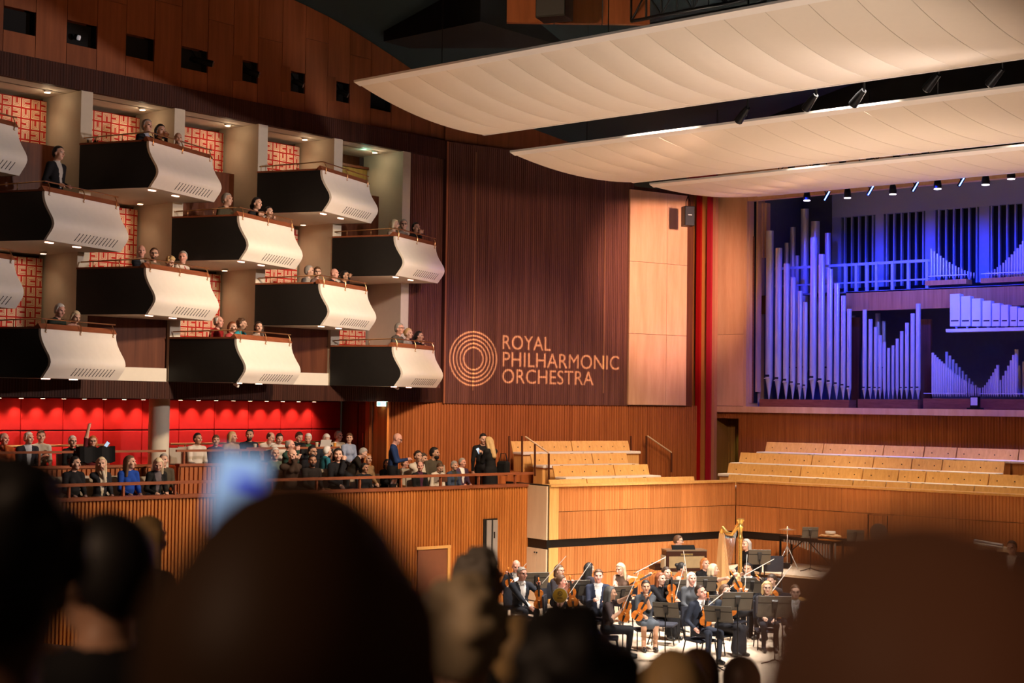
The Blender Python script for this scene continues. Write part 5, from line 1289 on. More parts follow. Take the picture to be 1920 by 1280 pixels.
def orchestra_chair(loc, rot, label, s=1.0):
    t = thing('orchestra_chair', label, 'chair', loc, rot, 'black orchestra chairs')
    t.scale = (s, s, s); t.location.z += .002
    link('seat', CH['seat'], t); link('backrest', CH['backrest'], t); link('back_frame', CHB, t, (-.19, 0, 0)); link('back_frame', CHB, t, (.19, 0, 0))
    for m_ in CHL: link('leg', m_, t)
    return t
# violin
def half(u):
    pts = [(0, .0), (.02, .075), (.06, .101), (.10, .104), (.14, .088), (.16, .066), (.19, .056), (.22, .060), (.24, .074), (.28, .084), (.32, .078), (.345, .05), (.355, .018)]
    for (a, b), (c, d) in zip(pts, pts[1:]):
        if a <= u <= c: return b + (d - b) * (u - a) / (c - a)
    return .018
us = [0.0, .008, .02, .04, .06, .08, .10, .12, .14, .155, .16, .175, .19, .205, .22, .235, .24, .26, .28, .30, .32, .335, .345, .355]
_pl = [(u, half(u), -.02) for u in us] + [(u, -half(u), -.02) for u in reversed(us) if half(u) > 0]
VIO = {'body': MB().prism(_pl, (0, 0, .04)).mesh('body', M_VARNISH),
       'neck': MB().bar((.34, 0, .012), (.50, 0, .018), .024, .02).tube([(.50, 0, .018), (.54, 0, .016), (.565, 0, .004), (.575, 0, -.012), (.562, 0, -.022), (.552, 0, -.012)], [.013, .013, .015, .014, .012, .009], 8).mesh('neck', M_VARNISH),
       'fingerboard': MB().bar((.235, 0, .036), (.49, 0, .034), .034, .008).mesh('fingerboard', M_EBONY),
       'tailpiece': MB().hexa([(.01, -.012, .024), (.12, -.02, .034), (.12, .02, .034), (.01, .012, .024)], [(.01, -.012, .030), (.12, -.02, .040), (.12, .02, .040), (.01, .012, .030)]).mesh('tailpiece', M_EBONY),
       'bridge': MB().box(.158, .164, -.02, .02, .02, .052).mesh('bridge', M_BENCH),
       'pegs': MB().tube([(.525, -.03, .016), (.525, .03, .016)], .004, 5).tube([(.545, -.03, .016), (.545, .03, .016)], .004, 5).mesh('pegs', M_EBONY),
       'strings': MB().box(.10, .50, -.008, -.006, .042, .044).box(.10, .50, .006, .008, .042, .044).mesh('strings', M_STEEL)}
BOW = {'stick': MB().tube([(0, 0, 0), (.25, 0, -.008), (.5, 0, -.008), (.70, 0, 0), (.73, 0, .01)], [.0055, .005, .0045, .004, .005], 6).mesh('stick', M_STICK),
       'bow_hair': MB().box(.04, .72, -.005, .005, .018, .0205).mesh('bow_hair', mat('bow_hair_white', (.80, .76, .70), .6)),
       'frog': MB().bbox(.0, .05, -.006, .006, .002, .024, .003).mesh('frog', M_EBONY)}
def aim(o, p, q, nrm):
    x = (Vector(q) - Vector(p)).normalized(); n = Vector(nrm); n = (n - x * n.dot(x)).normalized(); y = n.cross(x)
    mm = Matrix((x, y, n)).transposed().to_4x4(); mm.translation = Vector(p); o.matrix_world = mm
def violin(p, q, nrm, label):
    t = thing('violin', label, 'violin', (0, 0, 0), 0, 'violins of the orchestra')
    for k_, m_ in VIO.items(): link(k_, m_, t)
    aim(t, p, q, nrm); return t
def bow(p, q, label):
    t = thing('violin_bow', label, 'bow', (0, 0, 0), 0, 'bows of the orchestra')
    for k_, m_ in BOW.items(): link(k_, m_, t)
    aim(t, p, q, -CF); return t
# music stand: desk in its own frame (x width, z up the desk, facing -y towards the player)
STD = {'desk': MB().bbox(-.25, .25, -.008, .008, -.16, .18, .007).mesh('desk', M_STAND),
       'desk_lip': MB().box(-.25, .25, -.055, .008, -.175, -.16).mesh('desk_lip', M_STAND), 'desk_rib': MB().box(-.25, .25, .008, .013, .06, .07).mesh('desk_rib', M_BLACKMETAL),
       'bracket': MB().hexa([(-.03, .008, -.10), (.03, .008, -.10), (.03, .05, -.08), (-.03, .05, -.08)], [(-.05, .008, .12), (.05, .008, .12), (.04, .03, .10), (-.04, .03, .10)]).mesh('bracket', M_EBONY)}
def music_stand(px, depth, rot_deg, tilt, floor, label, sc=1.0):
    c = at_depth(px[0], px[1], depth); rot = facing(rot_deg)
    t = thing('music_stand', label, 'music stand', (c.x, c.y, floor), rot, 'dark metal music stands')
    hz = c.z - floor
    for k_, m_ in STD.items():
        o = link(k_, m_, t, (0, 0, hz)); o.rotation_euler = (rad(tilt), 0, 0); o.scale = (sc, 1, sc)
    MB().tube([(0, .04, hz - .05), (0, .05, hz - .25), (0, .05, .05)], .011, 7).build('pole', M_BLACKMETAL, t)
    lm = []
    for i in range(3):
        an = 2 * pi * i / 3 + .4; MB().tube([(0, .05, .07), (.12 * cos(an), .05 + .12 * sin(an), .035), (.27 * cos(an), .05 + .27 * sin(an), .013)], .011, 6).build('leg', M_BLACKMETAL, t)
    return t

# ================================================================== ORCHESTRA
BLK = (.010, .010, .012); WHT = (.82, .80, .78); NAVY = (.014, .017, .032)
TAILS = dict(top=(.020, .023, .032), bottom=(.014, .015, .020), shirt=WHT, bow=True)
def depth_of(p): return (Vector(p) - CAMPOS).dot(CF)
def player(px, d, label, a=0, vio=None, bw=None, hl=None, hr=None, dz=0.30, chair=True, floor=STG, nrm=None, vdz=None, **kw):
    """px = head centre; vio = (bottom px, scroll px); bw = (frog px, tip px); hl / hr = hand px when free"""
    Hz = (1.19 if kw.get('pose', 'sit') == 'sit' else 1.56) * kw.get('s', .94 if kw.get('female') else 1.0)
    lean = kw.get('lean', .06)
    head = on_z(px[0], px[1], floor + Hz - .12 * lean); D_ = depth_of(head)
    hw = [None, None]; items = []
    if vio:
        dv = D_ - (vdz if vdz is not None else dz); p0, p1_ = at_depth(*vio[0], dv), at_depth(*vio[1], dv)
        items.append(('v', p0, p1_)); e = (p1_ - p0).normalized(); hw[0] = p0 + e * .44 + CF * .05
    if bw:
        dv = D_ - dz - .03; p0, p1_ = at_depth(*bw[0], dv), at_depth(*bw[1], dv); items.append(('b', p0, p1_)); hw[1] = p0 + CF * .04
    if hl: hw[0] = at_depth(*hl, D_ - dz)
    if hr: hw[1] = at_depth(*hr, D_ - dz)
    o = person(head=head, a=a, label=label, hands_w=hw, floor=floor, group='musicians on the stage', **kw)
    for kind, p0, p1_ in items:
        if kind == 'v': violin(p0, p1_, nrm or (-CF + Vector((0, 0, .25))), 'amber violin held by the ' + d)
        else: bow(p0, p1_, 'violin bow held by the ' + d)
    if chair and kw.get('pose', 'sit') == 'sit': orchestra_chair(o.location, o.rotation_euler.z, 'black chair under the ' + d, kw.get('s', .94 if kw.get('female') else 1.0))
    return o
player((968, 1061), 'bald violinist in tails', 'bald man in black tails with violin, behind a grey-haired violinist', 10, ((957, 1119), (954, 1078)), ((943, 1110), (981, 1063)), hair='bald', hp=.25, skin='r', **TAILS)
player((979, 1076), 'grey-haired violinist with glasses', 'grey-haired man with glasses in tails holding an upright violin on his knee', 28, ((1011, 1141), (1010, 1088)), ((1013, 1097), (1049, 1056)), hr=(996, 1140), hair='short', hc='grey', glasses=True, skin='r', bulk=1.12, hyd=10, **TAILS)
player((1049, 1070), 'woman in dark lace with glasses', 'woman with brown hair and glasses in dark lace, far desk', 50, hair='bob', hc='brown', glasses=True, female=True, top=(.03, .026, .032), bottom=BLK)
player((1053, 1090), 'bare-shouldered woman behind the yellow disc', 'bare-shouldered woman with tied brown hair in profile behind the yellow disc', 80, ((1075, 1138), (1071, 1100)), ((1065, 1116), (1096, 1071)), hair='bun', hc='brown', female=True, sleeves=0, top=(.03, .02, .02), bottom=BLK, skin='r')
player((1105, 1066), 'woman with straight black hair', 'woman with long straight black hair turned away to the right', 125, hair='verylong', hc='black', female=True, top=(.035, .03, .04), bottom=BLK, knee_y=.30)
player((1122, 1080), 'man in a navy tailcoat', 'fair young man in navy tailcoat and white shirt facing the camera', 0, None, None, hr=(1114, 1125), hl=(1136, 1128), hair='short', hc='brown', skin='r', top=(.022, .027, .050), bottom=(.016, .018, .028), shirt=WHT, bow=True)
player((1163, 1066), 'blonde woman in brown sequins', 'blonde woman in sleeveless brown sequins leaning forward at the back', -25, ((1180, 1096), (1205, 1084)), ((1188, 1075), (1217, 1060)), hr=(1154, 1098), hair='long', hc='pale', female=True, sleeves=0, top=(.12, .075, .055), bottom=BLK, lean=.3, hp=.2, hyd=-20)
player((1145, 1112), 'long-haired woman with a ribbon', 'woman with long greying hair and black ribbon seen in right profile', 85, ((1167, 1165), (1178, 1128)), ((1166, 1145), (1191, 1087)), hair='verylong', hc='darkgrey', female=True, sleeves=2, top=(.05, .035, .035), bottom=BLK, skin='m')
player((1211, 1100), 'woman in a charcoal cardigan', 'black-haired woman in charcoal cardigan holding a violin across her lap', 8, ((1190, 1162), (1214, 1122)), None, hr=(1207, 1155), hair='tail', hc='black', female=True, sleeves=2, legs='knee', top=(.045, .05, .058), bottom=(.06, .07, .085), skin='m', hyd=-6)
player((1239, 1085), 'auburn-haired woman in black velvet', 'auburn-haired woman in one-shouldered black velvet', 42, ((1260, 1130), (1259, 1095)), ((1265, 1126), (1272, 1099)), hair='long', hc='auburn', female=True, top=(.006, .006, .008), bottom=BLK, legs='skirt')
player((1250, 1074), 'half-hidden dark-haired woman', 'dark-haired woman half hidden behind the auburn-haired violinist', 30, hair='bun', hc='dark', female=True, top=BLK, bottom=BLK)
player((1278, 1065), 'violinist with a flowered black bun', 'woman with dark bun and flowered top playing violin in profile', 85, ((1282, 1080), (1256, 1086)), ((1292, 1100), (1286, 1062)), hair='bun', hc='black', female=True, sleeves=0, top=(.03, .02, .03), bottom=BLK, hp=.3, vdz=.1, dz=.36, knee_y=.26)
player((1297, 1085), 'silver-blonde woman in dark grey', 'silver-blonde long-haired woman in dark grey facing the camera', 15, hair='long', hc='white', female=True, top=(.06, .065, .075), bottom=BLK, skin='r')
player((1314, 1110), 'leading violinist at the front', 'front violinist in navy tailcoat, head tilted up, violin on his knee', 28, ((1322, 1174), (1327, 1118)), ((1314, 1145), (1353, 1114)), hr=(1303, 1178), hair='short', hc='dark', skin='r', ht=.32, hp=-.15, top=(.024, .029, .045), bottom=(.030, .036, .055), shirt=WHT, bow=True, bulk=1.05)
player((1338, 1068), 'woman with a blonde bob', 'woman with blonde bob in black, profile to the right, far desk', 88, None, None, hl=(1361, 1084), hair='bob', hc='pale', female=True, top=BLK, bottom=BLK, sleeves=2)
player((1322, 1057), 'ginger-blonde woman at the back', 'ginger-blonde woman almost hidden behind the blonde bob', 30, hair='bob', hc='ginger', female=True, top=BLK, bottom=BLK)
player((1360, 1108), 'long-haired woman in navy at the front', 'light-brown long-haired woman in navy with violin, long black trousers', 42, ((1366, 1152), (1384, 1120)), None, hr=(1365, 1160), hair='verylong', hc='brown', female=True, legs='skirt', top=(.022, .027, .038), bottom=(.012, .012, .016))
player((1380, 1087), 'curly blonde violinist', 'curly blonde woman in black bending over her violin', 125, ((1396, 1122), (1388, 1106)), ((1396, 1112), (1397, 1096)), hair='curly', hc='blonde', female=True, top=BLK, bottom=BLK, hp=.3, sd=3)
player((1402, 1067), 'black-haired man in tails', 'black-haired man in tails beside the harp column', -22, None, ((1390, 1081), (1410, 1070)), hair='short', hc='black', skin='m', **TAILS)
player((1438, 1102), 'fair-bobbed woman with glasses', 'woman with fair bob and glasses in sheer black behind a music stand', 0, None, None, hr=(1432, 1158), hair='bob', hc='blonde', glasses=True, female=True, top=(.03, .026, .028), bottom=(.02, .022, .03))
player((1447, 1087), 'dark-haired woman looking down', 'woman with tied dark hair looking down, behind the fair bob', -50, ((1455, 1122), (1440, 1104)), ((1440, 1118), (1465, 1085)), hair='tail', hc='dark', female=True, top=(.035, .03, .034), bottom=BLK, hp=.3)
player((1491, 1110), 'man with glasses beside the blurred head', 'brown-haired man with glasses half lost behind the blurred bald head', -5, hair='short', hc='brown', glasses=True, **TAILS)
person((1272, 1013), None, 78, 'young man with brown hair in tails seated at the celesta', floor=STG + .12, hair='short', hc='brown', glasses=True, hp=.1, group='musicians on the stage', **TAILS)
hp_ = on_z(1399, 1020, RZ2 + 1.12)
person(None, hp_, -60, 'grey-haired harpist mostly hidden behind the golden column', floor=RZ2, female=True, hair='bob', hc='grey', top=BLK, bottom=BLK, group='musicians on the stage')
orchestra_chair((hp_.x + .02, hp_.y, RZ2), facing(-60), 'black chair under the harpist', .94)
wp = on_z(1897, 1036, RZ1 + 1.10)
person(None, wp, -35, 'dark-haired wind player at the far right edge', floor=RZ1, hair='short', hc='dark', group='musicians on the stage', **TAILS)
orchestra_chair((wp.x, wp.y, RZ1), facing(-35), 'black chair under the wind player at the right edge')
# stands
for px, dp, ra_, tl_, fl, lb, sc in [
    ((1005, 1088), 29.3, 200, 25, STG, 'music stand beside the grey-haired violinist with glasses', 1.0), ((1082, 1102), 28.6, 195, 25, STG, 'music stand behind the yellow disc', .95),
    ((1166, 1113), 27.3, 205, 25, STG, 'music stand by the woman with the ribbon', .9), ((1249, 1143), 26.2, 160, 32, STG, 'music stand beside the empty front chair', .9),
    ((1347, 1151), 25.4, 160, 32, STG, 'music stand before the leading violinist, tilted', .95), ((1382, 1127), 25.9, 185, 28, STG, 'large music stand before the long-haired woman in navy', 1.05),
    ((1410, 1097), 29.5, 180, 20, STG, 'music stand in front of the black-haired man', .9), ((1452, 1137), 26.2, 180, 22, STG, 'music stand hiding the woman with glasses', 1.15),
    ((1424, 1044), 32.2, 180, 18, RZ2, 'music stand right of the harp', .95), ((1519, 998), 34.0, 180, 18, RZ1, 'music stand behind the vibraphone', .72), ((1604, 1004), 33.6, 165, 18, RZ1, 'music stand right of the vibraphone', .75),
    ((1268, 1100), 29.7, 190, 22, STG, 'music stand among the violinists before the celesta', .9), ((1332, 1130), 28.3, 190, 22, STG, 'music stand behind the leading violinist', .9), ((1322, 1094), 30.2, 185, 20, STG, 'music stand by the blonde bob', .9), ((1912, 1018), 33.0, 180, 18, RZ1, 'music stand at the right picture edge', .8)]:
    music_stand(px, dp, ra_ - 180, -tl_, fl, lb, sc)
q = on_z(1245, 1207, STG); orchestra_chair(q, facing(70), 'empty dark blue chair at the front of the violins')
q = on_z(1446, 1118, RZ2); orchestra_chair((q.x, q.y, RZ2), facing(180), 'empty black chair on the lower riser right of the harp')
# yellow paddle
pd = thing('round_sign', 'round yellow disc with white rim and black emblem on a stick', 'sign', (0, 0, 0))
pdp = at_depth(1050, 1116, 26.7)
pm_ = Matrix((r0, f0, z0)).transposed().to_4x4(); pm_.translation = pdp; pd.matrix_world = pm_
def disc(r, y0_, y1_, n_=28): return MB().tube([(0, y0_, 0), (0, y1_, 0)], r, n_)
disc(.136, -.0, .012).build('rim', mat('paddle_white', (.8, .78, .74), .5), pd); disc(.125, -.004, .001).build('face', mat('paddle_yellow', (.72, .42, .04), .5), pd)
inkm = mat('paddle_ink', (.03, .025, .02), .6)
MB().tube([(.042 * cos(2 * pi * i / 6 + .5), -.006, .035 + .042 * sin(2 * pi * i / 6 + .5)) for i in range(7)], .005, 5, caps=False).build('emblem', inkm, pd)
MB().tube([(-.02, -.006, .02), (-.02, -.006, .045), (0, -.006, .052), (.012, -.006, .04), (-.005, -.006, .03), (.02, -.006, .018)], .004, 5).build('emblem', inkm, pd)
MB().box(-.055, .045, -.006, -.003, -.035, -.028).box(-.05, .05, -.006, -.003, -.052, -.046).build('small_print', inkm, pd)
MB().bbox(-.015, .015, .002, .014, STG - pdp.z + .01, -.12, .004).build('stick', M_BENCH, pd); MB().lathe([(.12, STG - pdp.z), (.11, STG - pdp.z + .02)], 16).build('foot', M_BLACKMETAL, pd)
# celesta
q = at_depth(1287, 1050, 33.0)
ct = thing('celesta', 'dark wooden celesta with cloth grilles and a small name plate', 'celesta', (q.x, q.y, STG), facing(12) + pi)
cz = on_y(1291, 1029, q.y).z - STG - .05
dk = wood('celesta_wood', (.030, .012, .008), (.055, .022, .014), .3, sc=(4, 4, 20)); gr = mat('grille_cloth', (.28, .20, .10), .8, vary=.2)
MB().bbox(-.46, .46, -.02, .34, 0, cz, .012).build('case', dk, ct)
MB().box(-.46, .46, -.03, .36, cz, cz + .03).build('lid', mat('celesta_lid', (.16, .11, .07), .3), ct)
MB().box(-.40, .40, -.028, -.02, cz - .36, cz - .11).build('grille', gr, ct); MB().box(-.40, .40, -.028, -.02, .12, cz - .44).build('grille', gr, ct)
MB().box(-.49, -.46, .02, .30, cz - .38, cz - .10).build('side_grille', mat('grille_pale', (.55, .48, .34), .8), ct)
MB().box(-.14, .14, -.030, -.02, cz - .095, cz - .045).build('name_plate', mat('name_plate_dark', (.10, .07, .04), .5), ct)
MB().box(-.62, -.46, .30, .75, cz - .44, cz - .36).box(-.60, .46, .34, .62, cz - .40, cz - .30).build('keyboard_shelf', dk, ct); MB().box(-.42, .42, .36, .52, cz - .30, cz - .28).build('keys', mat('ivory', (.8, .76, .68), .4), ct)
MB().hexa([(-.30, .06, cz + .03), (.22, .06, cz + .03), (.22, .09, cz + .03), (-.30, .09, cz + .03)], [(-.30, .12, cz + .12), (.22, .12, cz + .12), (.22, .15, cz + .12), (-.30, .15, cz + .12)]).build('music_desk', mat('desk_dull_black', (.008, .008, .008), .9, spec=.1), ct)
fc = bpy.data.curves.new('plate_text', 'FONT'); fc.body = 'SCHIEDMAYER'; fc.size = .042; fc.align_x = 'CENTER'; fc.align_y = 'CENTER'; fc.offset = .0012
fo = bpy.data.objects.new('plate_text', fc); COL.objects.link(fo); bpy.context.view_layer.update()
tme = bpy.data.meshes.new_from_object(fo.evaluated_get(bpy.context.evaluated_depsgraph_get())); bpy.data.objects.remove(fo); tme.materials.clear(); tme.materials.append(M_GOLD)
o = link('lettering', tme, ct, (0, -.032, cz - .070)); o.rotation_euler = (pi / 2, 0, 0)
# harp
hb = at_depth(1388, 1000, 32.02)
ht_ = thing('harp', 'golden concert harp with carved column standing behind the violins', 'harp', (hb.x, hb.y, RZ2 + .002), facing(32))
hh = on_y(1388, 972, hb.y).z - RZ2
MB().lathe([(.09, .0), (.10, .06), (.06, .12), (.075, .2), (.05, .28), (.045, .5), (.043, hh * .72), (.05, hh * .74), (.06, hh * .77), (.045, hh * .79), (.048, hh * .88), (.075, hh * .90), (.055, hh * .92), (.06, hh * .96), (.085, hh * .975), (.085, hh)], 16).build('column', M_GOLD, ht_)
MB().hexa([(-.19, -.62, .05), (.19, -.62, .05), (.15, -.42, .08), (-.15, -.42, .08)], [(-.06, -.62, hh * .80), (.06, -.62, hh * .80), (.04, -.55, hh * .78), (-.04, -.55, hh * .78)]).build('soundbox', wood('harp_spruce', (.62, .33, .14), (.76, .45, .20), .35), ht_)
MB().tube([(0, 0, hh * .95), (0, -.10, hh * .90), (0, -.25, hh * .80), (0, -.42, hh * .80), (0, -.56, hh * .86), (0, -.62, hh * .80)], [.05, .045, .04, .045, .05, .045], 10).build('neck', M_GOLD, ht_)
MB().bbox(-.2, .2, -.66, .10, .0, .09, .03).build('pedal_base', M_GOLD, ht_)
for i in range(14):
    u_ = (i + 1) / 15; MB().tube([(0, -.06 - .46 * u_, hh * (.90 - .1 * sin(pi * min(1, u_ * 1.2) * .5))), (0, -.44 - .12 * u_, .12 + u_ * hh * .6)], .0025, 4).build('string', M_STEEL, ht_)
# cymbal on its stand
q = on_z(1476, 1066, RZ1); ch_ = on_y(1468, 992, q.y).z - RZ1
t = thing('cymbal', 'pale brass cymbal lying flat on a chrome tripod stand', 'cymbal', (q.x, q.y, RZ1 + .014))
MB()._lathe([(.005, .04), (.03, .035), (.05, .015), (.2, -.01), (.2, -.014), (.05, .01), (.005, .03)], 24, (0, 0, ch_), 0, True).build('plate', mat('cymbal_brass', (.75, .58, .32), .25, .9), t)
MB().tube([(0, 0, .25), (0, 0, ch_ + .06)], .012, 7).build('pole', M_STEEL, t)
for i in range(3):
    an = 2 * pi * i / 3; MB().tube([(0, 0, .5), (.28 * cos(an), .28 * sin(an), .0)], .012, 6).build('leg', M_STEEL, t)
MB().bbox(-.06, .06, -.08, .04, .0, .12, .01).build('foot_pedal', M_BLACKMETAL, t)
# vibraphone
a = on_y(1472, 1004, 31.0); b = on_y(1572, 1007, 30.6); vz = a.z - RZ1
t = thing('vibraphone', 'vibraphone with hanging resonator tubes and black frame', 'vibraphone', (a.x, a.y, RZ1), math.atan2(b.y - a.y, b.x - a.x))
VL = (Vector((b.x, b.y, 0)) - Vector((a.x, a.y, 0))).length
MB().box(0, VL, -.2, -.16, vz - .06, vz).box(0, VL, .16, .2, vz - .06, vz).build('frame_rail', M_BLACKMETAL, t)
for i in range(20):
    x = VL * (i + .5) / 20; w2 = .18 - .07 * i / 20; MB().box(x - VL * .02, x + VL * .02, -w2, w2, vz, vz + .015).build('bar', M_EBONY if i < 14 else M_GOLD, t)
    l_ = .10 + .33 * (i / 20) ** 1.3; MB().tube([(x, -.06, vz - .04), (x, -.06, vz - .04 - l_)], .022, 8).build('resonator', M_STEEL, t)
for x in (.03, VL - .03): MB().bar((x, -.18, 0), (x, -.18, vz), .035, .035).bar((x, .18, 0), (x, .18, vz), .035, .035).build('leg', M_BLACKMETAL, t)
MB().tube([(.04, -.18, .12), (VL * .45, -.18, vz - .05)], .012, 6).build('brace', M_BLACKMETAL, t); MB().tube([(VL - .04, -.18, .12), (VL * .55, -.18, vz - .05)], .012, 6).build('brace', M_BLACKMETAL, t)
q = on_y(1557, 1002, 30.5)
tw = thing('folded_cloth', 'cream towel with a small drum lying on the vibraphone end', 'towel', q)
MB().sheet([[(-.2 + .4 * j / 8, -.14 + .28 * i / 5, .012 * sin(j * 1.7 + i) - .10 * max(0, abs(j - 4) / 4 - .8)) for j in range(9)] for i in range(6)], (0, 0, -.02)).build('towel', mat('cream_towel', (.85, .55, .28), .9), tw); MB().lathe([(.11, .02), (.115, .03), (.115, .07), (.11, .075)], 20).build('drum', mat('drum_skin', (.8, .72, .62), .5), tw)
# gong in its frame
ga = on_y(1628, 966, 31.0); gb = on_y(1664, 972, 31.0); gz = ga.z - RZ1
t = thing('gong', 'grey gong hanging in a square black tube frame', 'gong', (ga.x, ga.y, RZ1 + .016))
gw = gb.x - ga.x
MB().tube([(0, 0, 0), (0, 0, gz), (gw, 0, gz), (gw, 0, 0)], .014, 7).build('frame', M_BLACKMETAL, t)
for x in (0, gw): MB().tube([(x, -.25, 0), (x, .25, 0)], .014, 7).build('foot', M_BLACKMETAL, t)
gr_ = gw * .45
MB().tube([(gw * .55, -.03, gz - .18 - gr_), (gw * .55, -.02, gz - .18 - gr_), (gw * .55, .02, gz - .18 - gr_), (gw * .55, .04, gz - .18 - gr_)], [gr_ * .85, gr_, gr_, gr_ * .9], 28).build('disc', mat('gong_bronze', (.22, .19, .17), .35, .7), t)
for x in (.3, .75): MB().tube([(gw * x, 0, gz), (gw * x, 0, gz - .3)], .005, 4).build('cord', M_EBONY, t)
# pale wind instrument case at the right
q = on_y(1858, 1022, 30.6)
t = thing('tubular_chimes', 'pale tubular chimes lying by the wind player at the right', 'chimes', q, .1)
MB().tube([(-.35, 0, .06), (.25, 0, .0)], .05, 10).build('tube', M_STEEL, t); MB().tube([(-.3, .1, -.06), (.35, .1, -.08)], .06, 10).build('tube', mat('pale_tube', (.55, .42, .3), .4), t); MB().box(-.1, .1, -.05, .15, -(q.z - RZ1), -.1).build('support', M_BLACKMETAL, t)
# ================================================================== AUDIENCE IN THE SIDE STALLS
GR_T = 'audience in the side stalls'
SSTAT = []
ROW_A = 40                       # heading of the seats, square to the front wall
QUEUE = []
def stallp(px, off, floor, d, label, a=0, pose='sit', **kw): QUEUE.append((px, off, floor, d, label, a, pose, kw))
def clash(r, rects): return sum(max(0, min(r[1], q[1]) - max(r[0], q[0])) * max(0, min(r[3], q[3]) - max(r[2], q[2])) for q in rects)
TAKEN = [(0, ss1 + .35, 1.84, 2.08), (ss2 - .1, ss3, 1.84, 2.08), (ss3, ss3 + 2.4, 2.72, 2.84)]     # rails in (along, behind) coordinates
_c = Vector((pc.x, pc.y, 0)) - T0; TAKEN.append((_c.dot(TD) - .26, _c.dot(TD) + .26, _c.dot(TN) - .26, _c.dot(TN) + .26))
for _p in [A_ + (B_ - A_) * (k / 5) for k in range(6)]: _c = _p - T0; TAKEN.append((_c.dot(TD) - .32, _c.dot(TD) + .6, _c.dot(TN) - .2, _c.dot(TN) + .25))
PLACED = {}
def seat_audience():
    for px, off, floor, d, label, a, pose, kw in sorted(QUEUE, key=lambda q: (q[6] != 'stand', q[1], -q[0][1])):
        sit = pose == 'sit'; s_px = t_s(on_t(px[0], px[1], off)); far = s_px > ss3 + .1
        lo, hi = (.62, 2.32 if far else 1.47) if floor == FZ else ((3.30, 4.15) if far else (2.56, 3.40))
        if not sit: lo, hi = .62, 2.4
        front, back, hw = (.45, .36, .255) if sit else ((.70 if kw.get('lean', 0) > .3 else .40), .28, .28)
        if not sit and abs(a - ROW_A) > 60: front = back = .42 if kw.get('lean', 0) <= .3 else .5; hw = .34
        best = None
        for k in range(60):
            for o_ in ((off + k * .04, off - k * .04) if k else (off,)):
                if not lo <= o_ <= hi: continue
                for dx in (0, -4, 4, -9, 9, -14, 14, -20, 20, -27, 27):
                    hd = on_t(px[0] + dx, px[1], o_); s_ = t_s(hd); h_ = o_ + (.06 if sit else .04)
                    r = (s_ - hw, s_ + hw, h_ - front, h_ + back); c = clash(r, TAKEN) * 20 + abs(o_ - off) * .06 + abs(dx) * .006
                    if best is None or c < best[0]: best = (c, o_, dx, r, hd)
        c, o_, dx, r, head = best; TAKEN.append(r); SSTAT.append(('CLASH' if clash(r, TAKEN[:-1]) > .004 else 'ok', round(clash(r, TAKEN[:-1]), 3), d, dx, round(o_ - off, 2)))
        s = max(.84, min(1.08, (head.z - floor) / ((1.19 if sit else 1.56) - .18 * kw.get('lean', .06) ** 2)))
        if sit:
            kw.setdefault('knee_y', .30); kw['hyd'] = max(-70, min(70, a - ROW_A))
            o = person(None, head, ROW_A, label, pose, s, floor=floor, group=GR_T, **kw)
            stalls_seat(o.location, o.rotation_euler.z, 'beige stalls seat under the ' + d, s)
        else: o = person(None, head, a, label, pose, s, floor=floor, group=GR_T, **kw)
        PLACED[d] = o
F_ = dict(female=True)
L = stallp
OF, O2, O3, OR = 0.66, 1.40, 1.55, 2.75
L((155, 868), OF, FZ, 'woman in black with tied hair', 'woman with tied dark hair in black, profile, first in the front row', 70, hair='bun', hc='black', top=BLK, **F_)
L((190, 869), OF, FZ, 'woman with hand at her mouth', 'grey-blonde woman in black jacket and cream scarf, hand at her mouth', 15, hair='long', hc='pale', top=(.02, .02, .025), shirt=(.6, .52, .4), hr=(.02, .16, 1.05), **F_)
L((244, 866), OF, FZ, 'woman in cobalt blue', 'woman with long brown curls in a cobalt blue sweater', 80, hair='verylong', hc='brown', top=(.01, .05, .30), **F_)
L((297, 868), OF, FZ, 'woman in black cardigan looking down', 'grey-blonde woman in black cardigan bending over her lap', 15, hair='verylong', hc='pale', top=(.012, .012, .012), shirt=(.12, .10, .11), bottom=(.04, .06, .11), lean=.25, hp=.35, **F_)
L((280, 862), O2, FZ, 'fair-haired man behind the black cardigan', 'fair-haired man in khaki jacket behind the woman in black cardigan', 10, hair='short', hc='grey', top=(.07, .055, .035))
L((8, 822), OR, RZ, 'man in orange jumper', 'balding man in orange jumper, hand at his face, left picture edge', 60, hair='thin', hc='grey', top=(.42, .09, .02), hr=(.02, .18, 1.07), skin='r')
L((54, 821), OR, RZ, 'white-haired man in a dark suit', 'white-haired man in dark suit in the rear tier', 62, hair='short', hc='white', top=(.02, .02, .028), shirt=(.45, .48, .55))
L((86, 818), OR, RZ, 'man in pale grey jumper', 'brown-haired man in pale grey jumper before the red wall', 25, hair='short', hc='brown', top=(.42, .40, .36), hr=(.02, .26, .78))
L((136, 827), OR, RZ, 'white-haired woman in black turtleneck', 'white-haired woman with glasses in black turtleneck', 40, hair='short', hc='white', top=BLK, glasses=True, hl=(-.06, .2, 1.0), **F_)
L((174, 827), OR, RZ, 'red-haired woman raising an arm', 'red-haired woman in burgundy raising one arm high', 20, hair='bob', hc='ginger', top=(.10, .012, .018), hr=(.10, .05, 1.52), hl=(-.14, .28, .98), glasses=True, sleeves=2, **F_)
L((375, 822), OR, RZ, 'dark-haired man in white shirt', 'dark-haired man in white shirt right of the round column', 50, hair='short', hc='black', top=(.60, .54, .46), skin='m')
L((405, 825), OR, RZ, 'woman with a brown fringe', 'woman with short brown fringe and dark top, right of the white shirt', 20, hair='fringe', hc='brown', top=(.05, .015, .025), **F_)
L((436, 819), OR, RZ, 'woman in a camel coat', 'fair-haired woman in camel coat, profile to the right', 72, hair='bob', hc='blonde', top=(.45, .30, .18), **F_)
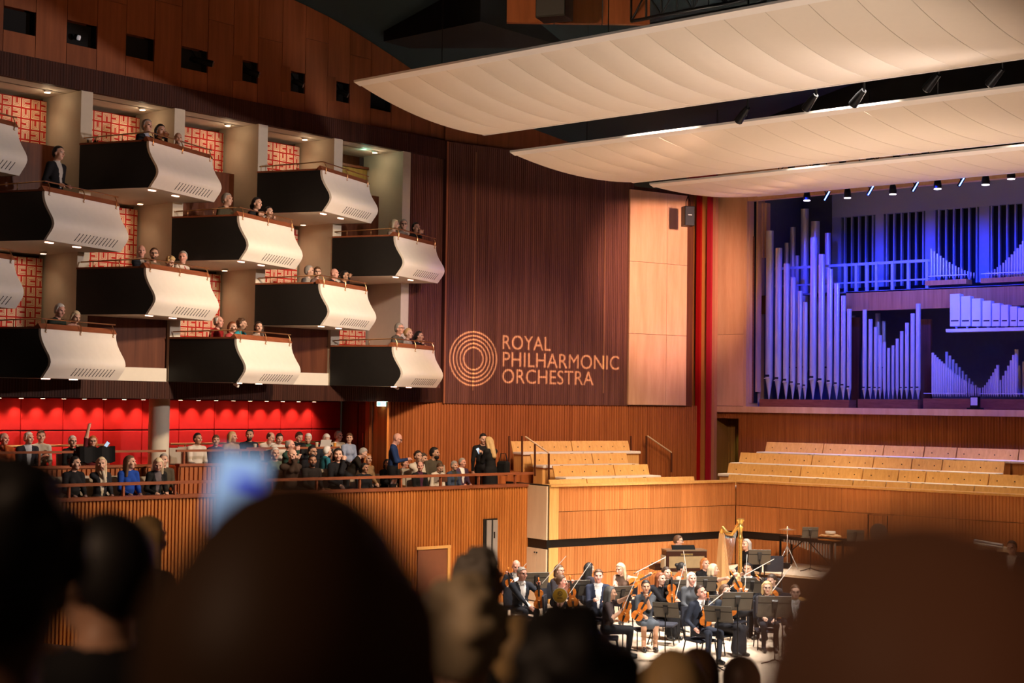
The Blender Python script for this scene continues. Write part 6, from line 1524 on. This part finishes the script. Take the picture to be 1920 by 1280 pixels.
L((464, 815), OR, RZ, 'dark-haired man in a navy jacket', 'dark-haired bearded man in navy jacket with a paper cup', 5, hair='short', hc='black', top=(.018, .022, .035), skin='m', beard='dark', hr=(.08, .30, .86))
L((508, 818), OR, RZ, 'bald man in white T-shirt', 'bald man in white T-shirt leaning forward', 62, hair='thin', hc='dark', top=(.64, .58, .50), sleeves=2, lean=.25, hp=.3, hr=(.02, .2, 1.0))
L((524, 821), OR, RZ, 'dark-haired woman in white', 'dark-haired woman in white top reading beside the bald man', 25, hair='tail', hc='dark', top=(.62, .56, .48), hp=.3, **F_)
L((561, 818), OR, RZ, 'dark-haired man in black, head down', 'dark-haired man in black jacket with bowed head, rear tier', 45, hair='short', hc='dark', top=BLK, hp=.4)
L((578, 821), OR, RZ, 'white-haired woman with green collar', 'white-haired woman in dark cardigan with green collar', 0, hair='short', hc='white', top=(.02, .02, .022), shirt=(.05, .12, .06), hp=.3, **F_)
L((612, 821), OR, RZ, 'white-haired man bowing', 'white-haired man in navy bowing over his programme', 35, hair='short', hc='white', top=(.02, .025, .035), hp=.45, lean=.15)
L((635, 817), OR, RZ, 'grey-haired man in cream shirt', 'grey-haired man in cream shirt in the rear tier', 55, hair='short', hc='grey', top=(.66, .54, .40), skin='r')
L((655, 821), OR, RZ, 'woman in light blue shirt', 'brown-haired woman in light blue shirt at the right end of the rear tier', 5, hair='fringe', hc='brown', top=(.30, .36, .52), **F_)
# middle rows, standing and seated
L((544, 834), O3, FZ, 'man in green sweater', 'balding man in bottle-green sweater standing, hands at his face', 80, 'stand', hair='thin', hc='grey', top=(.022, .055, .040), bottom=(.05, .04, .03), hl=(-.05, .24, 1.44), hr=(.05, .24, 1.44), bulk=1.25, skin='r')
L((516, 850), O3 + .5, FZ, 'fair man in green jacket', 'fair-haired man in grey-green jacket seated left of the green sweater', 30, hair='short', hc='white', top=(.10, .13, .08))
L((557, 848), O2 + .6, FZ, 'bald man with hands on his face', 'bald man seated behind the green sweater, hands on his face', 50, hair='bald', top=(.05, .03, .02), hl=(-.05, .17, 1.12), hr=(.05, .17, 1.12))
L((590, 841), O3 + .7, FZ, 'young man with glasses in black', 'young dark-haired man with glasses in black', 45, hair='short', hc='black', glasses=True, top=BLK, skin='m')
L((586, 863), O2, FZ, 'bearded man in dark jacket', 'dark-haired bearded man in dark jacket looking down', 20, hair='short', hc='black', beard='black', top=(.02, .016, .014), skin='t')
L((614, 845), O2 + .1, FZ, 'woman in a teal vest', 'grey-haired woman in teal vest and black sleeves bending away', 125, 'stand', hair='short', hc='white', top=(.02, .13, .17), lean=.15, **F_)
L((626, 858), O2 + .2, FZ, 'man with a red tie', 'balding man with bright red tie and dark suit', 25, hair='thin', hc='brown', top=(.02, .022, .03), shirt=WHT, tie=(.55, .01, .02), skin='r')
L((634, 849), O3 + .5, FZ, 'woman resting her cheek', 'dark-haired woman resting her cheek on her hand', 10, hair='bob', hc='black', top=BLK, hl=(-.06, .15, 1.07), **F_)
L((681, 845), O2 + .1, FZ, 'stooping man in dark coat', 'grey-haired man in black coat stooping forward over the seats', 90, 'stand', hair='short', hc='grey', top=(.016, .012, .008), lean=.5, hp=.35, legs='coat', hl=(-.1, .45, .85), hr=(.1, .5, .85), bulk=1.15)
L((690, 860), O3 + .2, FZ, 'woman with red curls', 'woman with red curly hair in a pale coat', 40, hair='long', hc='ginger', top=(.30, .19, .10), **F_)
L((698, 877), OF, FZ, 'dark-haired man at the front rail', 'black-haired man in black at the front rail, profile right', 55, hair='short', hc='black', top=BLK, skin='t')
L((726, 880), OF, FZ, 'black-haired woman at the front rail', 'black-haired woman with bangs at the front rail', 30, hair='bob', hc='black', top=BLK, skin='m', **F_)
L((759, 873), OF, FZ, 'smiling man in a black jacket', 'smiling brown-haired man in black jacket at the front rail', 72, hair='short', hc='brown', top=(.012, .012, .013), shirt=(.05, .07, .12), skin='r')
L((788, 874), OF, FZ, 'balding man in a black jacket', 'balding man with purple shirt under black jacket at the front rail', 5, hair='thin', hc='dark', top=(.010, .010, .010), shirt=(.07, .02, .045), skin='r')
L((767, 860), O3, FZ, 'curly-haired man in black', 'curly dark-haired man in black behind the smiling man', 60, hair='curly', hc='dark', top=BLK, sd=5)
L((788, 849), O3 + .6, FZ, 'bearded man in grey jacket', 'black-bearded man in grey jacket, profile to the right', 72, hair='short', hc='black', beard='black', top=(.08, .065, .045), skin='m')
L((811, 855), O3 + .5, FZ, 'woman in white blouse', 'dark-haired woman in white blouse sipping a drink', 35, hair='bun', hc='dark', top=(.68, .60, .50), hr=(.03, .18, 1.06), **F_)
L((825, 879), OF, FZ, 'woman in white bowing', 'brown-haired woman in white top bowing over her programme', 35, hair='short', hc='brown', top=(.68, .60, .50), hp=.5, lean=.2, **F_)
L((852, 873), OF, FZ, 'grey-bobbed woman in a patterned jacket', 'grey-bobbed woman in dark blue patterned jacket at the front rail', 40, hair='fringe', hc='grey', top=(.05, .07, .12), shirt=(.05, .045, .035), **F_)
L((887, 867), OF, FZ, 'grey-haired man in purple jumper', 'grey-haired man in purple V-neck jumper over white collar', 55, hair='short', hc='grey', top=(.075, .04, .075), shirt=WHT, skin='r')
L((745, 821), O3, FZ, 'bald man in blue', 'bald man with glasses in blue jumper standing and looking down', 88, 'stand', hair='bald', top=(.018, .040, .125), bottom=BLK, glasses=True, hp=.4, hl=(-.06, .32, 1.10), hr=(.06, .32, 1.10), skin='r')
L((916, 828), OF + .3, FZ, 'woman with long blonde hair', 'woman with long blonde hair in black coat standing with a phone', -130, 'stand', hair='verylong', hc='blonde', top=(.010, .010, .011), bottom=BLK, legs='coat', hp=.25, hl=(-.05, .28, 1.28), hr=(.05, .28, 1.26), bulk=1.1, **F_)
L((906, 822), OF + 1.0, FZ, 'dark-haired man behind the blonde', 'dark-haired man in black standing behind the blonde woman', 20, 'stand', hair='short', hc='black', top=BLK, bottom=BLK, hp=.2)
seat_audience()
# bag over her arm
q = on_t(944, 868, OF + .0)
t = thing('shoulder_bag', 'black coat and bag bundled over the blonde woman\'s arm', 'bag', q)
MB().bbox(-.16, .16, -.08, .08, -.28, .05, .06).build('bag_body', cmat('cloth', (.008, .008, .009)), t); MB().tube([(-.12, 0, .04), (-.08, 0, .22), (.06, 0, .22), (.12, 0, .04)], .012, 6).build('strap', M_EBONY, t)
# coat over the rail, cups, papers, phones
q = on_t(178, 852, 1.93)
t = thing('black_coat', 'black coat hung over the tier rail under the raised arm', 'coat', q, math.atan2(TD.y, TD.x))
MB().sheet([[(-.36 + .72 * j / 10, -.10 - .05 * sin(j * 1.3) - .03 * i * .2, .15 - .075 * i + .02 * sin(j * 2)) for j in range(11)] for i in range(5)], (0, .18, 0)).build('cloth', cmat('cloth', (.009, .009, .010)), t)
def cup(q, label, col):
    t = thing('paper_cup', label, 'cup', q); MB().lathe([(.028, 0), (.038, .09)], 12).build('cup_wall', mat('cup_' + label[:5], col, .6), t); MB().lathe([(.040, .09), (.040, .10), (.03, .105)], 12).build('lid', mat('cup_lid', (.75, .7, .62), .5), t)
_o = PLACED['dark-haired man in a navy jacket']; cup(_o.matrix_world @ Vector((.08, .40, .86)) if False else (Vector(_o.location) + rot2((.08, .42, .88), _o.rotation_euler.z)), 'white paper cup held by the man in navy jacket', (.75, .65, .52))
cup(tp(ss3 + 2.28, 2.78, 3.576), 'glass of orange drink on the tier rail', (.75, .30, .03))
cup(tp(ss3 + 1.80, 2.78, 3.576), 'pale cup on the rail before the woman in light blue', (.65, .50, .30))
def sheet_of_paper(px, off, label, sz=(.21, .15), rz=0.0, q=None):
    q = q or on_t(px[0], px[1], off); t = thing('programme', label, 'programme', q, facing(0) + rz)
    MB().hexa([(-sz[0] / 2, 0, 0), (sz[0] / 2, 0, 0), (sz[0] / 2, .004, 0), (-sz[0] / 2, .004, 0)], [(-sz[0] / 2, .08, sz[1]), (sz[0] / 2, .08, sz[1]), (sz[0] / 2, .084, sz[1]), (-sz[0] / 2, .084, sz[1])]).build('cover', mat('paper', (.72, .66, .60), .7), t); MB().box(-sz[0] / 2 + .01, sz[0] / 2 - .01, .003, .008, .0, .01).build('spine', M_SEATGREY, t)
sheet_of_paper(None, 0, 'open white programme beside the orange drink', (.24, .16), .4, tp(ss3 + 2.02, 2.77, 3.576))
sheet_of_paper((826, 903), OF - .35, 'white programme held by the bowing woman in white', (.3, .12))
sheet_of_paper((737, 907), OF - .35, 'pale programme at the front rail by the dark-haired man', (.12, .10), .5)
def phone(q, m, label, tilt=0.0, sz=(.075, .15), em=None):
    t = thing('phone', label, 'phone', q, m); a = MB().bbox(-sz[0] / 2, sz[0] / 2, 0, .009, -sz[1] / 2, sz[1] / 2, .004).build('phone_body', M_EBONY, t); b = MB().box(-sz[0] / 2 + .004, sz[0] / 2 - .004, -.001, .0, -sz[1] / 2 + .006, sz[1] / 2 - .006).build('screen', em, t)
    t.rotation_euler = (0, tilt, m); return t
SCR = mat('screen_glow', (.4, .5, .6), .3, emit=(.55, .75, 1.0), estr=.7)
_o = PLACED['red-haired woman raising an arm']; phone(Vector(_o.location) + rot2((-.14, .38, 1.0), _o.rotation_euler.z), facing(0) + pi, 'glowing phone held up by the red-haired woman', .6, em=SCR)
_o = PLACED['woman with long blonde hair']; phone(Vector(_o.location) + rot2((0, .38, 1.30), _o.rotation_euler.z), facing(0) + pi, 'lit phone in the blonde woman\'s hand', -.5, em=SCR)
# empty stalls seats that show
for px, off, fl, a, lb in [((122, 895), OF, FZ, 60, 'empty beige seat left of the woman in black'), ((160, 905), .55, FZ, 60, 'empty beige seat at the front rail under the woman in black'), ((214, 905), .55, FZ, 60, 'empty beige seat at the front rail left of the cobalt blue sweater'), ((340, 890), OF, FZ, 60, 'empty beige seat right of the black cardigan'), ((345, 850), OR, RZ, 50, 'empty beige seat right of the round column'), ((361, 850), OR, RZ, 50, 'empty beige seat left of the dark-haired man in white'), ((703, 866), 1.5, FZ, 40, 'empty beige seat left of the standing man in blue'), ((803, 862), O3 + .1, FZ, 40, 'empty beige seat below the white blouse'), ((835, 865), O3 + .1, FZ, 40, 'empty beige seat behind the grey bob')]:
    for k in range(40):
        o_ = off + (k // 2) * .06 * (1 if k % 2 else -1); q = on_t(px[0], px[1], o_); s_ = t_s(q); r = (s_ - .24, s_ + .24, o_ - .18, o_ + .36)
        if clash(r, TAKEN) < .001 and o_ > .45 and (1.5 > o_ or o_ > 2.4 or s_ > ss3): break
    else: continue
    TAKEN.append(r); stalls_seat((q.x, q.y, fl), facing(ROW_A), lb)

# ================================================================== PEOPLE IN THE BOXES
GR_B = 'audience in the boxes'
BN = Vector((cos(BROT), sin(BROT), 0))
BD = Vector((-sin(BROT), cos(BROT), 0)); BOX_TAKEN = {}; BOX_A = 69
BQ = {}
def boxp(k, r, px, off, label, a=60, pose='sit', **kw): BQ.setdefault((k, r), []).append([px, off, label, a, pose, kw])
def fill_boxes():
    for (k, r), qs in BQ.items():
        o0 = Vector((XW, bay_y(k), 0)); fl = TOPZ[r] - .80; opts = []
        for px, off, label, a, pose, kw in qs:
            kn = kw.setdefault('knee_y', .10); kw['lean'] = min(kw.get('lean', .04), .10); front = kn + .17 if pose == 'sit' else .34
            kw.setdefault('hl', (-.08, .17, .64)); kw.setdefault('hr', (.08, .17, .64))
            for key in ('hl', 'hr'): kw[key] = (kw[key][0], min(kw[key][1], .17), kw[key][2])
            L_ = []
            for vi in range(34):
                v = .46 + vi * .03
                if v + front > 1.50: continue
                for dx in (0, -2, 2, -4, 4, -6, 6, -8, 8, -11, 11, -14):
                    hd = on_plane(px[0] + dx, px[1], o0 + BN * v, BN); u = (Vector((hd.x, hd.y, 0)) - o0).dot(BD)
                    base = max(0, .27 - u) * 14 + max(0, u - 1.80) * 14 + max(0, u * .364 + .18 - v) * 10 + abs(dx) * .010 + abs(v - off) * .06
                    L_.append((base, (u - .225, u + .225, v - .165, v + front), hd, v, dx))
            opts.append(L_)
        pick = [min(L_, key=lambda q: q[0]) for L_ in opts]
        for it in range(6):
            for n_ in range(len(qs)):
                rest = [pick[m_][1] for m_ in range(len(qs)) if m_ != n_]
                pick[n_] = min(opts[n_], key=lambda q: q[0] + 40 * clash(q[1], rest))
        for n_, (px, off, label, a, pose, kw) in enumerate(qs):
            head = pick[n_][2]; cl = clash(pick[n_][1], [pick[m_][1] for m_ in range(len(qs)) if m_ != n_])
            SSTAT.append(('CLASH' if cl > .003 else 'ok', round(cl, 3), label[:34], pick[n_][4], round(pick[n_][3] - off, 2)))
            s = max(.80, min(1.10, (head.z - fl) / (1.19 if pose == 'sit' else 1.56)))
            if pose == 'sit': kw['hyd'] = max(-75, min(75, a - BOX_A))
            person(None, head, BOX_A, label, pose, s, floor=fl, group=GR_B, h=.024, fh=.0125, **kw)
B_ = boxp
DK = (.014, .014, .017)
B_(0, 'A', (276, 236), 1.0, 'grey-haired man in dark sweater in the top box', 55, hair='short', hc='grey', top=DK, shirt=(.4, .42, .5))
B_(0, 'A', (309, 243), 1.15, 'dark-haired woman with chin on hand in the top box', 50, hair='bob', hc='black', top=DK, hr=(.0, .17, 1.06), **F_)
B_(0, 'A', (334, 259), 1.30, 'bald head just above the rail of the top box', 30, hair='bald', top=DK, lean=.35)
B_(-1, 'B', (110, 287), .9, 'man in dark suit standing in the left second-tier box', 78, 'stand', hair='short', hc='black', top=(.012, .012, .015), bottom=DK, shirt=(.5, .48, .45), hl=(-.12, .32, 1.0), hr=(.12, .32, 1.0))
B_(1, 'B', (484, 381), 1.2, 'dark-haired woman in black leaning on the rail, second tier', 60, hair='tail', hc='black', top=DK, hr=(.06, .36, .92), hl=(-.05, .36, .92), lean=.2, **F_)
B_(1, 'B', (515, 397), 1.30, 'dark-haired child peering over the second-tier rail', 55, hair='short', hc='black', top=DK, hl=(-.02, .18, 1.0), **F_)
B_(1, 'B', (426, 374), .5, 'person in dim brown at the back of the second-tier box', 70, hair='short', hc='grey', top=(.06, .05, .03))
B_(3, 'B', (742, 421), 1.1, 'blonde woman in pale cardigan at the second-tier rail', 80, hair='bob', hc='pale', top=(.45, .34, .26), **F_)
B_(3, 'B', (757, 421), 1.2, 'grey-haired man with glasses beside the blonde woman', 10, hair='short', hc='grey', glasses=True, top=(.25, .20, .17))
B_(3, 'B', (794, 427), 1.40, 'dark-haired boy, hands at his mouth, second tier', 45, hair='short', hc='black', top=DK, hl=(-.03, .18, 1.04), hr=(.03, .18, 1.04))
B_(0, 'C', (265, 471), 1.1, 'bald man in navy jacket resting on the third-tier rail', 20, hair='bald', top=(.016, .018, .026), shirt=(.3, .25, .22), hr=(.05, .38, .90), skin='r')
B_(0, 'C', (289, 476), 1.15, 'bearded man with glasses in brown, third tier', 15, hair='short', hc='brown', beard='brown', glasses=True, top=(.16, .11, .07))
B_(0, 'C', (325, 490), 1.26, 'curly blond head bowed at the third-tier rail', 60, hair='curly', hc='blonde', top=(.20, .22, .35), hp=.5, sd=8, **F_)
B_(0, 'C', (357, 482), 1.30, 'grey-haired man in white shirt and red tie, third tier', 0, hair='short', hc='grey', top=(.62, .54, .48), shirt=(.62, .54, .48), tie=(.30, .01, .015), skin='r')
B_(2, 'C', (580, 508), 1.0, 'grey-haired woman turned sideways in the right third-tier box', 85, hair='short', hc='grey', top=(.30, .26, .22), **F_)
B_(2, 'C', (595, 510), 1.15, 'brown-haired woman with glasses in the right third-tier box', 15, hair='fringe', hc='brown', glasses=True, top=(.14, .09, .08), **F_)
B_(2, 'C', (641, 513), 1.25, 'bald man in black at the front of the third-tier box', 65, hair='bald', top=DK, skin='r')
B_(2, 'C', (661, 517), 1.30, 'dark-haired person with a hand before the face, third tier', 70, hair='short', hc='black', top=DK, hr=(.0, .2, 1.16), hl=(-.05, .4, .88), skin='m')
B_(-1, 'D', (112, 581), 1.1, 'white-haired old man in dark green, lowest left box', 60, hair='short', hc='white', top=(.02, .028, .022), hp=.25, skin='r')
B_(-1, 'D', (142, 593), 1.2, 'blonde woman bowing, lowest left box', 50, hair='bob', hc='pale', top=(.40, .22, .18), hp=.35, **F_)
B_(1, 'D', (410, 603), .9, 'old woman in red jacket, lowest middle box', 65, hair='thin', hc='white', top=(.24, .012, .012), skin='r', **F_)
B_(1, 'D', (436, 613), 1.05, 'girl with dark red hair in coral, lowest middle box', 60, hair='bob', hc='auburn', top=(.40, .06, .06), **F_)
B_(1, 'D', (465, 608), 1.2, 'curly-haired boy in turquoise, lowest middle box', 75, hair='curly', hc='brown', top=(.03, .32, .40), sd=11, **F_)
B_(1, 'D', (485, 613), 1.3, 'dark-haired woman in beige, lowest middle box', 25, hair='long', hc='dark', top=(.30, .24, .20), **F_)
B_(3, 'D', (751, 616), 1.05, 'grey-haired man with glasses in grey jacket, lowest right box', 62, hair='short', hc='grey', glasses=True, top=(.09, .075, .065), skin='r')
B_(3, 'D', (766, 625), 1.2, 'blonde woman in white collar, lowest right box', 60, hair='bun', hc='blonde', top=(.30, .26, .24), **F_)
B_(3, 'D', (800, 630), 1.42, 'dark-haired woman with a green cup, lowest right box', 75, hair='tail', hc='black', top=DK, hr=(.04, .22, .98), hl=(-.06, .2, .9), skin='m', **F_)
fill_boxes()
# dark chairs that show in two boxes
for k, r, px, lb in ((2, 'C', (550, 522), 'black chair back in the right third-tier box'), (3, 'D', (692, 642), 'black chair back in the lowest right box')):
    org = Vector((XW, bay_y(k), 0)) + BN * .62; q = on_plane(px[0], px[1], org, BN)
    orchestra_chair((q.x, q.y, TOPZ[r] - .795), facing(BOX_A), lb, .9)
# potted sprig on the top box ledge
q = Vector((XW, bay_y(0), TOPZ['A'])) + BN * .35
t = thing('ledge_plant', 'small dark sprig on the side ledge of the top box', 'plant', (q.x, q.y, TOPZ['A'] + .035))
for i in range(9):
    an = i * .7; MB().tube([(.02 * i - .08, 0, 0), (.02 * i - .08 + .05 * cos(an), .03 * sin(an), .07 + .03 * (i % 3))], [.006, .002], 5).build('stem', mat('plant_dark', (.02, .03, .012), .8), t)

# ================================================================== FOREGROUND AUDIENCE
GR_F = 'blurred audience in the stalls'
def stalls_z(y): return max(-0.9, 3.28 - 0.2 * max(y, -1.0))
def fore(px, depth, label, a=180, pose='sit', d=None, seat=True, **kw):
    head = at_depth(px[0], px[1], depth); fl = stalls_z(head.y); H = 1.19 if pose == 'sit' else 1.56
    s = max(.86, min(1.12, (head.z - fl) / H)); SSTAT.append((label[:30], round((head.z - fl) / H, 2)))
    fl = head.z - H * s; kw.setdefault('knee_y', .32 if seat else .16)
    o = person(None, head, a, label, pose, s, floor=fl, group=GR_F, h=.018, fh=.010, **kw)
    if pose == 'sit' and seat: stalls_seat(o.location, o.rotation_euler.z, 'stalls seat of the ' + d, s)
    return o
fore((5, 1085), 2.05, 'black-haired head looming at the lower left corner', 180, d='person in the lower left corner', hair='curly', hc='black', top=BLK, skin='d', sd=31)
fore((192, 1080), 3.4, 'dark-haired man with pinkish ear, lower left', 180, d='dark-haired man with the pinkish ear', hyd=55, hair='short', hc='black', top=BLK, skin='m')
fore((280, 1010), 8.6, 'woman with long blonde hair and dotted black top', 150, 'stand', hair='verylong', hc='blonde', top=(.02, .018, .016), female=True)
PH = at_depth(440, 942, 1.62)
fore((556, 1245), 1.14, 'large dark brown head of hair blurred in the centre left, phone raised', 180, d='large brown-haired person', seat=False, hair='bob', hc='brown', top=BLK, skin='t', hands_w=(PH - CU * .16 - CF * .05, None))
fore((868, 1200), 3.7, 'fair curly head at the bottom, left of the dark curls', 180, d='fair curly-headed person', hair='curly', hc='pale', top=(.03, .025, .02), sd=21)
fore((903, 1091), 6.4, 'grey-haired man with a yellow lanyard seen from behind', 125, 'stand', hair='curly', hc='grey', top=(.016, .016, .018), shirt=(.6, .42, .03), skin='m', sd=22)
fore((1072, 1322), 2.3, 'dark curly head in the bottom centre', 180, d='person with the dark curls', hair='curly', hc='black', top=BLK, skin='t', sd=23)
fore((972, 1232), 5.0, 'light brown head partly behind the dark curls', 180, d='light brown head', hair='short', hc='blonde', top=BLK)
fore((1262, 1300), 4.5, 'blonde head at the bottom edge', 180, d='blonde at the bottom edge', hair='bob', hc='blonde', top=BLK, female=True)
fore((1308, 1274), 6.4, 'brown head at the bottom edge under the leading violinist', 180, d='brown head under the leading violinist', hair='short', hc='brown', top=BLK)
fore((1388, 1280), 7.7, 'dark brown head at the bottom edge under the music stands', 180, d='dark brown head under the music stands', hair='short', hc='dark', top=BLK)
fore((1722, 1440), .74, 'huge blurred reddish-brown bald head at the lower right', 180, d='bald person at the lower right', seat=False, hair='bald', top=BLK, skin='m')
# raised phone with the lit screen, blurred
pt = phone(PH, facing(0) + pi, 'blurred phone with a bright blue screen held above the crowd', .18, (.062, .115), mat('screen_blue', (.3, .4, .6), .3, emit=(.40, .60, .92), estr=.75))
MB().box(-.006, .024, -.002, -.001, .018, .030).build('screen_patch', mat('screen_deep', (.05, .08, .5), .3, emit=(.03, .05, .8), estr=.8), pt)
